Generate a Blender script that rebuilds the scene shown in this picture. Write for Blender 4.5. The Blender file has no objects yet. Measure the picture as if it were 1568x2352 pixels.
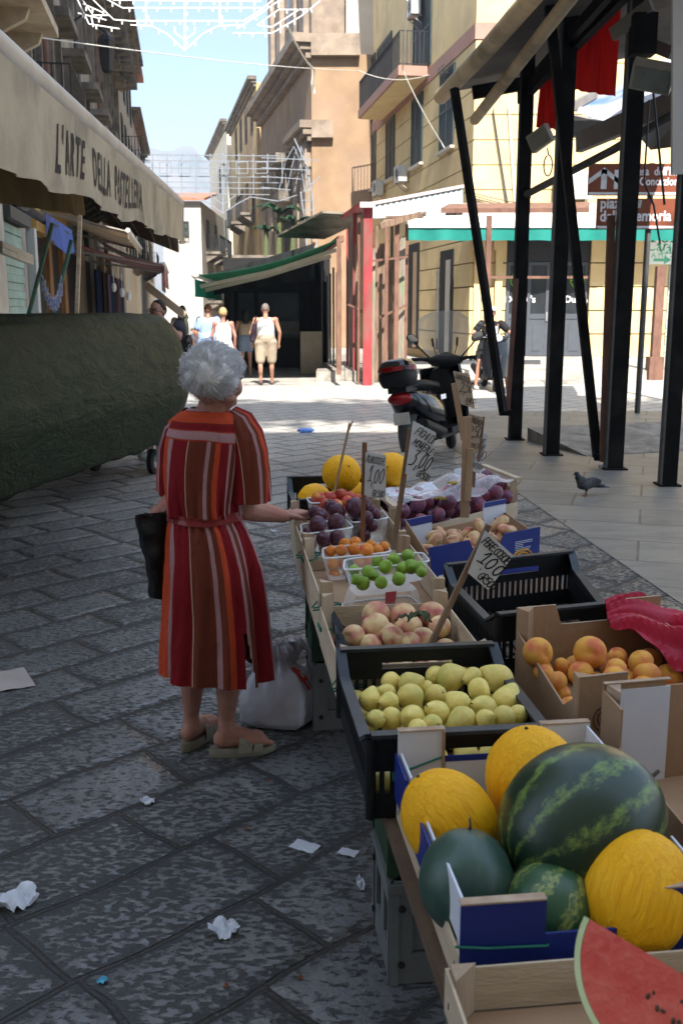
import bpy, bmesh, math, random
from mathutils import Vector, Matrix, Euler
R = math.radians
SC = bpy.context.scene
COL = SC.collection
random.seed(7)
# ---------------------------------------------------------------- camera
CAMH = 1.67
FPX = 2287.0
PITCH = math.atan(466 / FPX)
cam_d = bpy.data.cameras.new('camera')
cam = bpy.data.objects.new('camera', cam_d)
COL.objects.link(cam)
cam.location = (0, 0, CAMH)
cam.rotation_euler = (R(90) - PITCH, 0, 0)
cam_d.sensor_fit = 'VERTICAL'
cam_d.sensor_height = 36
cam_d.sensor_width = 24
cam_d.lens = 35.0
cam_d.clip_end = 6000
cam_d.clip_start = 0.05
cam_d.dof.use_dof = True
cam_d.dof.focus_distance = 3.6
cam_d.dof.aperture_fstop = 8.0
SC.camera = cam
# ---------------------------------------------------------------- light
SUN_EL = R(48)
FILL_CLOUD = 6.2  # strength of the unseen cloud added as fill
SUN_AZ = math.atan2(0.10, -1.0)          # direction towards the sun, from +Y clockwise
world = bpy.data.worlds.new('World')
SC.world = world
world.use_nodes = True
wt = world.node_tree
wt.nodes.clear()
sky = wt.nodes.new('ShaderNodeTexSky')
sky.sky_type = 'NISHITA'
sky.sun_disc = False
sky.sun_elevation = SUN_EL
sky.sun_rotation = SUN_AZ
sky.altitude = 20
sky.air_density = 1.0
sky.dust_density = 1.4
sky.ozone_density = 1.2
# a few soft clouds low over the mountain
tcw = wt.nodes.new('ShaderNodeTexCoord')
sepw = wt.nodes.new('ShaderNodeSeparateXYZ')
wt.links.new(tcw.outputs['Generated'], sepw.inputs[0])
nzw = wt.nodes.new('ShaderNodeTexNoise')
nzw.inputs['Scale'].default_value = 9.0
nzw.inputs['Detail'].default_value = 7.0
nzw.inputs['Roughness'].default_value = 0.6
mpw = wt.nodes.new('ShaderNodeMapping')
mpw.inputs['Scale'].default_value = (1, 1, 2.2)
wt.links.new(tcw.outputs['Generated'], mpw.inputs[0])
wt.links.new(mpw.outputs[0], nzw.inputs['Vector'])
rw = wt.nodes.new('ShaderNodeMapRange')
rw.inputs['From Min'].default_value = 0.42
rw.inputs['From Max'].default_value = 0.62
wt.links.new(nzw.outputs['Fac'], rw.inputs['Value'])
rz = wt.nodes.new('ShaderNodeMapRange')
rz.inputs['From Min'].default_value = 0.155
rz.inputs['From Max'].default_value = 0.09
wt.links.new(sepw.outputs['Z'], rz.inputs['Value'])
mw = wt.nodes.new('ShaderNodeMath'); mw.operation = 'MULTIPLY'
wt.links.new(rw.outputs[0], mw.inputs[0]); wt.links.new(rz.outputs[0], mw.inputs[1])
mixw = wt.nodes.new('ShaderNodeMix'); mixw.data_type = 'RGBA'
mixw.inputs['B'].default_value = (9.0, 9.2, 9.6, 1)
mw2 = wt.nodes.new('ShaderNodeMath'); mw2.operation = 'MULTIPLY'; mw2.inputs[1].default_value = 0.8
wt.links.new(mw.outputs[0], mw2.inputs[0])
wt.links.new(mw2.outputs[0], mixw.inputs['Factor'])
wt.links.new(sky.outputs[0], mixw.inputs['A'])
# unseen cloud added overhead and behind as fill light; sky down the street is clear
def wmath(op, a, b):
 n = wt.nodes.new('ShaderNodeMath'); n.operation = op
 for i, x in enumerate((a, b)):
  if isinstance(x, (int, float)): n.inputs[i].default_value = x
  else: wt.links.new(x, n.inputs[i])
 return n.outputs[0]
def wrng(v, a, b):
 n = wt.nodes.new('ShaderNodeMapRange'); n.inputs['From Min'].default_value = a; n.inputs['From Max'].default_value = b
 wt.links.new(v, n.inputs['Value']); return n.outputs[0]
nz2 = wt.nodes.new('ShaderNodeTexNoise'); nz2.inputs['Scale'].default_value = 2.6; nz2.inputs['Detail'].default_value = 6
wt.links.new(tcw.outputs['Generated'], nz2.inputs['Vector'])
front = wmath('SUBTRACT', wmath('MULTIPLY', sepw.outputs['Z'], 1.6), wmath('MULTIPLY', sepw.outputs['Y'], .55))
cmask = wmath('MULTIPLY', wrng(front, .05, .45), wrng(nz2.outputs['Fac'], .34, .50))
cmask = wmath('MULTIPLY', cmask, wrng(sepw.outputs['Z'], 0.0, .12))
mix2 = wt.nodes.new('ShaderNodeMix'); mix2.data_type = 'RGBA'; mix2.inputs['B'].default_value = (FILL_CLOUD * .76, FILL_CLOUD * .96, FILL_CLOUD * 1.3, 1)
wt.links.new(cmask, mix2.inputs['Factor']); wt.links.new(mixw.outputs['Result'], mix2.inputs['A'])
bgw = wt.nodes.new('ShaderNodeBackground')
bgw.inputs['Strength'].default_value = 0.082
wt.links.new(mix2.outputs['Result'], bgw.inputs['Color'])
ow = wt.nodes.new('ShaderNodeOutputWorld')
wt.links.new(bgw.outputs[0], ow.inputs[0])
sun_d = bpy.data.lights.new('sun', 'SUN')
sun_d.energy = 5.0
sun_d.angle = R(0.53)
sun_d.color = (1.0, 0.945, 0.86)
sun = bpy.data.objects.new('sun', sun_d)
COL.objects.link(sun)
SUNV = Vector((math.sin(SUN_AZ) * math.cos(SUN_EL), math.cos(SUN_AZ) * math.cos(SUN_EL), math.sin(SUN_EL)))
sun.rotation_euler = SUNV.to_track_quat('Z', 'Y').to_euler()
sun.location = (0, 0, 40)
vs = SC.view_settings
vs.view_transform = 'Standard'; vs.look = 'None'; vs.gamma = 1.0; vs.use_curve_mapping = False
vs.exposure = 1.6
SC.cycles.max_bounces = 8
SC.cycles.transparent_max_bounces = 16
# ---------------------------------------------------------------- pixel helpers (working picture 1568 x 2352)
CP, SP = math.cos(PITCH), math.sin(PITCH)
def ray(px, py):
 a = (px - 784) / FPX; b = -(py - 1176) / FPX
 return Vector((a, CP + b * SP, -SP + b * CP))
def gz(px, py, z=0.0):
 d = ray(px, py); t = (z - CAMH) / d.z
 return Vector((d.x * t, d.y * t, z))
def at(px, py, Y):
 d = ray(px, py); t = Y / d.y
 return Vector((d.x * t, Y, CAMH + d.z * t))
def atd(px, py, t):
 d = ray(px, py)
 return Vector((d.x * t, d.y * t, CAMH + d.z * t))
# stall frame
STH = math.atan2(.1198, .9928)
def S(a, c, z):
 return Vector((.18 + a * math.cos(STH) - c * math.sin(STH), 1.36 + a * math.sin(STH) + c * math.cos(STH), z))
# ---------------------------------------------------------------- mesh builder
class MB:
 def __init__(s):
  s.v = []; s.f = []; s.m = []; s.mi = 0; s.X = Matrix.Identity(4); s.uv = None
 def add(s, vs, fs):
  o = len(s.v)
  X = s.X
  s.v += [X @ Vector(p) for p in vs]
  s.f += [tuple(i + o for i in f) for f in fs]
  s.m += [s.mi] * len(fs)
  return o
 def box(s, c, size, rot=None, taper=1.0):
  hx, hy, hz = size[0] / 2, size[1] / 2, size[2] / 2
  pts = [Vector((x * (taper if z > 0 else 1), y * (taper if z > 0 else 1), z)) for x in (-hx, hx) for y in (-hy, hy) for z in (-hz, hz)]
  if rot is not None:
   m = Euler(rot).to_matrix() if not isinstance(rot, Matrix) else rot
   pts = [m @ p for p in pts]
  c = Vector(c)
  s.add([p + c for p in pts], [(0, 1, 3, 2), (4, 6, 7, 5), (0, 4, 5, 1), (2, 3, 7, 6), (0, 2, 6, 4), (1, 5, 7, 3)])
 def bb(s, x0, x1, y0, y1, z0, z1):
  s.box(((x0 + x1) / 2, (y0 + y1) / 2, (z0 + z1) / 2), (x1 - x0, y1 - y0, z1 - z0))
 def hexa(s, b, t):          # bottom quad, top quad (same winding, ccw from above)
  s.add(list(b) + list(t), [(3, 2, 1, 0), (4, 5, 6, 7), (0, 1, 5, 4), (1, 2, 6, 5), (2, 3, 7, 6), (3, 0, 4, 7)])
 def beam(s, p0, p1, w, h=None, up=(0, 0, 1)):
  h = h or w
  p0, p1 = Vector(p0), Vector(p1)
  d = (p1 - p0).normalized()
  u = Vector(up)
  if abs(d.dot(u)) > .98: u = Vector((0, 1, 0))
  sx = d.cross(u).normalized() * (w / 2)
  sz = sx.cross(d).normalized() * (h / 2)
  s.add([p0 - sx - sz, p0 + sx - sz, p0 + sx + sz, p0 - sx + sz, p1 - sx - sz, p1 + sx - sz, p1 + sx + sz, p1 - sx + sz],
   [(0, 1, 2, 3), (7, 6, 5, 4), (0, 4, 5, 1), (1, 5, 6, 2), (2, 6, 7, 3), (3, 7, 4, 0)])
 def tube(s, pts, r, n=8, cap=True, sy=1.0, up=None):
  pts = [Vector(p) for p in pts]
  if not isinstance(r, (list, tuple)): r = [r] * len(pts)
  vs = []; N = len(pts)
  pu = None
  for i, p in enumerate(pts):
   d = (pts[min(i + 1, N - 1)] - pts[max(i - 1, 0)])
   if d.length < 1e-9: d = Vector((0, 0, 1))
   d.normalize()
   if pu is None:
    u = Vector(up) if up else (Vector((0, 0, 1)) if abs(d.z) < .9 else Vector((0, 1, 0)))
   else: u = pu
   x = d.cross(u)
   if x.length < 1e-6: x = d.cross(Vector((1, 0, 0)))
   x.normalize(); u2 = x.cross(d).normalized(); pu = u2
   for k in range(n):
    a = 2 * math.pi * k / n
    vs.append(p + (x * math.cos(a) + u2 * math.sin(a) * sy) * r[i])
  fs = []
  for i in range(N - 1):
   for k in range(n):
    k2 = (k + 1) % n
    fs.append((i * n + k, i * n + k2, (i + 1) * n + k2, (i + 1) * n + k))
  if cap:
   fs.append(tuple(range(n - 1, -1, -1))); fs.append(tuple((N - 1) * n + k for k in range(n)))
  s.add(vs, fs)
 def lathe(s, prof, n=20, c=(0, 0, 0)):
  c = Vector(c); vs = []; fs = []
  for r, z in prof:
   for k in range(n):
    a = 2 * math.pi * k / n
    vs.append(c + Vector((r * math.cos(a), r * math.sin(a), z)))
  for i in range(len(prof) - 1):
   for k in range(n):
    k2 = (k + 1) % n
    fs.append((i * n + k, i * n + k2, (i + 1) * n + k2, (i + 1) * n + k))
  fs.append(tuple(range(n - 1, -1, -1))); fs.append(tuple((len(prof) - 1) * n + k for k in range(n)))
  s.add(vs, fs)
 def ball(s, c, r, n=16, m=10, rot=None, fn=None):
  if not isinstance(r, (list, tuple)): r = (r, r, r)
  c = Vector(c); vs = [None]; fs = []
  M3 = rot if isinstance(rot, Matrix) else (Euler(rot).to_matrix() if rot else None)
  def P(th, ph):
   d = Vector((math.sin(th) * math.cos(ph), math.sin(th) * math.sin(ph), math.cos(th)))
   k = fn(d) if fn else 1.0
   p = Vector((d.x * r[0], d.y * r[1], d.z * r[2])) * k
   return c + (M3 @ p if M3 else p)
  vs = [P(0, 0)]
  for i in range(1, m):
   for k in range(n): vs.append(P(math.pi * i / m, 2 * math.pi * k / n))
  vs.append(P(math.pi, 0))
  for k in range(n): fs.append((0, 1 + k, 1 + (k + 1) % n))
  for i in range(m - 2):
   for k in range(n):
    k2 = (k + 1) % n
    fs.append((1 + i * n + k, 1 + (i + 1) * n + k, 1 + (i + 1) * n + k2, 1 + i * n + k2))
  L = len(vs) - 1; b = 1 + (m - 2) * n
  for k in range(n): fs.append((L, b + (k + 1) % n, b + k))
  s.add(vs, fs)
 def capsule(s, p0, p1, r0, r1, n=12):
  p0, p1 = Vector(p0), Vector(p1)
  d = (p1 - p0); L = d.length; d.normalize()
  pts = []; rr = []
  for i in range(6):
   a = math.pi / 2 * i / 5
   pts.append(p0 - d * r0 * math.cos(a)); rr.append(max(r0 * math.sin(a), .0006))
  for i in range(6):
   a = math.pi / 2 * i / 5
   pts.append(p1 + d * r1 * math.sin(a)); rr.append(max(r1 * math.cos(a), .0006))
  s.tube(pts, rr, n)
 def grid(s, fn, nu, nv, thick=0.0, closed_u=False):
  P = [[Vector(fn(i / nu, j / nv)) for j in range(nv + 1)] for i in range(nu + 1)]
  W = nv + 1
  vs = [p for row in P for p in row]
  fs = [(i * W + j, (i + 1) * W + j, (i + 1) * W + j + 1, i * W + j + 1) for i in range(nu) for j in range(nv)]
  if thick:
   nrm = [Vector() for _ in vs]
   for f in fs:
    n_ = (vs[f[2]] - vs[f[0]]).cross(vs[f[3]] - vs[f[1]])
    for k in f: nrm[k] += n_
   o = len(vs)
   vs2 = [p - n_.normalized() * thick if n_.length > 0 else p for p, n_ in zip(vs, nrm)]
   fs2 = [tuple(o + k for k in reversed(f)) for f in fs]
   vs = vs + vs2; fs = fs + fs2
   for i in range(nu):
    a, b = i * W, (i + 1) * W
    fs.append((a, o + a, o + b, b)); a += nv; b += nv
    fs.append((b, o + b, o + a, a))
   for j in range(nv):
    a, b = j, j + 1
    fs.append((b, o + b, o + a, a)); a += nu * W; b += nu * W
    fs.append((a, o + a, o + b, b))
  s.add(vs, fs)
 def prism(s, pts, ext):      # planar polygon (ordered) extruded by vector ext
  n = len(pts); ext = Vector(ext)
  vs = [Vector(p) for p in pts] + [Vector(p) + ext for p in pts]
  fs = [tuple(range(n - 1, -1, -1)), tuple(range(n, 2 * n))] + [(i, (i + 1) % n, n + (i + 1) % n, n + i) for i in range(n)]
  s.add(vs, fs)
def mesh_of(mb, name, smooth=False, mats=None):
 me = bpy.data.meshes.new(name)
 me.from_pydata([tuple(p) for p in mb.v], [], mb.f)
 if mats:
  for m in (mats if isinstance(mats, (list, tuple)) else [mats]): me.materials.append(m)
  if len(me.materials) > 1: me.polygons.foreach_set('material_index', mb.m)
 bm = bmesh.new(); bm.from_mesh(me)
 bmesh.ops.recalc_face_normals(bm, faces=bm.faces)
 bm.to_mesh(me); bm.free()
 if smooth:
  me.polygons.foreach_set('use_smooth', [True] * len(me.polygons))
  if smooth != 'all':
   try: me.set_sharp_from_angle(angle=R(42))
   except Exception: pass
 me.update()
 return me
WM = {}
def tag(o, label=None, cat=None, group=None, kind=None):
 if label: o['label'] = label
 if cat: o['category'] = cat
 if group: o['group'] = group
 if kind: o['kind'] = kind
 return o
def thing(name, label, cat, loc=(0, 0, 0), rz=0.0, group=None):
 o = bpy.data.objects.new(name, None); COL.objects.link(o)
 o.empty_display_size = .1
 o.location = loc; o.rotation_euler = (0, 0, rz)
 WM[o.name] = Matrix.Translation(Vector(loc)) @ Matrix.Rotation(rz, 4, 'Z')
 return tag(o, label, cat, group)
def part(name, mb, mats, parent, smooth=False, label=None, local=False, kind=None):
 me = mb if isinstance(mb, bpy.types.Mesh) else mesh_of(mb, name, smooth, mats)
 if isinstance(mb, bpy.types.Mesh) and mats is not None and not me.materials:
  for m in (mats if isinstance(mats, (list, tuple)) else [mats]): me.materials.append(m)
 o = bpy.data.objects.new(name, me); COL.objects.link(o)
 W = WM[parent.name]
 WM[o.name] = W
 if not local: me.transform(W.inverted())
 o.parent = parent
 if label: o['label'] = label
 if kind: o['kind'] = kind
 return o
def solo(name, mb, mats, label=None, cat=None, group=None, smooth=False, kind=None, origin=True):
 me = mb if isinstance(mb, bpy.types.Mesh) else mesh_of(mb, name, smooth, mats)
 if isinstance(mb, bpy.types.Mesh) and mats is not None and not me.materials:
  for m in (mats if isinstance(mats, (list, tuple)) else [mats]): me.materials.append(m)
 o = bpy.data.objects.new(name, me); COL.objects.link(o)
 if origin and len(me.vertices):
  xs = [v.co for v in me.vertices]
  c = Vector(((min(p.x for p in xs) + max(p.x for p in xs)) / 2, (min(p.y for p in xs) + max(p.y for p in xs)) / 2, min(p.z for p in xs)))
  me.transform(Matrix.Translation(-c)); o.location = c
  WM[o.name] = Matrix.Translation(c)
 else: WM[o.name] = Matrix.Identity(4)
 return tag(o, label, cat, group, kind)
def copy_tree(o, parent=None):
 c = o.copy(); COL.objects.link(c)
 if parent is not None:
  c.parent = parent
 for ch in list(o.children): copy_tree(ch, c)
 return c
def remesh(mb, voxel, iters=4, name='body', fac=.5):
 me = mesh_of(mb, name)
 o = bpy.data.objects.new('tmp', me); COL.objects.link(o)
 m = o.modifiers.new('r', 'REMESH'); m.mode = 'VOXEL'; m.voxel_size = voxel
 if iters:
  q = o.modifiers.new('s', 'SMOOTH'); q.factor = fac; q.iterations = iters
 bpy.context.view_layer.update()
 dg = bpy.context.evaluated_depsgraph_get()
 out = bpy.data.meshes.new_from_object(o.evaluated_get(dg))
 bpy.data.objects.remove(o); bpy.data.meshes.remove(me)
 out.name = name
 out.polygons.foreach_set('use_smooth', [True] * len(out.polygons))
 return out
def text_into(mb, txt, M, size=1.0, ext=.002, xs=1.0, off=0.0, space=1.0, align='LEFT', sub=0):
 cu = bpy.data.curves.new('t', 'FONT'); cu.body = txt; cu.size = size; cu.extrude = ext; cu.offset = off
 cu.space_character = space; cu.align_x = align; cu.resolution_u = 3
 o = bpy.data.objects.new('t', cu); COL.objects.link(o)
 bpy.context.view_layer.update()
 dg = bpy.context.evaluated_depsgraph_get()
 me = bpy.data.meshes.new_from_object(o.evaluated_get(dg))
 if sub:
  bm = bmesh.new(); bm.from_mesh(me); bmesh.ops.triangulate(bm, faces=bm.faces); bmesh.ops.subdivide_edges(bm, edges=bm.edges, cuts=sub, use_grid_fill=True); bm.to_mesh(me); bm.free()
 X = M @ Matrix.Diagonal((xs, 1, 1, 1))
 mb.add([X @ v.co for v in me.vertices], [tuple(p.vertices) for p in me.polygons])
 bpy.data.objects.remove(o); bpy.data.curves.remove(cu); bpy.data.meshes.remove(me)
# handwriting: strokes on a 0..1 grid
HW = {'A': [[(0, 0), (.35, 1), (.5, 1), (.8, 0)], [(.12, .4), (.68, .38)]], 'B': [[(0, 0), (.05, 1), (.6, .85), (.55, .6), (.1, .52), (.7, .38), (.6, .08), (0, 0)]],
'C': [[(.7, .85), (.4, 1), (.08, .65), (.1, .2), (.4, 0), (.72, .15)]], 'D': [[(.05, 0), (.1, 1), (.6, .8), (.72, .4), (.5, .05), (0, 0)]],
'E': [[(.65, .95), (.1, 1), (.05, .5), (.05, 0), (.7, .05)], [(.05, .52), (.55, .55)]], 'F': [[(.7, 1), (.12, .95), (.0, -.1)], [(.05, .5), (.5, .52)]],
'G': [[(.7, .85), (.4, 1), (.08, .65), (.1, .2), (.4, 0), (.72, .2), (.7, .45), (.45, .45)]], 'H': [[(.05, 1), (0, 0)], [(.65, 1), (.65, 0)], [(0, .5), (.65, .52)]],
'I': [[(.15, 1), (.12, 0)]], 'L': [[(.08, 1), (.04, .05), (.6, .05)]], 'M': [[(0, 0), (.08, 1), (.4, .35), (.75, 1), (.8, 0)]], 'N': [[(0, 0), (.06, 1), (.6, 0), (.68, 1)]],
'O': [[(.35, 1), (.05, .7), (.08, .2), (.38, 0), (.68, .3), (.62, .8), (.35, 1)]], 'P': [[(.0, -.1), (.08, 1), (.6, .92), (.62, .6), (.08, .48)]],
'R': [[(.0, 0), (.06, 1), (.58, .9), (.55, .6), (.08, .5), (.65, 0)]], 'S': [[(.62, .88), (.3, 1), (.1, .75), (.55, .4), (.45, .05), (.05, .1)]],
'U': [[(.05, 1), (.08, .15), (.35, 0), (.6, .2), (.62, 1)]], 'V': [[(0, 1), (.3, 0), (.62, 1)]], 'Z': [[(.05, 1), (.62, .95), (.05, .05), (.68, 0)]],
'0': [[(.38, 1), (.1, .7), (.1, .2), (.34, 0), (.6, .3), (.6, .8), (.38, 1)]], '1': [[(.05, .7), (.42, 1.1), (.32, .05)], [(.0, .0), (.6, .08)]],
'2': [[(.08, .8), (.35, 1.02), (.58, .75), (.42, .4), (.02, .02), (.7, .05)]], '3': [[(.05, .95), (.6, 1), (.3, .62), (.62, .42), (.5, .0), (.0, -.12)]],
'5': [[(.7, 1), (.2, .98), (.15, .58), (.55, .55), (.6, .2), (.3, -.02), (.02, .05)]], ',': [[(.2, .05), (.12, -.3)]], "'": [[(.2, 1.1), (.15, .8)]], '_': [[(0, 0), (.5, .1), (1.0, 0)]]}
def smooth_line(p, k=3):
 out = []
 n = len(p)
 if n < 3: return p
 for i in range(n - 1):
  p0, p1, p2, p3 = p[max(i - 1, 0)], p[i], p[i + 1], p[min(i + 2, n - 1)]
  for q in range(k):
   t = q / k
   out.append(tuple(.5 * ((2 * p1[j]) + (-p0[j] + p2[j]) * t + (2 * p0[j] - 5 * p1[j] + 4 * p2[j] - p3[j]) * t * t + (-p0[j] + 3 * p1[j] - 3 * p2[j] + p3[j]) * t ** 3) for j in (0, 1)))
 out.append(p[-1])
 return out
def hand(mb, txt, M, size, w, ch=.82, slant=.12, jit=.05, gap=1.0, th=.0008):
 x = 0.0
 for c in txt:
  if c == ' ': x += .5 * ch * gap; continue
  st = HW[c]
  dy = random.uniform(-jit, jit); sc = 1 + random.uniform(-jit, jit)
  for line in st:
   pts = [Vector(((x + (u * sc + slant * v_) * ch) * size, (v_ * sc + dy) * size, 0)) for u, v_ in smooth_line(line)]
   for a, b in zip(pts, pts[1:]):
    d = b - a
    if d.length < 1e-6: continue
    d.normalize(); nrm = Vector((-d.y, d.x, 0)) * w / 2; e = d * w * .4; up = Vector((0, 0, th))
    q = [a - e - nrm, b + e - nrm, b + e + nrm, a - e + nrm]
    mb.add([M @ p for p in q] + [M @ (p + up) for p in q], [(0, 3, 2, 1), (4, 5, 6, 7), (0, 1, 5, 4), (1, 2, 6, 5), (2, 3, 7, 6), (3, 0, 4, 7)])
  x += {'I': .42, 'M': 1.1, ',': .4, "'": .35, '1': .75}.get(c, .95) * ch * gap
 return x * size
def hand_w(txt, size, ch, gap):
 return sum(.5 * ch * gap if c == ' ' else {'I': .42, 'M': 1.1, ',': .4, "'": .35, '1': .75}.get(c, .95) * ch * gap for c in txt) * size
def frame_m(o, x, y):           # matrix with origin o and x, y directions
 x = Vector(x).normalized(); y = Vector(y); z = x.cross(y).normalized(); y = z.cross(x)
 return Matrix(((x.x, y.x, z.x, o[0]), (x.y, y.y, z.y, o[1]), (x.z, y.z, z.z, o[2]), (0, 0, 0, 1)))
# ---------------------------------------------------------------- materials
def lin(r, g, b):
 f = lambda c: (c / 255 / 12.92) if c / 255 <= .04045 else ((c / 255 + .055) / 1.055) ** 2.4
 return (f(r), f(g), f(b), 1)
class NT:
 def __init__(s, name):
  s.mat = bpy.data.materials.new(name); s.mat.use_nodes = True
  s.t = s.mat.node_tree; s.n = s.t.nodes; s.b = s.n['Principled BSDF']
 def new(s, t, **kw):
  n = s.n.new(t)
  for k, v in kw.items():
   if hasattr(n, k) and k not in n.inputs: setattr(n, k, v)
   else: n.inputs[k].default_value = v
  return n
 def l(s, a, b): s.t.links.new(a, b)
 def math(s, op, a, b=None, clamp=False):
  n = s.n.new('ShaderNodeMath'); n.operation = op; n.use_clamp = clamp
  for i, x in enumerate((a, b)):
   if x is None: continue
   if isinstance(x, (int, float)): n.inputs[i].default_value = x
   else: s.l(x, n.inputs[i])
  return n.outputs[0]
 def mix(s, f, a, b, mode='MIX'):
  n = s.n.new('ShaderNodeMix'); n.data_type = 'RGBA'; n.blend_type = mode
  for k, x in (('Factor', f), ('A', a), ('B', b)):
   if isinstance(x, (int, float)): n.inputs[k].default_value = x
   elif isinstance(x, tuple): n.inputs[k].default_value = x if len(x) == 4 else (*x, 1)
   else: s.l(x, n.inputs[k])
  return n.outputs['Result']
 def rng(s, v, a, b, c=0.0, d=1.0):
  n = s.n.new('ShaderNodeMapRange'); s.l(v, n.inputs['Value'])
  n.inputs['From Min'].default_value = a; n.inputs['From Max'].default_value = b
  n.inputs['To Min'].default_value = c; n.inputs['To Max'].default_value = d
  return n.outputs[0]
 def coords(s, scale=(1, 1, 1), rand=False, rot=(0, 0, 0)):
  tc = s.n.new('ShaderNodeTexCoord'); mp = s.n.new('ShaderNodeMapping')
  mp.inputs['Scale'].default_value = scale; mp.inputs['Rotation'].default_value = rot
  s.l(tc.outputs['Object'], mp.inputs[0])
  out = mp.outputs[0]
  if rand:
   oi = s.n.new('ShaderNodeObjectInfo')
   m = s.math('MULTIPLY', oi.outputs['Random'], 37.0)
   va = s.n.new('ShaderNodeVectorMath'); va.operation = 'ADD'
   s.l(out, va.inputs[0]); s.l(m, va.inputs[1]); out = va.outputs[0]
  return out
 def noise(s, vec, scale, detail=5, rough=.55, dist=0.0):
  n = s.n.new('ShaderNodeTexNoise'); n.inputs['Scale'].default_value = scale; n.inputs['Detail'].default_value = detail
  n.inputs['Roughness'].default_value = rough; n.inputs['Distortion'].default_value = dist
  s.l(vec, n.inputs['Vector']); return n.outputs['Fac']
 def bump(s, h, dist=.01, strength=1.0):
  n = s.n.new('ShaderNodeBump'); n.inputs['Distance'].default_value = dist; n.inputs['Strength'].default_value = strength
  s.l(h, n.inputs['Height']); s.l(n.outputs[0], s.b.inputs['Normal']); return n
def PM(name, c1, c2=None, scale=6.0, rough=.6, bump=0.0, bscale=None, metal=0.0, spec=.3, lo=.35, hi=.68, stretch=(1, 1, 1), rand=False, trans=0.0, coat=0.0, c3=None, s3=1.2, detail=5, var=0.0):
 t = NT(name)
 c1 = c1 if len(c1) == 4 else (*c1, 1)
 vec = t.coords(stretch, rand)
 if c2 is None: c2 = tuple(x * .75 for x in c1[:3]) + (1,)
 f = t.rng(t.noise(vec, scale, detail), lo, hi)
 col = t.mix(f, c2, c1)
 if c3 is not None:
  f3 = t.rng(t.noise(vec, s3, 4), .5, .72)
  col = t.mix(f3, col, c3)
 if var:
  oi = t.new('ShaderNodeObjectInfo')
  hs = t.new('ShaderNodeHueSaturation')
  t.l(t.rng(oi.outputs['Random'], 0, 1, 1 - var, 1 + var), hs.inputs['Value'])
  t.l(col, hs.inputs['Color']); col = hs.outputs[0]
 t.l(col, t.b.inputs['Base Color'])
 t.b.inputs['Roughness'].default_value = rough; t.b.inputs['Metallic'].default_value = metal
 t.b.inputs['Specular IOR Level'].default_value = spec
 if coat: t.b.inputs['Coat Weight'].default_value = coat; t.b.inputs['Coat Roughness'].default_value = .1
 if bump:
  t.bump(t.noise(vec, bscale or scale * 3, 6, .6), bump)
 if trans:
  out = t.n['Material Output']; tr = t.new('ShaderNodeBsdfTranslucent'); t.l(col, tr.inputs[0])
  mx = t.new('ShaderNodeMixShader'); mx.inputs[0].default_value = trans
  t.l(t.b.outputs[0], mx.inputs[1]); t.l(tr.outputs[0], mx.inputs[2]); t.l(mx.outputs[0], out.inputs[0])
 return t.mat
def clear_plastic(name, tint=(.92, .94, .95), alpha=.22, rough=.08):
 t = NT(name)
 t.b.inputs['Base Color'].default_value = (*tint, 1); t.b.inputs['Roughness'].default_value = rough
 tr = t.new('ShaderNodeBsdfTransparent'); fr = t.new('ShaderNodeLayerWeight'); fr.inputs[0].default_value = .35
 mx = t.new('ShaderNodeMixShader'); out = t.n['Material Output']
 t.l(t.math('ADD', t.math('MULTIPLY', fr.outputs['Facing'], .55), alpha * .5, True), mx.inputs[0])
 t.l(tr.outputs[0], mx.inputs[1]); t.l(t.b.outputs[0], mx.inputs[2]); t.l(mx.outputs[0], out.inputs[0])
 return t.mat
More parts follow.
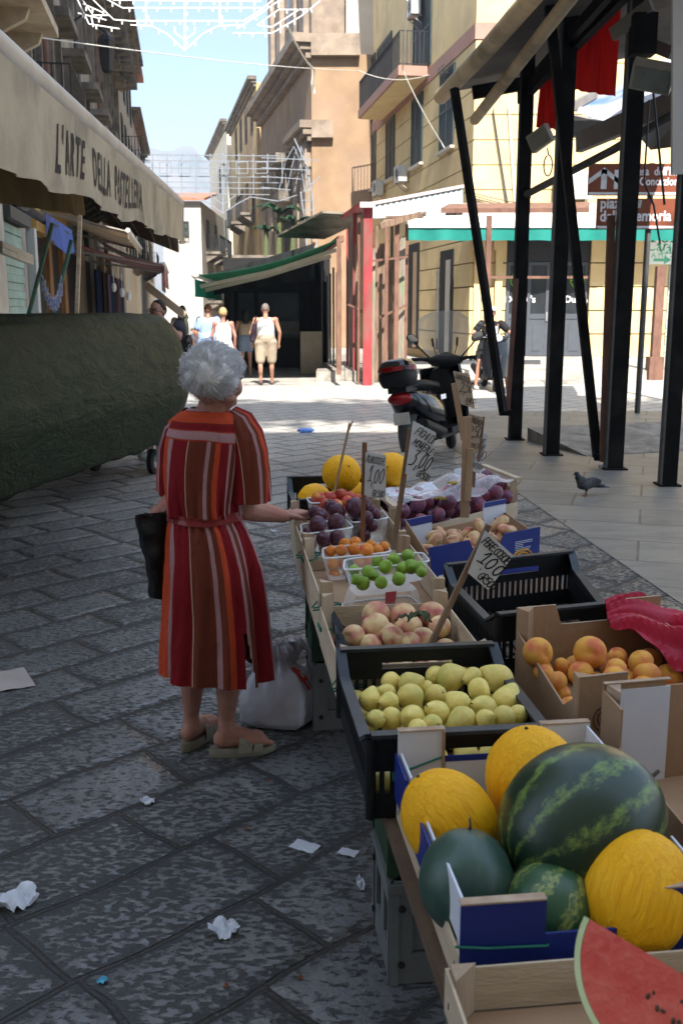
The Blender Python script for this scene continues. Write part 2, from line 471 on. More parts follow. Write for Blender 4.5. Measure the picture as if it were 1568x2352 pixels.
# ---------------------------------------------------------------- shared materials
def m_ground():
 t = NT('street_stone')
 tc = t.new('ShaderNodeTexCoord')
 mp = t.new('ShaderNodeMapping'); mp.inputs['Rotation'].default_value = (0, 0, R(-44))
 t.l(tc.outputs['Object'], mp.inputs[0]); vec = mp.outputs[0]
 nz = t.new('ShaderNodeTexNoise', Scale=1.7, Detail=3.0); t.l(vec, nz.inputs['Vector'])
 sub = t.new('ShaderNodeVectorMath'); sub.operation = 'SUBTRACT'; t.l(nz.outputs['Color'], sub.inputs[0]); sub.inputs[1].default_value = (.5, .5, .5)
 sc = t.new('ShaderNodeVectorMath'); sc.operation = 'SCALE'; t.l(sub.outputs[0], sc.inputs[0]); sc.inputs['Scale'].default_value = .11
 ad = t.new('ShaderNodeVectorMath'); ad.operation = 'ADD'; t.l(vec, ad.inputs[0]); t.l(sc.outputs[0], ad.inputs[1])
 br = t.new('ShaderNodeTexBrick'); br.offset = .43; br.squash = 1.25; br.squash_frequency = 3
 t.l(ad.outputs[0], br.inputs['Vector'])
 for k, v in (('Scale', 1.0), ('Mortar Size', .012), ('Mortar Smooth', .6), ('Bias', 0.0), ('Brick Width', .54), ('Row Height', .345)): br.inputs[k].default_value = v
 br.inputs['Color1'].default_value = (0, 0, 0, 1); br.inputs['Color2'].default_value = (1, 1, 1, 1); br.inputs['Mortar'].default_value = (.5, .5, .5, 1)
 seed = t.new('ShaderNodeSeparateColor'); t.l(br.outputs['Color'], seed.inputs[0]); seed = seed.outputs[0]
 mort = br.outputs['Fac']
 big = t.noise(vec, .55, 4)
 b2 = t.new('ShaderNodeTexBrick'); b2.offset = .43; b2.squash = 1.25; b2.squash_frequency = 3; t.l(ad.outputs[0], b2.inputs['Vector'])
 for k, v in (('Scale', 1.0), ('Mortar Size', .06), ('Mortar Smooth', 1.0), ('Bias', 0.0), ('Brick Width', .54), ('Row Height', .345)): b2.inputs[k].default_value = v
 worn = b2.outputs['Fac']
 va = t.new('ShaderNodeVectorMath'); va.operation = 'ADD'; t.l(tc.outputs['Object'], va.inputs[0]); t.l(t.math('MULTIPLY', seed, 9.0), va.inputs[1])
 mp2 = t.new('ShaderNodeMapping'); mp2.inputs['Scale'].default_value = (.6, 1.1, 1); t.l(va.outputs[0], mp2.inputs[0])
 rotn = t.new('ShaderNodeVectorRotate'); rotn.rotation_type = 'Z_AXIS'; t.l(mp2.outputs[0], rotn.inputs['Vector']); t.l(t.math('MULTIPLY', seed, 1.3), rotn.inputs['Angle'])
 pn = t.noise(rotn.outputs[0], 53, 3, .5, .25)
 thr = t.rng(seed, 0, 1, -.05, .07)
 pit0 = t.math('ADD', pn, thr)
 edge = t.noise(rotn.outputs[0], 2.2, 3)
 pit0 = t.math('ADD', pit0, t.rng(edge, .35, .7, -.05, .045))
 sm = t.math('GREATER_THAN', t.noise(rotn.outputs[0], .9, 2), .56)
 pit0 = t.math('ADD', pit0, t.math('MULTIPLY', sm, .04))
 pit0 = t.math('SUBTRACT', pit0, t.math('MULTIPLY', worn, t.rng(big, .3, .7, .05, .16)))
 top = t.rng(pit0, .43, .55)                       # 1 = worn top, 0 = chisel pit
 fine = t.noise(vec, 95, 4)
 c = t.mix(top, (.10, .095, .088), (.42, .40, .375))
 c = t.mix(t.math('MULTIPLY', seed, .55), c, t.mix(top, (.085, .08, .076), (.36, .343, .32)))
 c = t.mix(t.rng(fine, .3, .75, 0, .3), c, (.15, .14, .125))
 c = t.mix(t.rng(big, .5, .72, 0, .45), c, (.14, .125, .105))
 # shade painted in: near street darkened where it lies shaded, sunlit far street paled
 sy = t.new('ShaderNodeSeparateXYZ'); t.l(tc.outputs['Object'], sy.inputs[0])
 shade_mask = t.rng(t.math('ADD', sy.outputs[1], t.math('MULTIPLY', t.noise(tc.outputs['Object'], .8, 4), 5.0)), 9.0, 15.5, 1, 0)
 c = t.mix(shade_mask, t.mix(.68, c, (.62, .59, .54)), t.mix(1.0, c, (.375, .395, .425), 'MULTIPLY'))
 c = t.mix(t.rng(mort, .1, .9), c, (.034, .031, .028))
 t.l(c, t.b.inputs['Base Color'])
 rg = t.rng(top, 0, 1, .7, .27)
 t.l(t.math('ADD', rg, t.rng(fine, .3, .7, -.06, .14)), t.b.inputs['Roughness'])
 h = t.math('MULTIPLY', top, .42)
 h = t.math('SUBTRACT', h, t.math('MULTIPLY', mort, 1.2))
 h = t.math('SUBTRACT', h, t.math('MULTIPLY', worn, 1.4))
 h = t.math('ADD', h, t.math('MULTIPLY', t.noise(vec, 5.5, 4), 1.2))
 h = t.math('ADD', h, t.math('MULTIPLY', fine, .16))
 t.bump(h, .016)
 return t.mat
def m_plaza():
 t = NT('plaza_stone')
 vec = t.coords(rot=(0, 0, R(17)))
 br = t.new('ShaderNodeTexBrick'); br.offset = .5; t.l(vec, br.inputs['Vector'])
 for k, v in (('Scale', 1.0), ('Mortar Size', .010), ('Mortar Smooth', .2), ('Bias', 0.0), ('Brick Width', 1.15), ('Row Height', .62)): br.inputs[k].default_value = v
 br.inputs['Color1'].default_value = (.24, .225, .20, 1); br.inputs['Color2'].default_value = (.19, .18, .162, 1); br.inputs['Mortar'].default_value = (.09, .08, .07, 1)
 st = t.coords((1, 2.6, 1))
 n1 = t.noise(st, 2.2, 6, .65); n2 = t.noise(vec, 60, 3)
 c = t.mix(t.rng(n1, .42, .68, 0, .7), br.outputs['Color'], (.12, .112, .098))
 c = t.mix(t.rng(t.noise(vec, 1.1, 4), .55, .7, 0, .5), c, (.27, .235, .18))
 c = t.mix(t.rng(n2, .55, .75, 0, .5), c, (.11, .1, .09))
 t.l(c, t.b.inputs['Base Color']); t.b.inputs['Roughness'].default_value = .55
 t.bump(t.math('SUBTRACT', t.math('ADD', t.math('MULTIPLY', n2, .3), n1), br.outputs['Fac']), .006)
 return t.mat
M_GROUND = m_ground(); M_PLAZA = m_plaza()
M_KERB = PM('kerb_stone', (.36, .33, .29), (.18, .16, .14), 5, .75, .02, 14)
M_YEL = PM('yellow_render', (.68, .52, .27), (.61, .455, .225), 1.6, .85, .004, 30, c3=(.50, .37, .20, 1), s3=.6)
M_YELD = PM('yellow_render_joint', (.40, .29, .15), (.34, .25, .13), 3, .9)
M_PINK = PM('pink_band', (.40, .22, .17), (.34, .19, .145), 3, .8)
M_SHUT = PM('shutter_green_grey', (.035, .055, .055), (.022, .035, .036), 12, .5)
M_IRON = PM('black_iron', (.03, .03, .032), (.018, .018, .02), 20, .5)
M_OCHRE = PM('church_ochre', (.34, .23, .14), (.25, .165, .10), .9, .9, .01, 9, c3=(.27, .19, .14, 1), s3=.35)
M_OCHRE2 = PM('church_stone', (.32, .255, .195), (.20, .155, .12), 1.4, .9, .02, 6, c3=(.16, .13, .11, 1), s3=.8)
M_CREAM = PM('cream_wall', (.62, .55, .43), (.53, .46, .35), 1.3, .9, .005, 20)
M_WHITEW = PM('white_wall', (.46, .445, .41), (.40, .38, .35), 1.2, .9, c3=(.5, .46, .4, 1), s3=.5)
M_GREYP = PM('weathered_wall', (.33, .29, .24), (.16, .14, .12), 1.1, .92, .03, 5, c3=(.48, .43, .36, 1), s3=.8, hi=.6, stretch=(1, 1, .35))
M_GREYT = PM('dark_stone_trim', (.24, .205, .165), (.09, .077, .065), 2.2, .92, .03, 7)
M_LWALL = PM('old_cream_render', (.55, .45, .30), (.40, .32, .21), 1.2, .9, .01, 12, c3=(.25, .19, .13, 1), s3=.7)
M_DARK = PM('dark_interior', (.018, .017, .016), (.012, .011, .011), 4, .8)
M_GLASSD = PM('dark_glass', (.03, .035, .04), (.02, .022, .026), 2, .12, spec=.6)
M_GDOOR = PM('grey_door_paint', (.075, .085, .10), (.065, .073, .088), 5, .45)
M_TILE = PM('roof_tile', (.42, .19, .11), (.30, .13, .08), 9, .85, .03, 14)
M_METAL = PM('galvanised_sheet', (.52, .55, .56), (.40, .42, .43), 5, .4, metal=.5)
M_PLASW = PM('white_plastic', (.62, .61, .57), (.52, .51, .47), 6, .5)
M_ALU = PM('aluminium', (.45, .45, .44), (.36, .36, .35), 9, .45, metal=.6)
M_CABLE = PM('cable', (.10, .095, .09), None, 9, .6)
M_WIREW = PM('pale_cord', (.62, .60, .55), None, 9, .7)
M_WOODO = PM('weathered_board', (.26, .17, .115), (.13, .085, .06), 4, .85, .01, 25, stretch=(6, 6, .7))
M_RUST = PM('rusty_brown_steel', (.20, .105, .07), (.12, .06, .045), 6, .75, .004, 30, stretch=(1, 1, .5))
M_REDP = PM('red_painted_steel', (.30, .045, .05), (.22, .03, .035), 6, .6, stretch=(1, 1, .4), c3=(.18, .09, .07, 1), s3=2.5)
M_BLACKST = PM('black_painted_steel', (.008, .0075, .007), (.005, .005, .005), 7, .7, c3=(.02, .017, .015, 1), s3=3, spec=.1)
M_GREYST = PM('grey_steel', (.10, .098, .092), (.07, .068, .064), 6, .6)
M_LUMI = PM('white_light_frame', (.78, .79, .80), (.7, .7, .7), 8, .6)
# ---------------------------------------------------------------- ground, plaza, kerbs, hills
g = MB()
def gfn(u, v):
 x = -420 + 840 * u; y = -60 + 1000 * v
 return (x, y, 0)
g.add([(-420, -60, 0), (420, -60, 0), (420, 940, 0), (-420, 940, 0)], [(0, 1, 2, 3)])
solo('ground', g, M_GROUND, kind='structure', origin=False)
pa, pb = gz(1333, 1231), gz(1483, 1333)
d = (pa - pb).normalized()
q0 = pb - d * 6; q1 = pa + d * 6.3
g = MB(); g.add([(q0.x, q0.y, .004), (14, q0.y - 2, .004), (14, 16.6, .004), (q1.x, 16.6, .004), (q1.x, q1.y, .004)], [(0, 1, 2, 3, 4)])
solo('plaza_paving', g, M_PLAZA, kind='structure', origin=False)
# wedge of kerb that rises out of the plaza beside the steel posts
a = gz(1210, 1012); b = gz(1345, 1049)
g = MB()
e = Vector((1.0, .35, 0)) * 2.6
g.add([(a.x, a.y, 0), (b.x, b.y, 0), (b.x + e.x, b.y + e.y, 0), (a.x + e.x, a.y + e.y, 0), (a.x, a.y, .17), (b.x, b.y, .012), (b.x + e.x, b.y + e.y, .012), (a.x + e.x, a.y + e.y, .17)],
 [(3, 2, 1, 0), (4, 5, 6, 7), (0, 1, 5, 4), (1, 2, 6, 5), (2, 3, 7, 6), (3, 0, 4, 7)])
solo('plaza_kerb', g, M_KERB, kind='structure')
def ragged_slab(mb, x0, x1, y0, y1, z0, z1, seg=.9):
 n = max(2, int((x1 - x0) / seg)); xs = [x0 + (x1 - x0) * i / n for i in range(n + 1)]
 fr = [(x, y0 + random.uniform(-.07, .09)) for x in xs]
 for i in range(n):
  (xa, ya), (xb, yb) = fr[i], fr[i + 1]
  dz = random.uniform(-.015, .015); g_ = .006
  mb.hexa([(xa + g_, ya, z0), (xb - g_, yb, z0), (xb - g_, y1, z0), (xa + g_, y1, z0)], [(xa + g_, ya + .02, z1 + dz), (xb - g_, yb + .02, z1 + dz), (xb - g_, y1, z1), (xa + g_, y1, z1)])
g = MB()
ragged_slab(g, 2.6, 16, 24.2, 24.75, -.05, .235, 1.3)
g.hexa([(2.6, 24.75, -.05), (16, 24.75, -.05), (16, 29.2, -.05), (2.6, 29.2, -.05)], [(2.6, 24.75, .225), (16, 24.75, .225), (16, 29.2, .33), (2.6, 29.2, .33)])
solo('sidewalk', g, PM('sidewalk_stone', (.44, .41, .36), (.33, .30, .26), 2, .8, .01, 18, c3=(.24, .21, .18, 1), s3=1.4), kind='structure')
g = MB(); ragged_slab(g, 2.9, 5.4, 22.6, 23.3, -.05, .07, .8)
solo('kerb_strip', g, M_KERB, kind='structure')
g = MB(); ragged_slab(g, -.6, .75, 23.6, 33, -.05, .24, .7)
solo('stall_platform', g, M_KERB, kind='structure')
# mountain at the end of the street
g = MB()
def hf(u, v):
 x = -520 + 1000 * u; y = 950 + 500 * v
 h = 112 * math.exp(-((x + 215) / 190) ** 2) + 60 * math.exp(-((x + 30) / 140) ** 2) + 55
 h += 16 * math.sin(x * .021 + 1) + 7 * math.sin(x * .063) + 5 * math.sin(x * .13 + y * .02)
 return (x, y, h * math.sin(min(v * 2.2, 1) * math.pi / 2) - 4)
g.grid(hf, 90, 24)
solo('hills', g, PM('mountain_rock', (.17, .155, .15), (.085, .10, .095), .03, .95, detail=8), kind='structure', smooth='all', origin=False)
# ---------------------------------------------------------------- facade helper
class Fac:
 def __init__(s, A, B):
  s.A = Vector((A[0], A[1], 0)); s.d = (Vector((B[0], B[1], 0)) - s.A); s.L = s.d.length; s.d.normalize()
  n = Vector((s.d.y, -s.d.x, 0))
  if n.dot(-s.A) < 0: n = -n
  s.n = n
 def P(s, u, z, o=0.0): return s.A + s.d * u + s.n * o + Vector((0, 0, z))
 def px(s, x, y):
  r = ray(x, y); k = s.A.dot(s.n) / (r.x * s.n.x + r.y * s.n.y)
  p = Vector((r.x * k, r.y * k, CAMH + r.z * k))
  return (p - s.A).dot(s.d), p.z
 def box(s, mb, u0, u1, z0, z1, o0, o1):
  mb.hexa([s.P(u0, z0, o0), s.P(u1, z0, o0), s.P(u1, z0, o1), s.P(u0, z0, o1)], [s.P(u0, z1, o0), s.P(u1, z1, o0), s.P(u1, z1, o1), s.P(u0, z1, o1)])
def shutter_window(F, parent, u0, u1, z0, z1, slat=M_SHUT, frame=None, sill=None, open_=False, name='window', n=None):
 fr = MB(); w = .05
 F.box(fr, u0 - w, u0, z0, z1, .0, .05); F.box(fr, u1, u1 + w, z0, z1, .0, .05); F.box(fr, u0 - w, u1 + w, z1, z1 + w, .0, .05)
 f = part(name, fr, frame or slat, parent)
 sh = MB(); um = (u0 + u1) / 2; n = n or max(8, int((z1 - z0) / .085))
 F.box(sh, u0 + .002, u1 - .002, z0 + .002, z1 - .002, .004, .014)
 for a, b in ((u0, um), (um, u1)):
  F.box(sh, a + .004, a + .05, z0, z1, .016, .045); F.box(sh, b - .05, b - .004, z0, z1, .016, .045)
  zm = z0 + (z1 - z0) * .48
  for zz in (z0, zm, z1 - .07): F.box(sh, a + .052, b - .052, zz, zz + .07, .016, .043)
  h = (z1 - z0) / n
  for i in range(n):
   z = z0 + h * (i + .25)
   sh.add([F.P(a + .05, z, .038), F.P(b - .05, z, .038), F.P(b - .05, z + h * .75, .018), F.P(a + .05, z + h * .75, .018)], [(0, 1, 2, 3)])
 part('shutter', sh, slat, f)
 if sill:
  sl = MB(); F.box(sl, u0 - .12, u1 + .12, z0 - .09, z0 - .01, 0, .13); part('sill', sl, sill, f)
 return f
def railing(F, mb, u0, u1, z0, h, o, step=.14, r=.011):
 for zz in (z0 + .06, z0 + h): mb.beam(F.P(u0, zz, o), F.P(u1, zz, o), .035, .02); mb.beam(F.P(u0, zz, .02), F.P(u0, zz, o), .035, .02); mb.beam(F.P(u1, zz, .02), F.P(u1, zz, o), .035, .02)
 n = max(2, int((u1 - u0) / step))
 for i in range(n + 1):
  u = u0 + (u1 - u0) * i / n; mb.beam(F.P(u, z0, o), F.P(u, z0 + h, o), r * 2)
 n2 = max(2, int(o / step))
 for i in range(n2):
  for u in (u0, u1): mb.beam(F.P(u, z0, o * i / n2 + .03), F.P(u, z0 + h, o * i / n2 + .03), r * 2)
def balcony(F, parent, u0, u1, z, depth, th=.16, slab=M_GREYT, iron=M_IRON, h=1.0, brackets=True):
 sb = MB(); F.box(sb, u0, u1, z - th, z, .003, depth)
 b = part('balcony', sb, slab, parent)
 rl = MB(); railing(F, rl, u0 + .05, u1 - .05, z, h, depth - .05); part('railing', rl, iron, b)
 if brackets:
  k = max(2, int((u1 - u0) / 1.1))
  for i in range(k + 1):
   br = MB(); u = u0 + .15 + (u1 - u0 - .3) * i / k
   br.prism([F.P(u - .06, z - th, .004), F.P(u - .06, z - th, depth * .8), F.P(u - .06, z - th - .12, depth * .75), F.P(u - .06, z - th - .5, .004)], F.d * .12); part('bracket', br, slab, b)
 return b
def cornice(F, mb, u0, u1, z, steps=((0, .18, .15), (.18, .16, .3), (.34, .2, .5))):
 for dz, h, o in steps: F.box(mb, u0 - o * .4, u1 + o * .4, z + dz, z + dz + h - .004, .002, o)
def ac_unit(F, u, z, label, w=.8, h=.55, dep=.3):
 p = F.P(u, z, 0)
 t = thing('air_conditioner', label, 'air conditioner', p, 0, 'air conditioners on the yellow house')
 c = MB(); F.box(c, u - w / 2, u + w / 2, z, z + h, .12, .12 + dep); part('casing', c, M_PLASW, t)
 q = MB(); cc = F.P(u - .1, z + h / 2, .12 + dep + .006); ring = []
 for rr in (.08, .14, .2):
  ring = [cc + F.d * (rr * math.cos(a * math.pi / 10)) + Vector((0, 0, rr * math.sin(a * math.pi / 10))) for a in range(21)]
  q.tube(ring, .008, 5)
 part('fan_grille', q, M_GREYST, t)
 for uu in (u - w * .35, u + w * .35): k = MB(); k.beam(F.P(uu, z - .02, .0), F.P(uu, z - .02, .4), .04); k.beam(F.P(uu, z - .3, .0), F.P(uu, z - .03, .36), .03); part('bracket', k, M_ALU, t)
 return t
# ---------------------------------------------------------------- yellow corner house
FL = Fac((3.64, 29.0), (1.3, 44.0))
FF = Fac((3.64, 29.0), (17.0, 29.0))
yh = thing('corner_house', 'yellow rendered corner house with grey green shutters and pink bands', 'house', (3.64, 29, 0))
zb0 = FL.px(984, 152)[1]                       # balcony floor height
ZBAND = FF.px(1200, 90)[1]
core = MB()
def wallpoly(mb, z0, z1, ins):
 A = FL.P(0, 0); B = FL.P(FL.L, 0); Cc = Vector((17, 44, 0)); D = FF.P(FF.L, 0)
 pts = [A, D, Cc, B]
 cx = sum((p for p in pts), Vector()) / 4
 pts2 = []
 A2 = A + Vector((1.2, .8, 0)).normalized() * ins * 1.35
 D2 = D + Vector((-ins, ins, 0)); C2 = Cc + Vector((-ins, -ins, 0)); B2 = B + Vector((ins, -ins, 0))
 q = [A2, D2, C2, B2]
 mb.hexa([p + Vector((0, 0, z0)) for p in q], [p + Vector((0, 0, z1)) for p in q])
wallpoly(core, 3.9, 17, .025)
low = MB(); low.prism([FL.P(0, 0, -.03) + Vector((.05, .9, 0)), FF.P(FF.L, 0, -.9), Vector((17, 44, 0)), FL.P(FL.L, 0, -.03)], (0, 0, 3.9)); part('ground_floor_core', low, M_YELD, yh)
part('wall_core', core, M_YELD, yh)
cs = MB()
z = .33; ch = .66
while z < ZBAND - .05:
 zt = min(z + ch - .035, ZBAND - .02)
 # courses on the left side run on, the front ones stop at the shop openings
 FL.box(cs, 0, FL.L, z, zt, -.2, 0)
 if z > 3.9: FF.box(cs, 0.0, FF.L, z, zt, -.2, 0)
 z += ch
# front ground floor piers (shop openings between)
u_of = lambda x, y=700: FF.px(x, y)[0]
U1 = u_of(1160); U2 = u_of(1352)
z = .33
while z < 3.85:
 zt = min(z + ch - .035, 3.95)
 FF.box(cs, 0.0, u_of(1120), z, zt, -.2, 0); FF.box(cs, u_of(1120) + .02, U1, z, zt, -.2, -.04)
 FF.box(cs, U2, U2 + 2.2, z, zt, -.2, 0); FF.box(cs, U2 + 4.6, FF.L, z, zt, -.2, 0)
 z += ch
part('coursed_wall', cs, M_YEL, yh)
up = MB(); FL.box(up, 0, FL.L, ZBAND + .42, 17, -.2, 0); FF.box(up, 0, FF.L, ZBAND + .42, 17, -.2, 0)
part('upper_wall', up, M_YEL, yh)
bd = MB(); FL.box(bd, -.03, FL.L, ZBAND, ZBAND + .42, -.2, .03); FF.box(bd, -.03, FF.L, ZBAND, ZBAND + .42, -.2, .03)
part('string_course', bd, M_PINK, yh)
cn = MB(); cornice(FL, cn, 0, FL.L, 17); cornice(FF, cn, 0, FF.L, 17); part('cornice', cn, M_YEL, yh)
M_SILL = PM('pale_sill', (.55, .5, .42), None, 5, .8)
for (x0, x1, y0, y1) in ((1012, 1042, 163, 341), (947, 970, 224, 378), (888, 906, 275, 410), (847, 863, 310, 434)):
 uu = sorted((FL.px(x0, (y0 + y1) / 2)[0], FL.px(x1, (y0 + y1) / 2)[0])); xm = (x0 + x1) / 2
 shutter_window(FL, yh, uu[0], uu[1], FL.px(xm, y1)[1], FL.px(xm, y0)[1], sill=M_SILL)
# upper floor shutters behind the balcony
for (x0, x1, y0, y1) in ((848, 863, 62, 150), (951, 990, 42, 158), (868, 900, 20, 140)):
 uu = sorted((FL.px(x0, 100)[0], FL.px(x1, 100)[0])); xm = (x0 + x1) / 2
 shutter_window(FL, yh, uu[0], uu[1], zb0 + .02, zb0 + 2.5)
ub = (FL.px(984, 165)[0], FL.px(879, 259)[0])
sb = MB(); FL.box(sb, ub[0], ub[1], zb0 - .3, zb0, .035, 1.0)
b = part('balcony', sb, M_PINK, yh)
un = MB(); FL.box(un, ub[0] + .06, ub[1] - .06, zb0 - .33, zb0 - .304, .04, .94); part('soffit', un, M_YEL, b)
rl = MB(); railing(FL, rl, ub[0] + .05, ub[1] - .05, zb0, 1.05, .95, .13); part('railing', rl, M_IRON, b)
# front windows of the upper floors
for u, z0, z1 in ((1.0, 12.0, 14.4), (4.2, 9.4, 11.6), (4.2, 13, 15.2), (7.6, 9.4, 11.6), (7.6, 5.6, 7.6), (11, 9.4, 11.6)):
 shutter_window(FF, yh, u, u + 1.05, z0, z1, sill=M_SILL)
M_BOX = None
# shopfront
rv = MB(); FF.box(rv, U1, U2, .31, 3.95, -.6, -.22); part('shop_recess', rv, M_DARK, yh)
fas = MB(); FF.box(fas, U1, U2, 3.0, 3.95, -.2, -.1); part('fascia', fas, M_IRON, yh)
dl = MB()
def shoppanel(x0, x1, nm, glass=True, lower=.33, gtop=.75, sub=True):
 u0, u1 = FF.px(x0, 700)[0] + .01, FF.px(x1, 700)[0] - .01
 fr = MB(); w = .09; z0, z1 = .34, 2.98
 F = FF
 F.box(fr, u0, u0 + w, z0, z1, -.2, -.13); F.box(fr, u1 - w, u1, z0, z1, -.2, -.13); F.box(fr, u0 + w, u1 - w, z1 - w, z1, -.2, -.13)
 F.box(fr, u0 + w, u1 - w, z0, z0 + 1.05, -.19, -.14); F.box(fr, u0 + w, u1 - w, z0 + 1.055, z0 + 1.2, -.2, -.12)
 if sub:
  F.box(fr, u0 + w + .1, u1 - w - .1, z0 + .15, z0 + .9, -.138, -.125)
 p = part(nm, fr, M_GDOOR, yh)
 gl = MB(); F.box(gl, u0 + w, u1 - w, z0 + 1.2, z1 - w, -.19, -.165); part('glass', gl, M_GLASSD, p)
 hd = MB(); F.box(hd, u1 - w + .02, u1 - .03, z0 + 1.0, z0 + 1.25, -.128, -.08); part('handle', hd, M_ALU, p)
 return p
shoppanel(1162, 1210, 'window', sub=False)
shoppanel(1211, 1262, 'door')
shoppanel(1263, 1292, 'door')
shoppanel(1293, 1350, 'window')
M_LIME = PM('lime_vinyl', (.12, .30, .02), None, 8, .5)
M_WHITEV = PM('white_vinyl', (.8, .8, .8), None, 8, .5)
for cx in (1190, 1328):
 u, z = FF.px(cx, 643); rad = .2
 wl = MB(); o = -.155
 ring = [FF.P(u + rad * math.cos(k * math.pi / 16), z + rad * math.sin(k * math.pi / 16), o) for k in range(33)]
 wl.tube(ring, .022, 6)
 for k in range(5):
  a = k * 2 * math.pi / 5 + .4
  for da in (-.28, .28): wl.beam(FF.P(u + .03 * math.cos(a), z + .03 * math.sin(a), o), FF.P(u + rad * .95 * math.cos(a + da), z + rad * .95 * math.sin(a + da), o), .035, .02)
 p = [c for c in yh.children if c.name.startswith('window') and c.data is not None][-1]
 part('emblem', wl, M_LIME, yh)
 tx = MB(); text_into(tx, "DuLW's", frame_m(FF.P(u - .34, z - .62, o), FF.d, (0, 0, 1)), .26, .004, 1.0, .006); part('lettering', tx, M_WHITEV, yh)
# roller shutter at the far right and the doorway left of the piers
rs = MB()
u0 = U2 + 2.25
for k in range(26): FF.box(rs, u0, u0 + 2.3, .33 + k * .115, .33 + k * .115 + .108, -.15, -.1 + .015 * (k % 2))
part('roller_shutter', rs, PM('roller_green_grey', (.40, .45, .40), (.34, .38, .34), 5, .5), yh)
dw = MB(); FF.box(dw, -.9, -.1, .3, 3.3, .0, .05)
# teal awning over the shops
aw = thing('shop_awning', 'long teal green shop awning with white cassette on the yellow corner house', 'awning', FF.P(0, 3.6, 0))
uA, uB = FF.px(938, 540)[0] - .1, FF.px(1405, 540)[0] + 2
zt = at(1100, 523, 27.9).z; zbm = at(1100, 552, 27.9).z
fb = MB(); FF.box(fb, uA, uB, zt + .0, zt + .14, 1.0, 1.12); part('front_bar', fb, M_PLASW, aw)
cass = MB(); FF.box(cass, uA, uB, zt + .42, zt + .72, .03, .3); part('cassette', cass, M_WHITEW, aw)
vl = MB()
vl.grid(lambda u, v: FF.P(uA + (uB - uA) * u, zt - (zt - zbm) * v + .008 * math.sin(u * 60), 1.07 + .035 * math.sin(u * 47 + 2 * math.sin(u * 9)) * v), 140, 3, .004)
M_TEAL = PM('teal_canvas', (.015, .25, .205), (.012, .20, .165), 3, .7, trans=.25)
part('valance', vl, M_TEAL, aw, smooth=True)
tp = MB(); tp.grid(lambda u, v: FF.P(uA + (uB - uA) * u, zt + .15 + .28 * v, 1.04 - .74 * v), 6, 2, .005); part('fabric', tp, M_CREAM, aw)
am = MB()
for k in range(4):
 u = uA + .6 + k * (uB - uA - 1.2) / 3
 am.beam(FF.P(u, zt + .4, .1), FF.P(u, zt + .03, 1.0), .05)
part('folding_arm', am, M_PLASW, aw)
# air conditioners
for (x, y, lb) in ((882, 432, 'pale air conditioner under the far shutters of the yellow house'), (936, 400, 'pale air conditioner below the middle shutters of the yellow house'), (967, 18, 'white air conditioner above the balcony rail of the yellow house')):
 u, z = FL.px(x, y); ac_unit(FL, u, z - .28, lb)
u, z = FF.px(1310, 430); ac_unit(FF, u, z - .35, 'white air conditioner on the sunlit front of the yellow house behind the steel posts', 1.0, .75)
# cables on the house
def sag(p0, p1, s, n=10): return [Vector(p0).lerp(Vector(p1), i / n) - Vector((0, 0, s * 4 * (i / n) * (1 - i / n))) for i in range(n + 1)]
random.seed(3)
for k, (xa, ya, xb, yb, sg, lb) in enumerate(((1085, 455, 1560, 470, .35, 'upper slack bundle of grey cables along the yellow front'), (1085, 475, 1560, 505, .25, 'lower slack bundle of grey cables along the yellow front'), (1130, 260, 1160, 470, .0, 'thin grey cable dropping down the yellow front near its corner'), (1165, 250, 1180, 480, .0, 'white cord dropping down the yellow front'), (1205, 280, 1212, 460, .02, 'thick grey cable loop hanging on the yellow front'))):
 ua, za = FF.px(xa, ya); ub_, zb_ = FF.px(xb, yb); c = MB()
 for j in range(3):
  c.tube(sag(FF.P(ua, za + j * .06, .07 + j * .02), FF.P(ub_ + (j * .03 if xa > 1120 and xb < 1300 else 0), zb_ + random.uniform(-.1, .1), .07), sg + random.uniform(-.06, .06)), .014, 5)
 solo('cable', c, M_WIREW if k == 3 else M_CABLE, lb, 'cable')
for (x, y, lb) in ((1028, 172, 'black iron insulator bracket above the near shutter of the yellow house'), (815, 408, 'black iron insulator bracket where the yellow house meets the church')):
 F = FL; u, z = F.px(x, y); c = MB(); c.beam(F.P(u - .35, z, .12), F.P(u + .35, z, .12), .05); c.beam(F.P(u, z, 0), F.P(u, z, .12), .04)
 for k in (-.3, -.12, .12, .3): c.tube([F.P(u + k, z, .12), F.P(u + k, z + .12, .2), F.P(u + k + .07, z + .2, .2), F.P(u + k + .07, z + .26, .2)], .018, 5)
 solo('insulator_bracket', c, M_IRON, lb, 'bracket')
# poster on the front
u, z = FF.px(1477, 607)
ps = thing('poster', 'white poster with green lettering and arrow on the yellow front', 'poster', FF.P(u, z, 0))
uz1 = FF.px(1605, 530); c = MB(); FF.box(c, u, uz1[0], z, uz1[1], .004, .02); part('sheet', c, PM('poster_white', (.78, .80, .77), (.72, .75, .7), 3, .6), ps)
M_GRN = PM('green_ink', (.02, .25, .11), None, 8, .6); M_GRN2 = PM('light_green_ink', (.12, .52, .30), None, 8, .6)
hpx = lambda x, y: FF.P(FF.px(x, y)[0], FF.px(x, y)[1], .022)
c = MB(); text_into(c, 'Porta', frame_m(hpx(1492, 557), FF.d, (0, 0, 1)), .52, .002); part('lettering', c, M_GRN, ps)
c = MB(); text_into(c, 'Carini', frame_m(hpx(1481, 566) - Vector((0, 0, .12)), FF.d, (0, 0, 1)), .42, .002); part('lettering', c, M_GRN2, ps); c = MB(); text_into(c, 'Vacanze', frame_m(hpx(1507, 576) - Vector((0, 0, .08)), FF.d, (0, 0, 1)), .42, .002)
part('lettering', c, M_GRN2, ps); c = MB(); text_into(c, 'A MT 20', frame_m(hpx(1494, 585) - Vector((0, 0, .08)), FF.d, (0, 0, 1)), .2, .002)
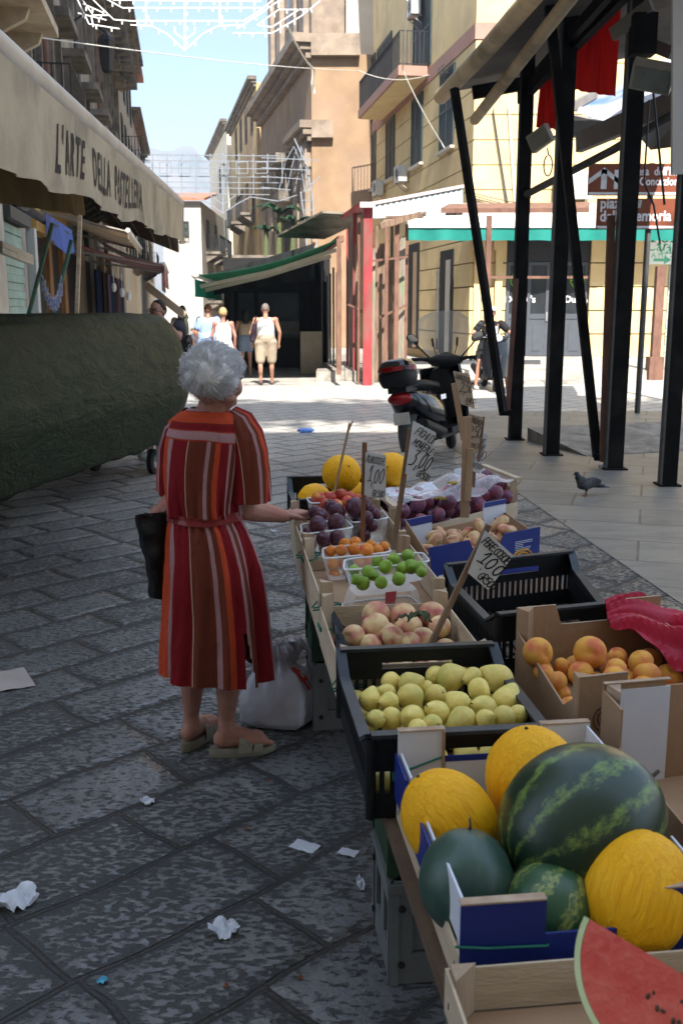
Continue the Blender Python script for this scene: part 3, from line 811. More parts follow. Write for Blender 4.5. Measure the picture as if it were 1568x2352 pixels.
part('lettering', c, M_GRN2, ps); c = MB(); pz = hpx(1499, 597); c.add([pz + Vector((0, -.003, .04)), pz + Vector((.3, -.003, .04)), pz + Vector((.3, -.003, .12)), pz + Vector((.5, -.003, 0)), pz + Vector((.3, -.003, -.12)), pz + Vector((.3, -.003, -.04)), pz + Vector((0, -.003, -.04))], [(0, 1, 2, 3, 4, 5, 6)])
part('arrow', c, M_GRN2, ps)
# pilaster strips left of the shop, drain pipe
c = MB()
for x in (1094, 1142):
 u = FF.px(x, 700)[0]; FF.box(c, u - .1, u + .1, .33, 3.3, .001, .1); FF.box(c, u - .17, u + .17, 3.3, 3.75, .001, .16)
part('pilaster', c, M_YEL, yh)
# ---------------------------------------------------------------- church
CH = thing('church', 'ochre baroque church front with stone pilasters and heavy cornices', 'church', (-1.2, 44.2, 0))
CF = Fac((-1.25, 44.2), (-4.6, 60.0))
zc = CF.px(724, 112)[1]
w = MB()
CFp = [CF.P(0, 0), CF.P(CF.L, 0), CF.P(CF.L, 0, -9), Vector((4, 52, 0)), Vector((1.35, 44.2, 0))]
n = len(CFp)
w.prism([p for p in CFp], (0, 0, zc)); part('wall', w, M_OCHRE, CH)
w = MB(); q = [CF.P(5.5, zc + .9, -.3), CF.P(CF.L - 1.5, zc + .9, -.3), CF.P(CF.L - 1.5, zc + .9, -6), CF.P(5.5, zc + .9, -6)]
w = MB(); w.prism([CF.P(1.8, 0, -.35), CF.P(CF.L - 1.2, 0, -.35), CF.P(CF.L - 1.2, 0, -7), CF.P(1.8, 0, -7)], (0, 0, 12))
for i in range(len(w.v)): w.v[i] = w.v[i] + Vector((0, 0, zc + .85))
part('upper_storey', w, M_OCHRE2, CH)
SF = Fac((-1.25, 44.2), (1.35, 44.2))
co = MB()
cornice(CF, co, 0, CF.L, zc - .15, ((0, .3, .25), (.3, .25, .5), (.55, .35, .85))); SF.box(co, 0, 2.0, zc - .1, zc + .74, .003, .35)
part('cornice', co, M_OCHRE2, CH)
co = MB(); cornice(CF, co, 0, 4.2, zc - 3.4, ((0, .25, .2), (.25, .25, .4), (.5, .3, .55))); SF.box(co, 0, .9, zc - 3.3, zc - 2.6, .003, .3); part('entablature', co, M_OCHRE2, CH)
for (a, b2) in ((.3, 1.6), (2.3, 3.6), (8.0, 9.4), (10.4, 11.8), (13.2, 14.6)):
 pm = MB(); CF.box(pm, a, b2, .3, zc - 3.42, .002, .25); CF.box(pm, a - .12, b2 + .12, .0, 1.4, .002, .34); CF.box(pm, a - .1, b2 + .1, zc - 4.4, zc - 3.9, .002, .32); part('pilaster', pm, M_OCHRE2, CH)
for (a, b2) in ((2.4, 3.7), (5.0, 6.2), (9.2, 10.4), (12.4, 13.4)):
 pm = MB(); CF.box(pm, a, b2, zc + .9, zc + 11, -.34, -.1); part('pilaster', pm, M_OCHRE2, CH)
dr = MB(); CF.box(dr, 4.5, 7.2, .3, 6.4, .002, .1); part('door', dr, M_DARK, CH)
po = MB(); CF.box(po, 4.2, 7.5, 6.6, 7.1, .002, .8); CF.box(po, 4.4, 7.3, 7.1, 8.3, .002, .45); CF.box(po, 4.0, 7.7, 8.3, 8.7, .002, .95); part('portal', po, M_GREYT, CH)
nc = MB(); CF.box(nc, 6.5, 8.6, zc + 3, zc + 8, -.34, -.3); part('window', nc, M_GLASSD, CH)
# pale house wall behind, above the church side
w = MB(); w.bb(.2, 3.2, 45.6, 60, 0, 30); ph = thing('tall_house', 'pale plastered tall wall between the church and the yellow house', 'house', (1.7, 45.6, 0)); part('wall', w, M_CREAM, ph)
w = MB(); w.bb(.15, 3.25, 45.55, 60.05, 30.0, 30.5); part('parapet', w, M_GREYT, ph)
# ---------------------------------------------------------------- far right row
def row_house(name, label, A, B, depth, h, mat, wins, shut, cornm=M_GREYT, balc=(), side=1, roof=None, wsize=(1.0, 2.0)):
 F = Fac(A, B)
 t = thing(name, label, 'house', F.P(F.L / 2, 0, 0))
 w = MB(); w.prism([F.P(0, 0), F.P(F.L, 0), F.P(F.L, 0, -depth), F.P(0, 0, -depth)], (0, 0, h)); part('wall', w, mat, t)
 c = MB(); cornice(F, c, 0, F.L, h - .2); part('cornice', c, cornm, t)
 for (u, z) in wins: shutter_window(F, t, u - wsize[0] / 2, u + wsize[0] / 2, z, z + wsize[1], slat=shut, n=8)
 for (u0, u1, z) in balc: balcony(F, t, u0, u1, z, .9)
 if roof:
  r = MB(); F_ = F
  r.prism([F.P(-.2, h + .35, .4), F.P(F.L + .2, h + .35, .4), F.P(F.L + .2, h + 1.1, -depth), F.P(-.2, h + 1.1, -depth)], (0, 0, .12)); part('roof', r, roof, t)
 return t, F
M_SHB = PM('brown_shutter', (.10, .06, .04), None, 9, .6)
M_YEL2 = PM('deep_yellow_render', (.58, .42, .20), (.45, .31, .15), 1.2, .9, c3=(.33, .24, .15, 1), s3=.6)
def zpx(x, y, Y): return at(x, y, Y).z
row_house('row_house', 'yellow row house with cornice beyond the church', (-4.9, 61), (-8.2, 78), 8, zpx(600, 215, 64), M_YEL2, [(2.5, 12), (6, 12), (9.5, 12), (13, 12), (2.5, 7.5), (6, 7.5), (9.5, 7.5), (13, 7.5)], M_SHB, balc=((1.5, 5, 7.4), (8, 12, 7.4), (1.5, 6, 3.6)))
row_house('row_house', 'pale row house farthest along the right side of the street', (-8.6, 79), (-12.2, 97), 8, zpx(570, 300, 82), M_CREAM, [(2.5, 11), (7, 11), (2.5, 6.5), (7, 6.5), (12, 6.5)], M_SHUT, balc=((1.0, 5, 6.3), (7, 12, 6.3)))
# ---------------------------------------------------------------- end houses
def end_house(name, label, x0, x1, ytop, Y, depth, mat, roofm, yb=740, wins=(), balc=(), rail=None):
 L = at(x0, 700, Y).x; Rr = at(x1, 700, Y).x; h = zpx(x0, ytop, Y)
 F = Fac((L, Y), (Rr, Y))
 t = thing(name, label, 'house', ((L + Rr) / 2, Y, 0))
 w = MB(); w.bb(L, Rr, Y, Y + depth, 0, h); part('wall', w, mat, t)
 r = MB(); r.prism([(L - .3, Y - .35, h + .01), (Rr + .3, Y - .35, h + .01), (Rr + .3, Y + depth / 2, h + 1.0), (L - .3, Y + depth / 2, h + 1.0)], (0, 0, .14)); part('roof', r, roofm, t)
 for (px0, py0, px1, py1) in wins:
  a = F.px(px0, py1); b = F.px(px1, py0); shutter_window(F, t, a[0], b[0], a[1], b[1], slat=M_SHUT, n=8)
 for (px0, px1, py) in balc:
  a = F.px(px0, py); b = F.px(px1, py); balcony(F, t, a[0], b[0], a[1], .8)
 return t, F
eh, EF = end_house('end_house', 'white house with red tile roof closing the street', 380, 467, 462, 62, 12, M_WHITEW, M_TILE, wins=((408, 510, 432, 545),), balc=())
c = MB(); 
u0, z0 = EF.px(408, 545); u1, z1 = EF.px(434, 545); railing(EF, c, u0, u1, z0, .8, .3, .16, .02); part('railing', c, M_IRON, eh)
EG = Fac((at(467, 700, 62).x, 62), (at(467, 700, 62).x - .0, 74))
for (u, z) in ((3, 8.4 - 3), (7, 5.4), (3, 2.2), (7, 2.2)): shutter_window(EG, eh, u - .5, u + .5, z, z + 1.7, slat=M_SHUT, n=8)
for (u0, u1, z) in ((2, 5, 5.2), (6, 9, 5.2), (2, 9, 2.2)): balcony(EG, eh, u0, u1, z, .9)
end_house('end_house', 'cream house with terracotta eaves beyond the white end house', 466, 500, 515, 88, 10, M_CREAM, M_TILE, wins=((478, 560, 486, 590),), balc=((470, 498, 600),))
end_house('end_house', 'pale yellow low house farthest down the street', 498, 560, 560, 112, 10, M_LWALL, M_TILE, wins=((512, 590, 520, 612), (530, 592, 538, 614)))
# ---------------------------------------------------------------- left row of houses
LA = Vector((-4.6, 13.4)); LD = Vector((-.155, 1.0))
lp = lambda Y: (LA.x + LD.x * (Y - LA.y), Y)
def left_house(name, label, Y0, Y1, h, mat, depth=9):
 F = Fac(lp(Y0), lp(Y1)); t = thing(name, label, 'house', F.P(F.L / 2, 0, 0))
 w = MB(); w.prism([F.P(0, 0), F.P(F.L, 0), F.P(F.L, 0, -depth), F.P(0, 0, -depth)], (0, 0, h)); part('wall', w, mat, t)
 return t, F
ha, FA1 = left_house('house', 'sunlit cream house with iron balconies at the near left', 6.0, 16.3, 15, M_LWALL)
for Y0, Y1, z in ((9.4, 14.3, 5.35), (9.4, 14.3, 8.9)):
 balcony(FA1, ha, FA1.P(0, 0).y * 0 + (Y0 - 6), Y1 - 6, z, .95, th=.12, slab=PM('balcony_slab', (.5, .42, .3), (.3, .24, .18), 3, .9))
for Y in (7.5, 10.3, 12.9, 15.2):
 for z in (5.4, 8.95): shutter_window(FA1, ha, Y - 6, Y - 5, z, z + 2.5, slat=M_SHB)
M_FRINGE = PM('pale_render_patch', (.60, .54, .44), (.45, .4, .33), 2, .9)
pl = MB(); FA1.box(pl, 9.6, 10.25, 3.2, 15, .003, .12); FA1.box(pl, 7.2, 8.2, 0, 3.1, .003, .1); part('pilaster', pl, M_FRINGE, ha)
hb, FB1 = left_house('palazzo', 'weathered grey stone palazzo with heavy cornice on the left', 16.32, 45, 11.7, M_GREYP)
c = MB(); cornice(FB1, c, 0, FB1.L, 11.0, ((0, .3, .3), (.3, .25, .55), (.55, .3, .95), (.85, .12, 1.1))); part('cornice', c, M_GREYT, hb)
bk = MB()
for k in range(34): 
 u = .5 + k * .84; FB1.box(bk, u, u + .28, 10.7, 11.28, .31, .85)
part('corbels', bk, M_GREYT, hb, kind='stuff')
for k, Y in enumerate((18.2, 21.4, 24.6, 28, 31.5, 35, 38.5, 42)):
 u = Y - 16.3
 for z, hh in ((4.6, 2.4), (8.2, 1.9)):
  f = shutter_window(FB1, hb, u - .55, u + .55, z, z + hh, slat=M_SHB if k % 2 else M_SHUT, frame=M_GREYT)
  hd = MB(); FB1.box(hd, u - .9, u + .9, z + hh + .18, z + hh + .34, .003, .5); FB1.box(hd, u - .78, u - .62, z - .2, z + hh + .17, .003, .16); FB1.box(hd, u + .62, u + .78, z - .2, z + hh + .17, .003, .16); part('surround', hd, M_GREYT, f)
 if k in (0, 2, 3, 5): balcony(FB1, hb, u - 1.2, u + 1.2, 4.55, .85, th=.14)
for Y, m in ((19.8, M_RUST), (26.2, M_GREYST), (33, M_RUST)):
 d_ = MB(); u = Y - 16.3; d_.tube([FB1.P(u, 3, .1), FB1.P(u, 10.6, .1), FB1.P(u, 11, .5)], .07, 8); part('drainpipe', d_, m, hb)
lmp = thing('wall_lantern', 'dark iron lantern on a bracket on the grey palazzo', 'street lamp', FB1.P(7.0, 6.6, 0))
c = MB(); c.tube([FB1.P(7, 7.6, 0), FB1.P(7, 7.9, .5), FB1.P(7, 7.6, 1.0)], .03, 6); part('bracket', c, M_IRON, lmp)
c = MB(); p = FB1.P(7, 6.75, 1.0); c.lathe([(.05, .85), (.16, .75), (.2, .66), (.12, .05), (.06, 0)], 6, p); part('lantern_head', c, M_IRON, lmp)
hc, FC1 = left_house('house', 'cream house with terracotta eaves beyond the grey palazzo', 45.02, 58, 14.0, M_CREAM)
c = MB(); cornice(FC1, c, 0, FC1.L, 13.6, ((0, .25, .3), (.25, .25, .7))); part('cornice', c, M_TILE, hc)
for Y in (47, 50, 53, 56):
 for z in (4.2, 8.2, 11.2): shutter_window(FC1, hc, Y - 45.5, Y - 44.5, z, z + 1.9, n=8)
balcony(FC1, hc, 1, 5, 8.1, .9); balcony(FC1, hc, 7, 12, 4.1, .9)
hd_, FD1 = left_house('house', 'pale house with green awning cloth far down on the left', 58.02, 74, 12.4, M_WHITEW)
c = MB(); cornice(FD1, c, 0, FD1.L, 12.0); part('cornice', c, M_GREYT, hd_)
for Y in (60, 63, 66, 70):
 for z in (4.2, 8.4): shutter_window(FD1, hd_, Y - 58.5, Y - 57.5, z, z + 2, n=8)
balcony(FD1, hd_, 1, 6, 8.2, .95); balcony(FD1, hd_, 7, 13, 4.2, .95)
gc = MB(); gc.grid(lambda u, v: FD1.P(1.1 + 4.8 * u, 10.6 - 2.2 * v, .2 + .75 * v + .03 * math.sin(u * 30)), 30, 4, .01)
solo('balcony_cloth', gc, PM('faded_green_cloth', (.10, .28, .22), (.07, .2, .16), 3, .8), 'faded green cloth hung over a balcony far down the left side', 'awning', smooth=True)
lh, FE1 = left_house('house', 'last pale house on the left before the white end house', 74.02, 92, 10.5, M_CREAM)
for Y in (76, 80, 84):
 for z in (3.8, 7): shutter_window(FE1, lh, Y - 74.5, Y - 73.5, z, z + 1.9, n=8)
c = MB(); cornice(FE1, c, 0, FE1.L, 10.2); part('cornice', c, M_GREYT, lh)
# shopfronts at street level, left
sf = MB(); FA1.box(sf, 7.2, 8.25, 0, 3.1, .1, .16)
sh = thing('shopfront', 'green ribbed roller shutter between pale pilasters on the left', 'shopfront', FA1.P(9.2, 0, .1))
c = MB()
for k in range(24): FA1.box(c, 8.35, 9.95, .1 + k * .115, .1 + k * .115 + .108, .03, .06 + .018 * (k % 2))
part('roller_shutter', c, PM('pale_green_shutter', (.35, .47, .40), (.24, .34, .29), 3, .5), sh)
c = MB(); FA1.box(c, 8.2, 10.1, 2.9, 3.6, .003, .2); part('shutter_box', c, M_GREYST, sh)
c = MB(); FA1.box(c, 10.0, 10.28, 0, 2.9, .13, .25); part('jamb', c, M_WHITEW, sh)
M_WOODD = PM('varnished_wood', (.30, .15, .05), (.18, .085, .03), 5, .6, stretch=(5, 5, .6))
sh2 = thing('shopfront', 'brown wooden shopfront with orange brown panels behind the green poles', 'shopfront', FB1.P(2.5, 0, .1))
for u0, u1, m in ((.4, .75, M_WOODD), (.78, 2.2, M_DARK), (2.25, 2.7, M_WOODD), (2.73, 4.4, M_DARK), (4.45, 5.0, M_WOODD)):
 c = MB(); FB1.box(c, u0, u1, 0, 2.9, .003, .12 if m is M_WOODD else .03); part('panel', c, m, sh2)
c = MB(); FB1.box(c, .4, 5.0, 2.93, 3.6, .003, .18); part('signboard', c, PM('plain_ochre_board', (.40, .25, .07), (.3, .18, .05), 4, .7), sh2)
sh3 = thing('shopfront', 'row of dark open shop bays along the left side', 'shopfront', FB1.P(15, 0, .1))
for k in range(6):
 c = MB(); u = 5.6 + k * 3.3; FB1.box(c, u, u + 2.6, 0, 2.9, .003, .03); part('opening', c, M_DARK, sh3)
 c = MB(); FB1.box(c, u + 2.65, u + 3.2, 0, 3.3, .003, .15); part('pier', c, M_GREYP if k % 2 else M_LWALL, sh3)
# dark garments on a rail in the bays
random.seed(5)
gl_m = [PM('dark_blue_cloth', (.03, .05, .11), None, 6, .9), PM('brown_cloth', (.10, .06, .045), None, 6, .9), PM('faded_violet_cloth', (.20, .14, .20), None, 6, .9)]
for k in range(7):
 u = 8.0 + k * 1.55; c = MB()
 c.grid(lambda a, b: FB1.P(u + .9 * a, 2.6 - 1.2 * b, .45 + .06 * math.sin(a * 14 + k)), 14, 4, .01)
 solo('garment', c, gl_m[k % 3], 'dark garment hanging in the shop bays on the left', 'garment', 'garments in the left shop bays', smooth=True)
# ---------------------------------------------------------------- left awnings
M_CANV = PM('dirty_cream_canvas', (.72, .60, .42), (.58, .47, .32), 2.2, .85, .006, 20, c3=(.30, .25, .18, 1), s3=1.5, trans=.35)
M_BARG = PM('grey_aluminium_bar', (.40, .39, .37), (.30, .29, .28), 3, .45, metal=.4)
A0 = at(-70, 92, 4.1); A1 = at(408, 468, 13.2)
A0.z = A1.z - (A1.z - at(0, 150, 4.75).z) * (13.2 - 4.1) / (13.2 - 4.75)
aw = thing('pastry_shop_awning', 'long cream pastry shop awning with black lettering on its hanging valance', 'awning', (A0 + A1) / 2)
dA = (A1 - A0); LAw = dA.length
c = MB(); c.tube([A0, A0 + dA * .5, A1], .085, 14); part('front_bar', c, M_BARG, aw, smooth=True)
nA = Vector((-dA.y, dA.x, 0)).normalized()           # towards the wall
def valf(u, v):
 p = A0 + dA * u; s = u * LAw
 hh = .43 + .018 * math.sin(s * 2.3) + .012 * math.sin(s * 5.1 + 1)
 return p + Vector((0, 0, -.05 - hh * v)) - nA * (.075 - .02 * v + (.012 * math.sin(s * 3.1) + (.004 + .014 * v ** 3) * math.sin(s * 8.3 + 2 * math.sin(s)) + .008 * v ** 2 * math.sin(s * 17 + 3 * v)) * v)
c = MB(); c.grid(valf, 260, 10, .004); part('valance', c, M_CANV, aw, smooth=True)
rd = Vector((-4.35, 0, 0))
c = MB(); c.grid(lambda u, v: (A0 + dA * u).lerp(Vector((-4.25 - .05 * u, (A0 + dA * u).y + .2, 4.1)), v) + Vector((0, 0, .07 - .12 * math.sin(v * math.pi))), 20, 8, .006)
part('fabric', c, M_CANV, aw, smooth=True)
c = MB()
for k in (.12, .5, .9):
 p = A0 + dA * k; c.beam(p, Vector((-4.3, p.y + .2, 3.6)), .05)
part('folding_arm', c, M_BARG, aw)
# lettering on the valance
fv = MB()
def text_path(mb, txt, s0, s1, hgt, z0, mat_):
 tmp = MB(); text_into(tmp, txt, Matrix.Identity(4), 1.0, 0.0, 1, .022, 1.35, sub=4)
 xs = [p.x for p in tmp.v]; x0, x1 = min(xs), max(xs); zs = [p.y for p in tmp.v]; y1 = max(zs)
 vs = []
 for p in tmp.v:
  s = s0 + (s1 - s0) * (p.x - x0) / (x1 - x0); v = z0 - hgt * p.y / y1
  q = valf(s, v); vs.append(q - nA * .009)
 mb.add(vs, tmp.f)
FAw = Fac((A0.x, A0.y), (A1.x, A1.y))
s0 = FAw.px(100, 330)[0] / FAw.L; s1 = FAw.px(306, 460)[0] / FAw.L
text_path(fv, "L'ARTE  DELLA  PASTELLERIA", s0, s1, .54, .76, None)
part('lettering', fv, PM('black_lettering', (.035, .03, .028), None, 8, .8), aw)
# yellow-brown awning behind it
b0 = at(-40, 385, 6.5); b1 = at(190, 455, 12.5)
yb = thing('old_awning', 'yellow brown awning front hanging behind the cream pastry shop awning', 'awning', (b0 + b1) / 2)
c = MB(); db = b1 - b0; nb = Vector((-db.y, db.x, 0)).normalized()
c.grid(lambda u, v: b0 + db * u + Vector((0, 0, .1 - .30 * v)) + nb * .02 * math.sin(u * 30) * v, 40, 3, .005); part('valance', c, PM('yellow_brown_canvas', (.30, .22, .08), (.2, .14, .05), 2, .85, trans=.3), yb, smooth=True)
c = MB(); c.tube([b0 + Vector((0, 0, .12)), b1 + Vector((0, 0, .12))], .05, 10); part('front_bar', c, M_BARG, yb)
c = MB(); c.grid(lambda u, v: (b0 + db * u + Vector((0, 0, .14))).lerp(Vector((-4.5, (b0 + db * u).y, 3.5)), v), 6, 4, .005); part('fabric', c, PM('yellow_brown_canvas_top', (.30, .22, .08), (.2, .14, .05), 2, .85), yb)
# blue rolled tarp on green poles
bt = thing('blue_tarp_awning', 'rolled blue tarp awning propped on two green slanting poles', 'awning', at(100, 720, 13.2))
M_BLUE = PM('blue_tarp', (.07, .15, .48), (.05, .11, .38), 4, .6, .006, 9, trans=.25)
r0 = at(35, 463, 11.3); r1 = at(158, 540, 15.4); dr_ = r1 - r0
c = MB(); c.tube([r0, r1], .055, 10); part('roller', c, PM('navy_roll', (.03, .05, .13), None, 4, .6), bt)
c = MB(); c.grid(lambda u, v: r0 + dr_ * (.42 + .58 * u) + Vector((.05 + .03 * math.sin(u * 14) * v, -.02, .07 - (.36 - .06 * math.sin(u * 7)) * v)), 30, 6, .006); part('tarp', c, M_BLUE, bt, smooth=True)
for (x0, y0, x1, y1, Y) in ((121, 512, 62, 740, 12.9), (165, 551, 117, 745, 13.6)):
 c = MB(); p0 = at(x0, y0, Y); p1 = at(x1, y1, Y); dd = (p1 - p0); p1 = p0 + dd * (p0.z / (p0.z - p1.z)); c.tube([p0, p1], .028, 8); part('pole', c, PM('green_paint', (.10, .22, .17), None, 6, .6), bt)
c = MB(); c.tube([at(28, 455, 11.3), at(62, 475, 11.6)], .05, 8); part('end_cap', c, M_PLASW, bt)
ga = MB()
p0, p1 = at(97, 632, 13.0), at(142, 632, 13.4)
for k in range(9):
 t = (k + .5) / 9; q = sag(p0, p1, .3, 20)[int(t * 20)]
 ga.hexa([q + Vector((-.022, 0, -.16)), q + Vector((.022, 0, -.16)), q + Vector((.022, .01, -.16)), q + Vector((-.022, .01, -.16))], [q + Vector((-.03, 0, 0)), q + Vector((.03, 0, 0)), q + Vector((.03, .01, 0)), q + Vector((-.03, .01, 0))])
ga.tube(sag(p0, p1, .3, 12), .008, 5)
solo('pennant_garland', ga, PM('white_blue_pennants', (.75, .75, .8), (.2, .28, .6), 18, .8), 'small white and blue pennant garland hung between the green poles', 'garland')
# boarded canopy with rafters
tc_ = thing('tiled_canopy', 'dark sloping canopy of grey sheets on rafters over the left shops', 'canopy', FB1.P(8, 3, 1))
def canp(u, v): return FB1.P(2.0 + 13 * u, 4.3 - .9 * v, .1 + 2.3 * v)
c = MB(); c.grid(lambda u, v: canp(u, v) + Vector((0, 0, .05)), 13, 6, .02); part('sheet_roof', c, PM('grey_slate_sheet', (.13, .12, .115), (.06, .056, .054), 4, .8), tc_)
c = MB()
for k in range(14): c.beam(canp(k / 13, 0), canp(k / 13, 1.0), .06, .08)
for v in (.1, .3, .5, .7, .9): c.beam(canp(0, v) - Vector((0, 0, .02)), canp(1, v) - Vector((0, 0, .02)), .04, .03)
part('rafters', c, M_WOODO, tc_, kind='stuff')
bo = MB(); random.seed(8)
for k in range(5):
 p = FB1.P(.3 + k * .7, 3.75 + .1 * k % .3, 1.6 + .15 * k); bo.beam(p, p + FB1.d * 1.9 + Vector((.2, 0, random.uniform(-.2, .3))), .14, .03)
bo.beam(FB1.P(1.8, 3.9, 1.9), FB1.P(2.5, 3.2, 1.95), .12, .03)
bo.beam(FB1.P(.2, 3.6, 1.7), FB1.P(4.6, 3.6, 1.7), .1, .06); bo.beam(FB1.P(.5, 0, .6), FB1.P(.5, 3.6, .9), .06)
solo('plank_canopy', bo, PM('sunbleached_plank', (.46, .37, .27), (.3, .23, .16), 4, .85, stretch=(.7, 4, 4)), 'loose sunbleached planks on posts forming a rough canopy on the left', 'canopy')
# beige and red striped awnings
def side_awning(name, label, u0, u1, zt, zb, o, mats, drop=.3, stripes=0):
 t = thing(name, label, 'awning', FB1.P((u0 + u1) / 2, zb, o))
 c = MB()
 def fn(u, v): return FB1.P(u0 + (u1 - u0) * u, zt + (zb - zt) * v - .07 * math.sin(v * math.pi), .1 + (o - .1) * v)
 n = 24; c.grid(fn, n, 6, .006)
 if stripes: c.m = [((f[0] // 7) // max(1, n // stripes)) % 2 if True else 0 for f in c.f]
 part('fabric', c, mats, t, smooth=True)
 c = MB(); c.grid(lambda u, v: FB1.P(u0 + (u1 - u0) * u, zb - drop * v, o + .02 * math.sin(u * 40) * v), n, 3, .005)
 if stripes: c.m = [((f[0] // 4) // max(1, n // stripes)) % 2 for f in c.f]
 part('valance', c, mats, t, smooth=True)
 c = MB(); c.tube([FB1.P(u0, zb + .03, o), FB1.P(u1, zb + .03, o)], .04, 8); part('front_bar', c, M_PLASW, t)
 for k in (0, 1):
  c = MB(); u = u0 + .15 if k == 0 else u1 - .15; c.beam(FB1.P(u, zt - .2, .1), FB1.P(u, zb, o), .05); part('folding_arm', c, M_ALU, t)
M_BEIGE = PM('beige_canvas', (.55, .45, .33), (.42, .33, .24), 3, .85, trans=.3)
M_RED = PM('faded_red_canvas', (.50, .075, .07), (.40, .055, .05), 3, .8, trans=.3); M_WHC = PM('white_canvas', (.75, .70, .66), (.6, .55, .5), 3, .8, trans=.3)
M_MAUVE = PM('faded_mauve_canvas', (.33, .20, .20), (.25, .15, .16), 3, .85, trans=.3)
side_awning('beige_awning', 'beige canvas awning above the red and white one on the left', .9, 6.2, 3.5, 2.95, 1.6, M_BEIGE, .12)
side_awning('striped_awning', 'red and white striped awning on the left side of the street', 5.5, 10.8, 3.1, 2.6, 2.1, [M_RED, M_WHC], .42, 8)
side_awning('mauve_awning', 'faded mauve awning beyond the red and white striped one', 12.5, 18, 3.6, 2.9, 1.9, M_MAUVE, .7)
bp = MB(); p0, p1 = at(335, 655, 24), at(425, 725, 24); bp.beam(p0, p1, .22, .16)
solo('awning_roll', bp, M_BEIGE, 'beige rolled awning sloping down above the backpack man', 'awning')
for k, (x, y) in enumerate(((262, 660), (281, 672), (296, 680))):
 c = MB(); p = at(x, y, 19.5); c.tube([p, p + Vector((0, 0, .35))], .006, 4); c.ball(p, (.05, .05, .09), 8, 6)
 solo('hanging_bulb', c, M_PLASW, 'pale bulb hanging on a cord below the red striped awning', 'bulb', 'bulbs below the striped awning')
tl = thing('tube_lamp', 'white twin tube lamp hanging at the far left edge', 'lamp', at(38, 575, 11.5))
c = MB(); c.beam(at(0, 560, 11), at(72, 592, 12.4), .06); part('tube', c, M_PLASW, tl)
c = MB(); c.beam(at(0, 574, 11), at(72, 603, 12.4), .06); part('tube', c, M_PLASW, tl)
ba = MB(); ba.beam(at(0, 566, 11.05), at(75, 597, 12.45), .03); part('bar', ba, M_ALU, tl)
# ---------------------------------------------------------------- light arches over the street
def lumi(mb, pts, Y, w=.02, bulbs=True, step=.2, dz=-1):
 P = [at(x, y, Y) for x, y in pts]; w *= .62 if Y > 30 else 1
 for a, b in zip(P, P[1:]):
  mb.beam(a, b, w, w * .8)
  if bulbs:
   L = (b - a).length; n = int(L / step)
   for i in range(n):
    p = a.lerp(b, (i + .5) / n); d = (b - a).normalized(); up = Vector((d.z, 0, -d.x)); up = up if up.z * dz > 0 else -up
    mb.box(p + up * .035, (.02, .02, .05))
la = MB()
Y1_ = 17.0
L1 = [[(150, -30), (190, 0), (215, 35), (250, 35)], [(165, -30), (205, 55), (275, 66)], [(178, -40), (220, 5), (262, 45), (300, 48), (560, 48), (600, 22), (650, -20)],
 [(240, -5), (282, 18), (600, 18)], [(260, 0), (600, 3)], [(300, 57), (350, 60), (385, 78), (425, 116), (465, 78), (500, 60), (560, 57)],
 [(425, -20), (425, 116)], [(336, -20), (336, 60)], [(505, -20), (505, 60)], [(402, 75), (425, 92), (448, 75)], [(402, 62), (402, 75)], [(448, 62), (448, 75)],
 [(535, 76), (625, 76), (690, 38), (735, 2)], [(545, 66), (600, 30), (640, 2)], [(590, 58), (640, 22), (715, 22)], [(590, 58), (625, 62), (690, 20)], [(640, 18), (640, -20)], [(180, 30), (245, 46)], [(190, 8), (240, 30)], [(210, 35), (215, 62)]]
for p in L1: lumi(la, p, Y1_)
for p in L1[:4] + L1[12:15]: lumi(la, p, Y1_ + .7, bulbs=False)
solo('light_arch', la, M_LUMI, 'nearer white festival light frame spanning the street at the top', 'light arch', 'festival light arches')
la = MB(); Y2_ = 42.0
for y in (355, 368, 385, 404, 417, 430, 444): lumi(la, [(318 if y < 420 else 350, y), (640 - (0 if y < 420 else 20), y + 3)], Y2_, .06, y in (355, 430), .5)
for x in range(318, 650, 33): lumi(la, [(x, 353), (x, 446 - (abs(x - 480) > 120) * 25)], Y2_, .06, False)
for x in range(335, 640, 44):
 lumi(la, [(x - 12, 372), (x + 14, 372), (x + 14, 398), (x - 12, 398), (x - 12, 372)], Y2_ - .1, .05, False)
lumi(la, [(318, 355), (318, 400), (395, 446), (450, 452), (482, 468), (512, 490), (545, 468), (575, 452), (640, 462), (690, 445), (735, 405)], Y2_, .07, True, .5)
lumi(la, [(512, 352), (512, 490)], Y2_, .09, False); lumi(la, [(480, 446), (512, 470), (545, 446)], Y2_, .06)
for y in (362, 385, 405, 430): lumi(la, [(600, y), (735 - (y - 362), y + 6)], Y2_ - .5, .06, False)
for k in range(3): lumi(la, [(640 + k * 18, 440), (655 + k * 18, 372), (675 + k * 8, 336), (690 + k * 8, 372), (700 + k * 8, 440)], Y2_ - .4 + .2 * k, .05, False)
lumi(la, [(676, 318), (700, 372), (716, 440), (724, 520), (728, 585)], Y2_ - .3, .1, True, .5); lumi(la, [(690, 440), (702, 520), (706, 590)], Y2_ - .3, .08, False)
for k in range(6): lumi(la, [(691 + k * 2.6, 460 + k * 22), (718 + k * 2, 460 + k * 22)], Y2_ - .3, .05, False)
solo('light_arch', la, PM('grey_light_frame', (.24, .26, .30), (.18, .2, .23), 8, .6), 'farther grey festival light lattice hanging over the street', 'light arch', 'festival light arches')
wr = MB(); wr.tube(sag(at(-20, 70, 14), at(824, 162, 33), .1, 16), .009, 5); wr.tube(sag(at(824, 162, 33), at(985, 172, 32), .2, 8), .011, 5); wr.tube(sag(at(660, 60, 20), at(722, 160, 29), .1, 6), .025, 5); wr.tube([at(722, 160, 29), at(716, 190, 29), at(722, 215, 29)], .03, 5)
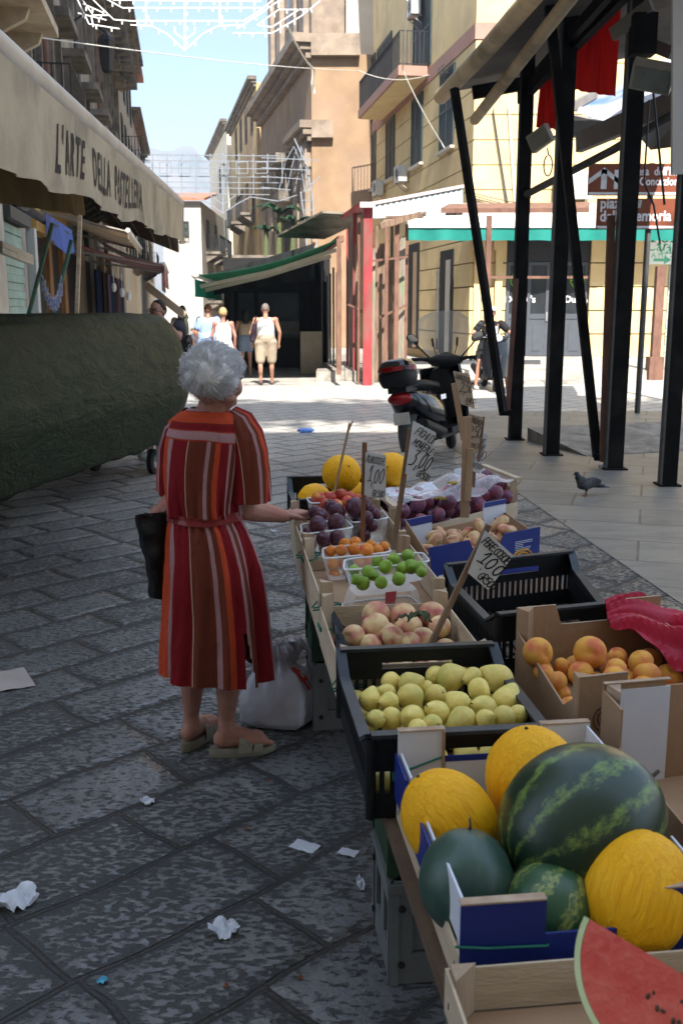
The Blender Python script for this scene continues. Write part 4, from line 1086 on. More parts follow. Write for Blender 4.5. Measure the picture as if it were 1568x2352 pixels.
wr.tube(sag(at(935, 0, 26), at(924, 160, 31), .05, 6), .02, 5); wr.tube(sag(at(924, 160, 31), at(1015, 330, 32), .1, 6), .018, 5); wr.tube(sag(at(1015, 330, 32), at(1085, 450, 30), .05, 6), .014, 5)
solo('cord', wr, M_WIREW, 'pale cord strung across the street below the light arch', 'cord')
# ---------------------------------------------------------------- unseen building added behind the viewer to shade the near street
bb_ = MB(); bb_.bb(-16, 16, -18, -5.95, 0, 22); bh = thing('palazzo', 'tall unseen plastered block added behind the viewer for shade', 'house', (0, -6, 0)); part('wall', bb_, M_CREAM, bh)
random.seed(21)
pg = MB(); pg.bb(-15, 15, -8.1, -5.5, 26, 26.3)
for x in (-14, -7, 0, 7, 14): pg.bb(x - .1, x + .1, -8, -7.8, 22, 26); pg.bb(x - .1, x + .1, -6.4, -6.2, 22, 26)
for k in range(900):
 x = random.uniform(-15, 15); y = -5.5 + abs(random.gauss(0, .45)) if k % 2 else -8.1 - abs(random.gauss(0, .5)); s = random.uniform(.1, .3)
 a = Euler((random.uniform(-1, 1), random.uniform(-1, 1), random.uniform(0, 3))).to_matrix()
 pg.add([Vector((x, y, 26.2 + random.uniform(-.2, .3))) + a @ Vector(q) for q in ((-s, -s * .4, 0), (s, -s * .4, 0), (s, s * .4, 0), (-s, s * .4, 0))], [(0, 1, 2, 3)])
part('shadow_slab', pg, M_WOODO, bh)  # roof slab and leaf flecks made up to cast a dappled shade band
# ---------------------------------------------------------------- covered cart
M_TARP = None
def m_tarp():
 t = NT('olive_tarp'); vec = t.coords()
 n1 = t.noise(vec, 1.3, 3, .5, 1.2); n2 = t.noise(t.coords((1, .6, 1.6), rot=(0.3, .2, .5)), 5.5, 6, .62, 1.6); n3 = t.noise(vec, 26, 4, .6, .6)
 c = t.mix(t.rng(n2, .35, .7), (.012, .022, .010), (.030, .040, .019))
 c = t.mix(t.rng(n1, .45, .7, 0, .6), c, (.034, .035, .017))
 t.l(c, t.b.inputs['Base Color']); t.b.inputs['Roughness'].default_value = .6; t.b.inputs['Specular IOR Level'].default_value = .16
 t.bump(t.math('ADD', t.math('MULTIPLY', n2, 1.5), t.math('MULTIPLY', n3, .3)), .022, .9)
 return t.mat
ct = thing('covered_cart', 'large market cart wrapped in a creased olive green tarp on the left', 'cart', (-2.6, 8.5, 0))
N0 = Vector((-2.9, 4.9, 0)); N1 = Vector((-1.62, 10.85, 0)); ax = (N1 - N0).normalized(); ox = Vector((ax.y, -ax.x, 0))
LEN = (N1 - N0).length
from mathutils import noise as mnoise
PROF = [(-.12, .22), (-.03, .34), (.07, .58), (.155, .80), (.165, .95), (.135, 1.15), (.07, 1.36), (-.03, 1.54), (-.16, 1.62), (-.5, 1.635), (-.9, 1.62), (-1.2, 1.57), (-1.36, 1.4), (-1.45, 1.0), (-1.4, .5), (-1.36, .36)]
def prof(v):
 x = v * (len(PROF) - 1); i = min(int(x), len(PROF) - 2); f = x - i
 return PROF[i][0] * (1 - f) + PROF[i + 1][0] * f, PROF[i][1] * (1 - f) + PROF[i + 1][1] * f
def tarpf(u, v):
 o, z = prof(v); s = u * LEN
 k = 1.0
 e = 0.0
 # rounded far end: last 0.75 m closes
 if s > LEN - .75:
  q = (s - (LEN - .75)) / .75
  k = math.cos(q * math.pi / 2) ** .45
  s = LEN - .75 + .75 * math.sin(q * math.pi / 2)
 o = -.65 + (o + .65) * max(k, .03); z2 = z if z < 1.2 else z - (1 - k) * .25
 p = N0 + ax * s + ox * o + Vector((0, 0, z2))
 n = mnoise.fractal(Vector((p.x * 3, p.y * 2, p.z * 5)), .8, 2.1, 4) * .008 + mnoise.noise(Vector((p.x * 7, p.y * 5, p.z * 14))) * .006
 hem = (.20 * u if v < .05 else 0) + .04 * mnoise.noise(Vector((p.y * 3, 0, 1))) if v < .06 or v > .95 else 0
 return p + ox * n * (1.0 if o > -.65 else -1) + Vector((0, 0, n * .6 + hem))
c = MB(); c.grid(tarpf, 150, 75, 0)
part('tarp', c, m_tarp(), ct, smooth='all')
fr = MB()
bL = lambda s, o, z: N0 + ax * s + ox * o + Vector((0, 0, z))
fr.hexa([bL(.3, -1.32, .30), bL(.3, -.30, .30), bL(LEN - .35, -.12, .30), bL(LEN - .35, -1.32, .30)], [bL(.3, -1.32, .38), bL(.3, -.30, .38), bL(LEN - .35, -.12, .38), bL(LEN - .35, -1.32, .38)])
fr.hexa([bL(.4, -1.3, .38), bL(.4, -.32, .38), bL(LEN - .4, -.15, .38), bL(LEN - .4, -1.3, .38)], [bL(.4, -1.3, .8), bL(.4, -.32, .8), bL(LEN - .4, -.15, .8), bL(LEN - .4, -1.3, .8)])
part('frame', fr, PM('grey_cart_frame', (.30, .29, .27), (.2, .19, .18), 4, .6), ct)
def wheel_at(p, R_, w, axis, parent, nm='wheel'):
 c = MB(); a = Vector(axis).normalized(); pts = []
 c.tube([p - a * w / 2, p - a * w * .42, p + a * w * .42, p + a * w / 2], [R_ * .9, R_, R_, R_ * .9], 24)
 wl = part(nm, c, PM('tyre_rubber', (.022, .021, .02), (.014, .014, .013), 20, .8), parent)
 c = MB(); c.tube([p - a * w * .56, p + a * w * .56], R_ * .55, 18); part('rim', c, M_ALU, wl)
wheel_at(gz(352, 1090) + Vector((0, .05, .13)), .13, .06, ox, ct)
wheel_at(gz(217, 1083) + Vector((0, .05, .12)), .12, .06, ox, ct)
wheel_at(bL(2.2, -.3, .13), .13, .06, ox, ct)
fk = MB(); pw = gz(352, 1090) + Vector((0, .05, .13)); fk.beam(pw + ox * .05, pw + ox * .05 + Vector((0, 0, .26)), .03); fk.beam(pw - ox * .05, pw - ox * .05 + Vector((0, 0, .26)), .03); part('caster_fork', fk, M_ALU, ct)
# ---------------------------------------------------------------- right steel canopy
cn_ = thing('market_canopy', 'black steel market canopy with cream rolled tarp edge on the right', 'canopy', (2.9, 11.5, 0))
ROOFZ = 4.62
posts = [(gz(1181, 1010), .155, 4.75), (gz(1265, 1045), .155, 4.75), (gz(1407, 1077), .165, 4.9), (gz(1531, 1115), .14, 4.0)]
for p, w, h in posts:
 c = MB(); c.bb(p.x - w / 2, p.x + w / 2, p.y - w / 2, p.y + w / 2, .0, h); c.bb(p.x - w * .75, p.x + w * .75, p.y - w * .75, p.y + w * .75, .004, .02)
 part('post', c, M_BLACKST, cn_)
# grey strips paint the light catching the near-left corner of the posts
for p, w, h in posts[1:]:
 c = MB(); c.bb(p.x - w / 2 - .022, p.x - w / 2 - .002, p.y - w / 2, p.y + .02, .02, h); part('lit_edge', c, M_GREYST, cn_)
r0 = at(1012, 222, 14.4); r1 = at(1262, -55, 9.6)
c = MB(); c.tube([r0, r0.lerp(r1, .5) - Vector((0, 0, .04)), r1], .10, 12); part('tarp_roll', c, M_CANV, cn_, smooth=True)
c = MB(); c.tube([at(1090, 275, 14.0) , at(1352, -60, 9.3)], .07, 12); part('tarp_roll', c, M_CANV, cn_, smooth=True)
c = MB(); c.tube([at(1003, 222, 14.45), at(1052, 190, 14.0)], .045, 10); part('roll_tube', c, PM('worn_cream_tube', (.6, .52, .4), None, 9, .7), cn_)
e = r1 - r0
def rf(u, v): return r0 + e * (u * 1.25 - .02) + Vector((3.6, .5, .75)) * v + Vector((0, 0, .06 - .12 * math.sin(u * 9.4) ** 2 * v))
c = MB(); c.grid(rf, 24, 12, .01); part('tarp_roof', c, PM('dark_canopy_tarp', (.10, .09, .08), (.06, .055, .05), 3, .85), cn_, smooth=True)
bm_ = [((at(1085, 213, 13.9), at(1215, 190, 13.9)), .16), ((at(1195, 225, 13.2), at(1485, -70, 9.9)), .15), ((at(1215, 190, 13.6), at(1400, -20, 10)), .12)]
for (a, b), w in bm_:
 c = MB(); c.beam(a, b, w * .6, w); part('beam', c, M_BLACKST, cn_)
c = MB(); c.beam(at(1090, 172, 13.9), at(1232, 150, 13.9), .3, .04); part('dark_panel', c, M_BLACKST, cn_)
for (x0, y0, x1, y1, Y0, Y1, w, m, nm) in (
 (1043, 203, 1155, 945, 13.2, 12.6, .085, M_BLACKST, 'brace'), (1257, -20, 1371, 1050, 10.9, 10.7, .09, M_BLACKST, 'brace'),
 (1185, 640, 1164, 955, 12.75, 12.75, .055, M_RUST, 'support_tube'), (1403, 495, 1384, 1060, 10.55, 10.55, .07, M_RUST, 'support_tube')):
 c = MB(); c.beam(at(x0, y0, Y0), at(x1, y1, Y1), w); part(nm, c, m, cn_)
for (x, y, Y) in ((1155, 948, 12.7), (1375, 1050, 10.6)):
 c = MB(); p = at(x, y, Y); c.beam(p - Vector((.05, 0, 0)), p + Vector((.12, 0, 0)), .07); part('elbow_joint', c, M_BLACKST, cn_)
c = MB(); c.tube([at(1205, 448, 12.9), at(1405, 345, 11.0), at(1545, 262, 10.6)], .045, 8); part('pipe', c, M_GREYST, cn_)
# red cloths
M_REDC = PM('red_tarp_cloth', (.68, .065, .05), (.55, .05, .04), 3, .75, .008, 12, trans=.65, stretch=(3, 3, .5))
def cloth(quad, Ys, lab, nu=20, wav=.03):
 a, b, c_, d_ = [at(x, y, Y) for (x, y), Y in zip(quad, Ys)]
 c = MB(); c.grid(lambda u, v: (a.lerp(b, u)).lerp(d_.lerp(c_, u), v) + Vector((0, wav * math.sin(u * 17 + v * 2) + .02 * math.sin(u * 31), 0)), nu, 10, .006)
 return solo('red_cloth', c, M_REDC, lab, 'cloth', 'red cloths under the canopy', smooth=True)
cloth([(1315, 130), (1425, -20), (1412, 222), (1309, 205)], (12.4, 11.6, 11.6, 12.4), 'large red cloth hanging between the black posts of the canopy')
cloth([(1242, 168), (1305, 120), (1296, 300), (1232, 292)], (12.9, 12.6, 12.6, 12.9), 'small red cloth hanging left of the second canopy post', 12)
# flood lights
def flood(px, py, Y, lab, rot, s=1.0):
 p = at(px, py, Y); t = thing('flood_light', lab, 'lamp', p)
 m = Euler(rot).to_matrix()
 c = MB(); c.box(p, (.34 * s, .09 * s, .24 * s), m); k = part('housing', c, PM('dusty_lamp_housing', (.36, .33, .28), (.27, .25, .21), 7, .6), t)
 c = MB(); c.box(p + m @ Vector((0, -.05 * s, 0)), (.29 * s, .012, .19 * s), m); part('glass', c, PM('dusty_lamp_glass', (.20, .22, .19), None, 7, .3), k)
 c = MB(); c.beam(p + m @ Vector((.0, .05, 0)), p + Vector((.3 * s, .15, .05)), .03); part('bracket', c, M_GREYST, t)
flood(1497, 175, 9.8, 'large dusty flood light below the canopy on the far right', (.75, .25, -.35), 1.1)
flood(1240, 318, 12.6, 'small dusty flood light beside the second canopy post', (.2, -.4, -.9), .9)
sp = MB(); p = at(1482, 75, 10); sp.bb(p.x - .11, p.x + .11, p.y, p.y + .18, p.z - .18, p.z + .18); solo('loudspeaker', sp, M_BLACKST, 'small black loudspeaker box fixed beside the third canopy post', 'loudspeaker')
# white panel at the right edge
wp = MB(); a, b = at(1543, 400, 9.25), at(1545, -60, 9.25); wp.hexa([a, a + Vector((.9, .05, .02)), a + Vector((.9, .1, .02)), a + Vector((0, .05, 0))], [b, b + Vector((.9, .05, 0)), b + Vector((.9, .1, 0)), b + Vector((0, .05, 0))])
solo('white_panel', wp, M_WHITEW, 'white hanging panel at the upper right edge', 'panel')
cbs = MB(); cbs.tube(sag(at(1497, 190, 9.9), at(1525, 470, 9.7), .0, 8), .012, 5); cbs.tube([at(1490, 230, 9.9), at(1478, 420, 9.8), at(1500, 470, 9.8), at(1515, 560, 9.7)], .01, 5)
solo('cable', cbs, M_IRON, 'black cable looping down beside the large flood light', 'cable'); cbs = MB(); kp = at(1258, 380, 12.5); cbs.tube([at(1256, 340, 12.5)] + [kp + Vector((.05 * math.sin(a * .5), .01 * a / 12, .12 * math.cos(a * .5))) for a in range(13)], .009, 5)
solo('cable', cbs, M_IRON, 'short black cable knot hanging below the small flood light', 'cable')
# second canopy beyond
c2 = thing('far_canopy', 'farther canopy with white and blue mottled tarp and grey beams on the right', 'canopy', (7.5, 17.5, 0))
M_MOTT = PM('white_blue_tarp', (.62, .62, .66), (.16, .27, .46), 1.1, .7, hi=.5, lo=.3, trans=.45, detail=3)
a = [at(1306, 250, 17), at(1362, 215, 18), at(1600, 90, 17), at(1394, 288, 15)]
c = MB(); c.grid(lambda u, v: a[0].lerp(a[1], u).lerp(a[3].lerp(at(1600, 215, 14), u), v) if u < .001 else at(1306 + 54 * u, 250 - 34 * u, 17 + u).lerp(at(1600, 110, 17), max(0, u - .2) / .8).lerp(at(1394, 288, 15).lerp(at(1600, 225, 14), u), v) + Vector((0, 0, .05 * math.sin(u * 9 + v * 5))), 16, 12, .008); part('tarp', c, M_MOTT, c2, smooth=True)
M_BEAMG = PM('grey_beam', (.21, .195, .175), (.16, .145, .13), 3, .7)
for (x0, y0, x1, y1, Y0, Y1, w, h) in ((1305, 297, 1400, 297, 15, 15, .2, .2), (1328, 328, 1600, 212, 14.6, 12.5, .1, .26), (1308, 248, 1365, 215, 16.5, 17, .1, .12), (1308, 270, 1394, 290, 16.2, 14.9, .12, .1), (1454, 86, 1544, 122, 13, 12.5, .08, .14), (1405, 80, 1496, 10, 10.3, 10.0, .06, .12), (1460, 205, 1600, 150, 13, 12, .06, .1)):
 c = MB(); c.beam(at(x0, y0, Y0), at(x1, y1, Y1), w, h); part('beam', c, M_BEAMG, c2)
c = MB(); q = [at(1456, 300, 14.6), at(1600, 225, 13), at(1600, 330, 13), at(1494, 344, 13.6)]; c.prism(q, (0, .02, 0)); part('side_panel', c, M_BEAMG, c2)
for x in (6.2, 9.5):
 c = MB(); c.bb(x - .07, x + .07, 16.9, 17.04, 0, 4.9); part('post', c, M_GREYST, c2)
# direction signs
sg = thing('direction_sign', 'brown tourist direction signs with white arrow on a grey pole', 'road sign', (4.836, 16.234, 0))
c = MB(); c.tube([(4.836, 16.3, 0), (4.836, 16.3, at(1465, 375, 16.3).z)], .048, 12); part('pole', c, M_GREYST, sg, smooth=True)
M_SIGNB = PM('brown_sign', (.20, .055, .025), (.17, .045, .02), 4, .5); M_SIGNW = PM('sign_white', (.75, .76, .78), None, 5, .5)
def signboard(x0, y0, x1, y1, Y):
 a = at(x0, y1, Y); b = at(x1, y0, Y); c = MB(); c.bb(a.x, b.x, Y - .02, Y + .02, a.z, b.z); p = part('board', c, M_SIGNB, sg)
 h = b.z - a.z; c = MB(); c.bb(a.x + .01, b.x - .01, Y - .024, Y - .021, a.z + .01, a.z + h * .1); part('border', c, M_SIGNW, p)
 return a, b, p
a, b, p = signboard(1348, 376, 1560, 449, 16.22)
h = b.z - a.z
c = MB(); cx = a.x + .24; cz = a.z + h * .2
Yf = 16.198
def fl(mb, pts): mb.prism([(x, Yf, z) for x, z in pts], (0, -.003, 0))
fl(c, [(cx - .045, cz), (cx + .045, cz), (cx + .045, cz + h * .62), (cx - .045, cz + h * .62)])
for sgn in (-1, 1): fl(c, [(cx, cz + h * .68), (cx + sgn * .23, cz + h * .32), (cx + sgn * .23, cz + h * .16), (cx, cz + h * .5)])
part('arrow', c, M_SIGNW, p)
c = MB(); lx = at(1410, 400, Yf).x; fl(c, [(lx, cz), (lx + .28, cz), (lx + .28, cz + .09), (lx + .1, cz + .09), (lx + .1, cz + h * .6), (lx, cz + h * .6)]); part('pictogram', c, M_SIGNW, p)
c = MB(); text_into(c, "Chiesa  dell'Im.", frame_m(Vector((at(1448, 404, Yf).x - .1, Yf, at(1448, 402, Yf).z)), (1, 0, 0), (0, 0, 1)), .17, .002, .82, .004)
part('lettering', c, M_SIGNW, p); c = MB(); text_into(c, 'Concezione', frame_m(Vector((at(1467, 425, Yf).x, Yf, at(1467, 425, Yf).z)), (1, 0, 0), (0, 0, 1)), .17, .002, .82, .004); part('lettering', c, M_SIGNW, p)
a, b, p = signboard(1367, 456, 1575, 526, 16.22)
c = MB(); text_into(c, 'piazza', frame_m(Vector((at(1377, 478, Yf).x, Yf, at(1377, 478, Yf).z)), (1, 0, 0), (0, 0, 1)), .23, .002, .85, .006)
part('lettering', c, M_SIGNW, p); c = MB(); text_into(c, 'della', frame_m(Vector((at(1376, 508, Yf).x, Yf, at(1376, 508, Yf).z)), (1, 0, 0), (0, 0, 1)), .23, .002, .85, .006)
part('lettering', c, M_SIGNW, p); c = MB(); text_into(c, 'Memoria', frame_m(Vector((at(1436, 508, Yf).x, Yf, at(1436, 507, Yf).z)), (1, 0, 0), (0, 0, 1)), .23, .002, .85, .006); part('lettering', c, M_SIGNW, p)
c = MB(); q = at(1465, 468, Yf); c.box((q.x, Yf - .004, q.z), (.09, .004, .12), (0, .15, 0)); part('sticker', c, PM('sticker', (.7, .7, .68), (.25, .3, .25), 30, .6), p)
# brown plate roof and rusty posts before the yellow house
pr_ = thing('plate_roof', 'thin rusty plate roof on brown posts before the yellow house', 'canopy', (4.6, 23, 0))
c = MB(); a, b = at(1012, 489, 23.0), at(1352, 488, 23.0); a2, b2 = at(1030, 478, 24.4), at(1352, 474, 24.4)
c.hexa([a, b, b2, a2], [p + Vector((0, 0, .10)) for p in (a, b, b2, a2)]); part('roof', c, M_RUST, pr_)
for (x, yt, yb) in ((1112, 495, 885),):
 p = gz(x, yb); c = MB(); c.bb(p.x - .055, p.x + .055, p.y - .05, p.y + .05, 0, at(x, yt, p.y).z); part('post', c, M_RUST, pr_)
c = MB(); c.bb(at(1112, 600, 22.4).x + .06, at(1350, 600, 22.4).x, 22.36, 22.42, at(1112, 640, 22.4).z, at(1112, 634, 22.4).z); part('rail', c, M_RUST, pr_)
p = gz(1500, 872); c = MB(); c.bb(p.x - .1, p.x + .1, p.y - .1, p.y + .1, .2, at(1500, 612, p.y).z); c.bb(p.x - .17, p.x + .17, p.y - .17, p.y + .17, 0, .55)
solo('rusty_post', c, M_RUST, 'short rusty steel post standing alone before the yellow wall on the right', 'post')
# ---------------------------------------------------------------- red and brown stall frame, corrugated roof
sf_ = thing('market_stall', 'empty closed market stall of red posts and weathered boards', 'market stall', (.9, 22.4, 0))
p = gz(843, 885); c = MB(); c.bb(p.x - .1, p.x + .1, p.y - .1, p.y + .1, 0, at(838, 470, p.y).z); part('post', c, M_REDP, sf_)
for (x, yt, yb, w, m, Y) in ((815, 480, 850, .09, M_REDP, 24.0), (798, 500, 850, .07, M_REDP, 26), (824, 500, 880, .05, M_RUST, 22.6), (888, 520, 885, .075, M_RUST, 22.4), (912, 500, 880, .1, M_RUST, 22.9), (934, 515, 872, .07, M_RUST, 23.6), (865, 520, 870, .06, M_WOODO, 23.2), (900, 520, 868, .07, M_WOODO, 23.8)):
 a = at(x, yt, Y); c = MB(); c.bb(a.x - w / 2, a.x + w / 2, Y - w / 2, Y + w / 2, 0, a.z); part('post', c, m, sf_)
random.seed(12)
for k, (x0, x1, yt, yb, Y) in enumerate(((868, 884, 560, 865, 23.3), (916, 931, 545, 868, 23.4), (892, 908, 590, 862, 24.2), (802, 812, 520, 845, 25.2), (818, 826, 560, 850, 23.9), (852, 862, 570, 880, 22.8))):
 a, b = at(x0, yt, Y), at(x1, yt, Y); c = MB(); c.hexa([Vector((a.x, Y, .05)), Vector((b.x, Y, .05)), Vector((b.x, Y + .03, .05)), Vector((a.x, Y + .03, .05))], [a + Vector((random.uniform(-.05, .05), 0, 0)), b, b + Vector((0, .03, 0)), a + Vector((0, .03, 0))]); part('board', c, PM('grey_board', (.30, .24, .19), (.15, .12, .10), 3, .85, stretch=(5, 5, .6), c3=(.12, .2, .1, 1), s3=2) if k % 2 else M_WOODO, sf_)
c = MB()
for k in range(9):
 x0 = 880 + k * 9; c.beam(at(x0, 515 - k * 2.0, 22.6 + .1 * k), at(x0 + 20, 498 - k * 1.2, 24.0), .14, .05)
c.beam(at(872, 520, 22.6), at(965, 492, 22.8), .08, .12); c.beam(at(890, 500, 23.5), at(968, 497, 23.2), .3, .05)
part('broken_roof', c, M_WOODO, sf_)
c = MB(); a, b = at(785, 500, 24), at(832, 468, 22.6); c.hexa([a, b, b + Vector((.1, 1.5, 0)), a + Vector((.1, 1.5, 0))], [q + Vector((0, 0, .07)) for q in (a, b, b + Vector((.1, 1.5, 0)), a + Vector((.1, 1.5, 0)))]); part('red_roof_board', c, M_REDP, sf_)
c = MB(); c.bb(at(828, 0, 22.3).x, at(850, 0, 22.3).x + .12, 22.1, 22.24, at(830, 478, 22.3).z, at(830, 466, 22.3).z); part('white_box', c, M_PLASW, sf_)
# inner frame beams so that the stall reads as a closed timber cage
for (x0, y0, x1, y1, Y) in ((848, 600, 935, 590, 22.6), (800, 700, 840, 720, 23), (870, 730, 935, 700, 22.9)): c = MB(); c.beam(at(x0, y0, Y), at(x1, y1, Y + .4), .05); part('cross_bar', c, M_RUST, sf_)
cg = thing('corrugated_roof', 'pale corrugated sheet roof with pink edge between stall and yellow house', 'roof', at(950, 480, 24.5))
a, b = at(848, 474, 23.6), at(1062, 432, 25.0); lo0, lo1 = at(850, 502, 23.4), at(1062, 494, 24.4)
c = MB(); c.grid(lambda u, v: a.lerp(b, u).lerp(lo0.lerp(lo1, u), v) + Vector((0, .022 * math.sin(u * 2 * math.pi * 17), 0)), 136, 2, .006); part('sheet', c, PM('pale_corrugated', (.32, .37, .385), (.25, .285, .30), 3, .5), cg, smooth=True)
c = MB(); c.beam(a + Vector((-.05, -.05, .04)), b + Vector((0, -.05, .04)), .09, .07); part('edge_trim', c, PM('pale_pink_trim', (.65, .5, .48), None, 5, .6), cg)
c = MB(); c.beam(at(690, 545, 26), at(800, 490, 24), 1.4, .05); solo('tin_roof', c, M_GREYT, 'dark tin roof sloping behind the green awning', 'roof')
# far lamp bollards against the wall
for x, lb in ((1008, 'thin dark pipe on the yellow wall left of the leaning brace'), (1101, 'thin grey pipe on the yellow wall right of the dark doorway')):
 u = FF.px(x, 700)[0] if x > 1071 else None
 if u is None:
  u, z = FL.px(x, 700); c = MB(); c.tube([FL.P(u, .4, .06), FL.P(u, 2.9, .06)], .04, 6)
 else: c = MB(); c.tube([FF.P(u, .35, .06), FF.P(u, 2.3, .06)], .04, 6)
 solo('pipe', c, M_GREYST, lb, 'pipe')
# dark doorways on the left side of the yellow house
for x0, x1, yt in ((938, 962, 560), (1010, 1040, 575)):
 u1, u0 = FL.px(x0, 700)[0], FL.px(x1, 700)[0]; z = FL.px((x0 + x1) / 2, yt)[1]
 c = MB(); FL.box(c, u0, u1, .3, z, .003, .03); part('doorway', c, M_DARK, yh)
 c = MB(); FL.box(c, u0 + (u1 - u0) * .15, u0 + (u1 - u0) * .5, .35, z - .3, .033, .05); part('door', c, M_GLASSD, yh)
# ---------------------------------------------------------------- green awning stall
ga_ = thing('green_awning', 'large dark green market awning with cream folding arms sloping over the street', 'awning', (-1.5, 24, 0))
M_GREENC = PM('dark_green_canvas', (.035, .17, .105), (.028, .135, .08), 3, .75, .006, 14, trans=.6)
n0, n1 = at(452, 632, 22.6), at(778, 548, 22.2); f0 = Vector((n0.x - .3, 30.5, n0.z - .02)); f1 = Vector((n1.x - .6, 30.5, n1.z + .1))
c = MB(); c.grid(lambda u, v: n0.lerp(n1, u).lerp(f0.lerp(f1, u), v) - Vector((0, 0, .14 * math.sin(u * math.pi))) , 24, 10, .008); part('fabric', c, M_GREENC, ga_, smooth=True)
c = MB(); c.beam(n0 + Vector((0, -.05, 0)), f0, .1, .09); part('front_bar', c, M_PLASW, ga_)
c = MB(); c.ball(n0 + Vector((-.02, -.08, 0)), .085, 10, 8); part('end_cap', c, M_PLASW, ga_, smooth=True)
c = MB(); c.grid(lambda u, v: n0.lerp(f0, u) + Vector((-.05 - .06 * math.sin(u * 20) * v, 0, -.08 - .38 * v)), 20, 4, .006); part('valance', c, PM('bright_green_canvas', (.015, .30, .20), None, 3, .75, trans=.3), ga_, smooth=True)
for (xa, ya, xb, yb_, Y) in ((460, 652, 620, 618, 23.3), (620, 618, 772, 568, 23.3), (465, 662, 612, 628, 24.6), (612, 628, 760, 582, 24.6)):
 c = MB(); c.beam(at(xa, ya + 6, Y), at(xb, yb_ + 6, Y), .05, .085); part('folding_arm', c, PM('cream_arm', (.5, .45, .36), (.42, .37, .29), 4, .6), ga_)
c = MB(); c.beam(n1 + Vector((.05, -.05, .0)), f1, .12); c.bb(n1.x - .05, n1.x + .05, n1.y - .05, n1.y + .05, .25, n1.z); part('back_frame', c, M_RUST, ga_)
# dark stall below
ds = thing('fish_stall', 'dark shut stall with plastic sheet walls below the green awning', 'market stall', (-1.2, 29, 0))
M_BLKC = PM('black_curtain', (.012, .014, .015), (.008, .009, .01), 4, .8)
c = MB(); c.grid(lambda u, v: at(488, 678, 27).lerp(at(722, 640, 27), u) + Vector((0, .05 * math.sin(u * 25), 0)) + Vector((0, 0, (.55 + .35 * u) * (1 - v))), 30, 3, .01); part('curtain', c, M_BLKC, ds, smooth=True)
M_SHEET = PM('smoky_plastic_sheet', (.055, .075, .09), (.03, .04, .05), 1.2, .3, trans=.2)
a = at(528, 690, 28); b = at(690, 690, 28)
c = MB(); c.bb(a.x, b.x, 28, 28.02, .9, a.z + .2); part('plastic_sheet', c, M_SHEET, ds)
c = MB(); c.bb(a.x, b.x, 27.9, 27.98, .1, .88); part('counter', c, M_DARK, ds)
c = MB(); c.bb(a.x - .3, b.x + .8, 29.2, 29.3, 0, 3.1); part('back_wall', c, M_DARK, ds)
for x in (542, 588, 690, 715, 745): 
 c = MB(); q = at(x, 690, 27.8); c.bb(q.x - .05, q.x + .05, 27.75, 27.85, 0.02, q.z + .5); part('post', c, M_BLACKST, ds)
c = MB(); q0_, q1_ = at(590, 760, 27.9), at(688, 800, 27.9); c.bb(q0_.x, q1_.x, 27.6, 27.88, 1.0, 1.35); part('crate_stack', c, M_GREYST, ds)
pnl = MB()
random.seed(4)
for k in range(9):
 Y = 24.2 + k * .75; x = -.05 - k * .09
 pnl.bb(x, x + .05, Y, Y + .62, .26, 2.7 + random.uniform(-.2, .3))
solo('timber_partition', pnl, PM('dark_panel', (.05, .048, .045), (.025, .024, .023), 3, .8), 'row of dark tall panels standing along the platform behind the red post', 'partition')
c = MB(); q = gz(720, 845); c.bb(q.x - .25, q.x + .3, 26, 26.5, .02, 1.1); solo('cabinet', c, PM('beige_panel', (.42, .36, .29), (.33, .28, .22), 3, .7), 'beige cabinet standing in the shade beside the platform', 'cabinet')
# banana plants on a balcony by the church
M_LEAF = PM('banana_leaf', (.02, .055, .025), (.012, .035, .018), 6, .6, trans=.25, rand=True); M_STEM = PM('plant_stem', (.10, .12, .05), None, 8, .8)
random.seed(31)
for k, (x, y, sz) in enumerate(((640, 585, 1.25), (672, 590, 1.0), (610, 600, .9))):
 b = at(x, y, 37); t = thing('banana_plant', ('tall banana plant with drooping leaves on a terrace below the church', 'second banana plant nearest the church wall', 'short banana plant leftmost on the terrace')[k], 'plant', b)
 c = MB(); c.tube([b, b + Vector((.05, 0, 1.2 * sz))], [.12, .07], 8); part('stem', c, M_STEM, t)
 c = MB()
 for j in range(9):
  a = j * 2.4 + random.uniform(-.3, .3); L = sz * random.uniform(.9, 1.4); w = .13 * sz; d = Vector((math.cos(a), math.sin(a) * .7, 0)); s = Vector((-d.y, d.x, 0))
  base = b + Vector((.05, 0, 1.1 * sz))
  def lf(u, v):
   q = base + d * L * u * .8 + Vector((0, 0, L * (1.0 * u - 1.05 * u * u)))
   ww = w * math.sin(min(1, u * 1.15 + .06) * math.pi) ** .6
   return q + s * ww * (v - .5) * 2 + Vector((0, 0, -abs(v - .5) * ww * .7 + .03 * math.sin(u * 40) * abs(v - .5)))
  c.grid(lf, 12, 4, 0)
 part('leaves', c, M_LEAF, t, smooth=True)
c = MB(); q = at(640, 588, 37); c.bb(q.x - 1.6, q.x + 1.2, 36.3, 38, q.z - .2, q.z); c.bb(q.x + 1.0, q.x + 1.2, 36.3, 38, 0, q.z - .2); c.bb(q.x - 1.6, q.x - 1.4, 36.3, 38, 0, q.z - .2); solo('terrace', c, M_GREYT, 'small stone terrace carrying the banana plants', 'terrace')
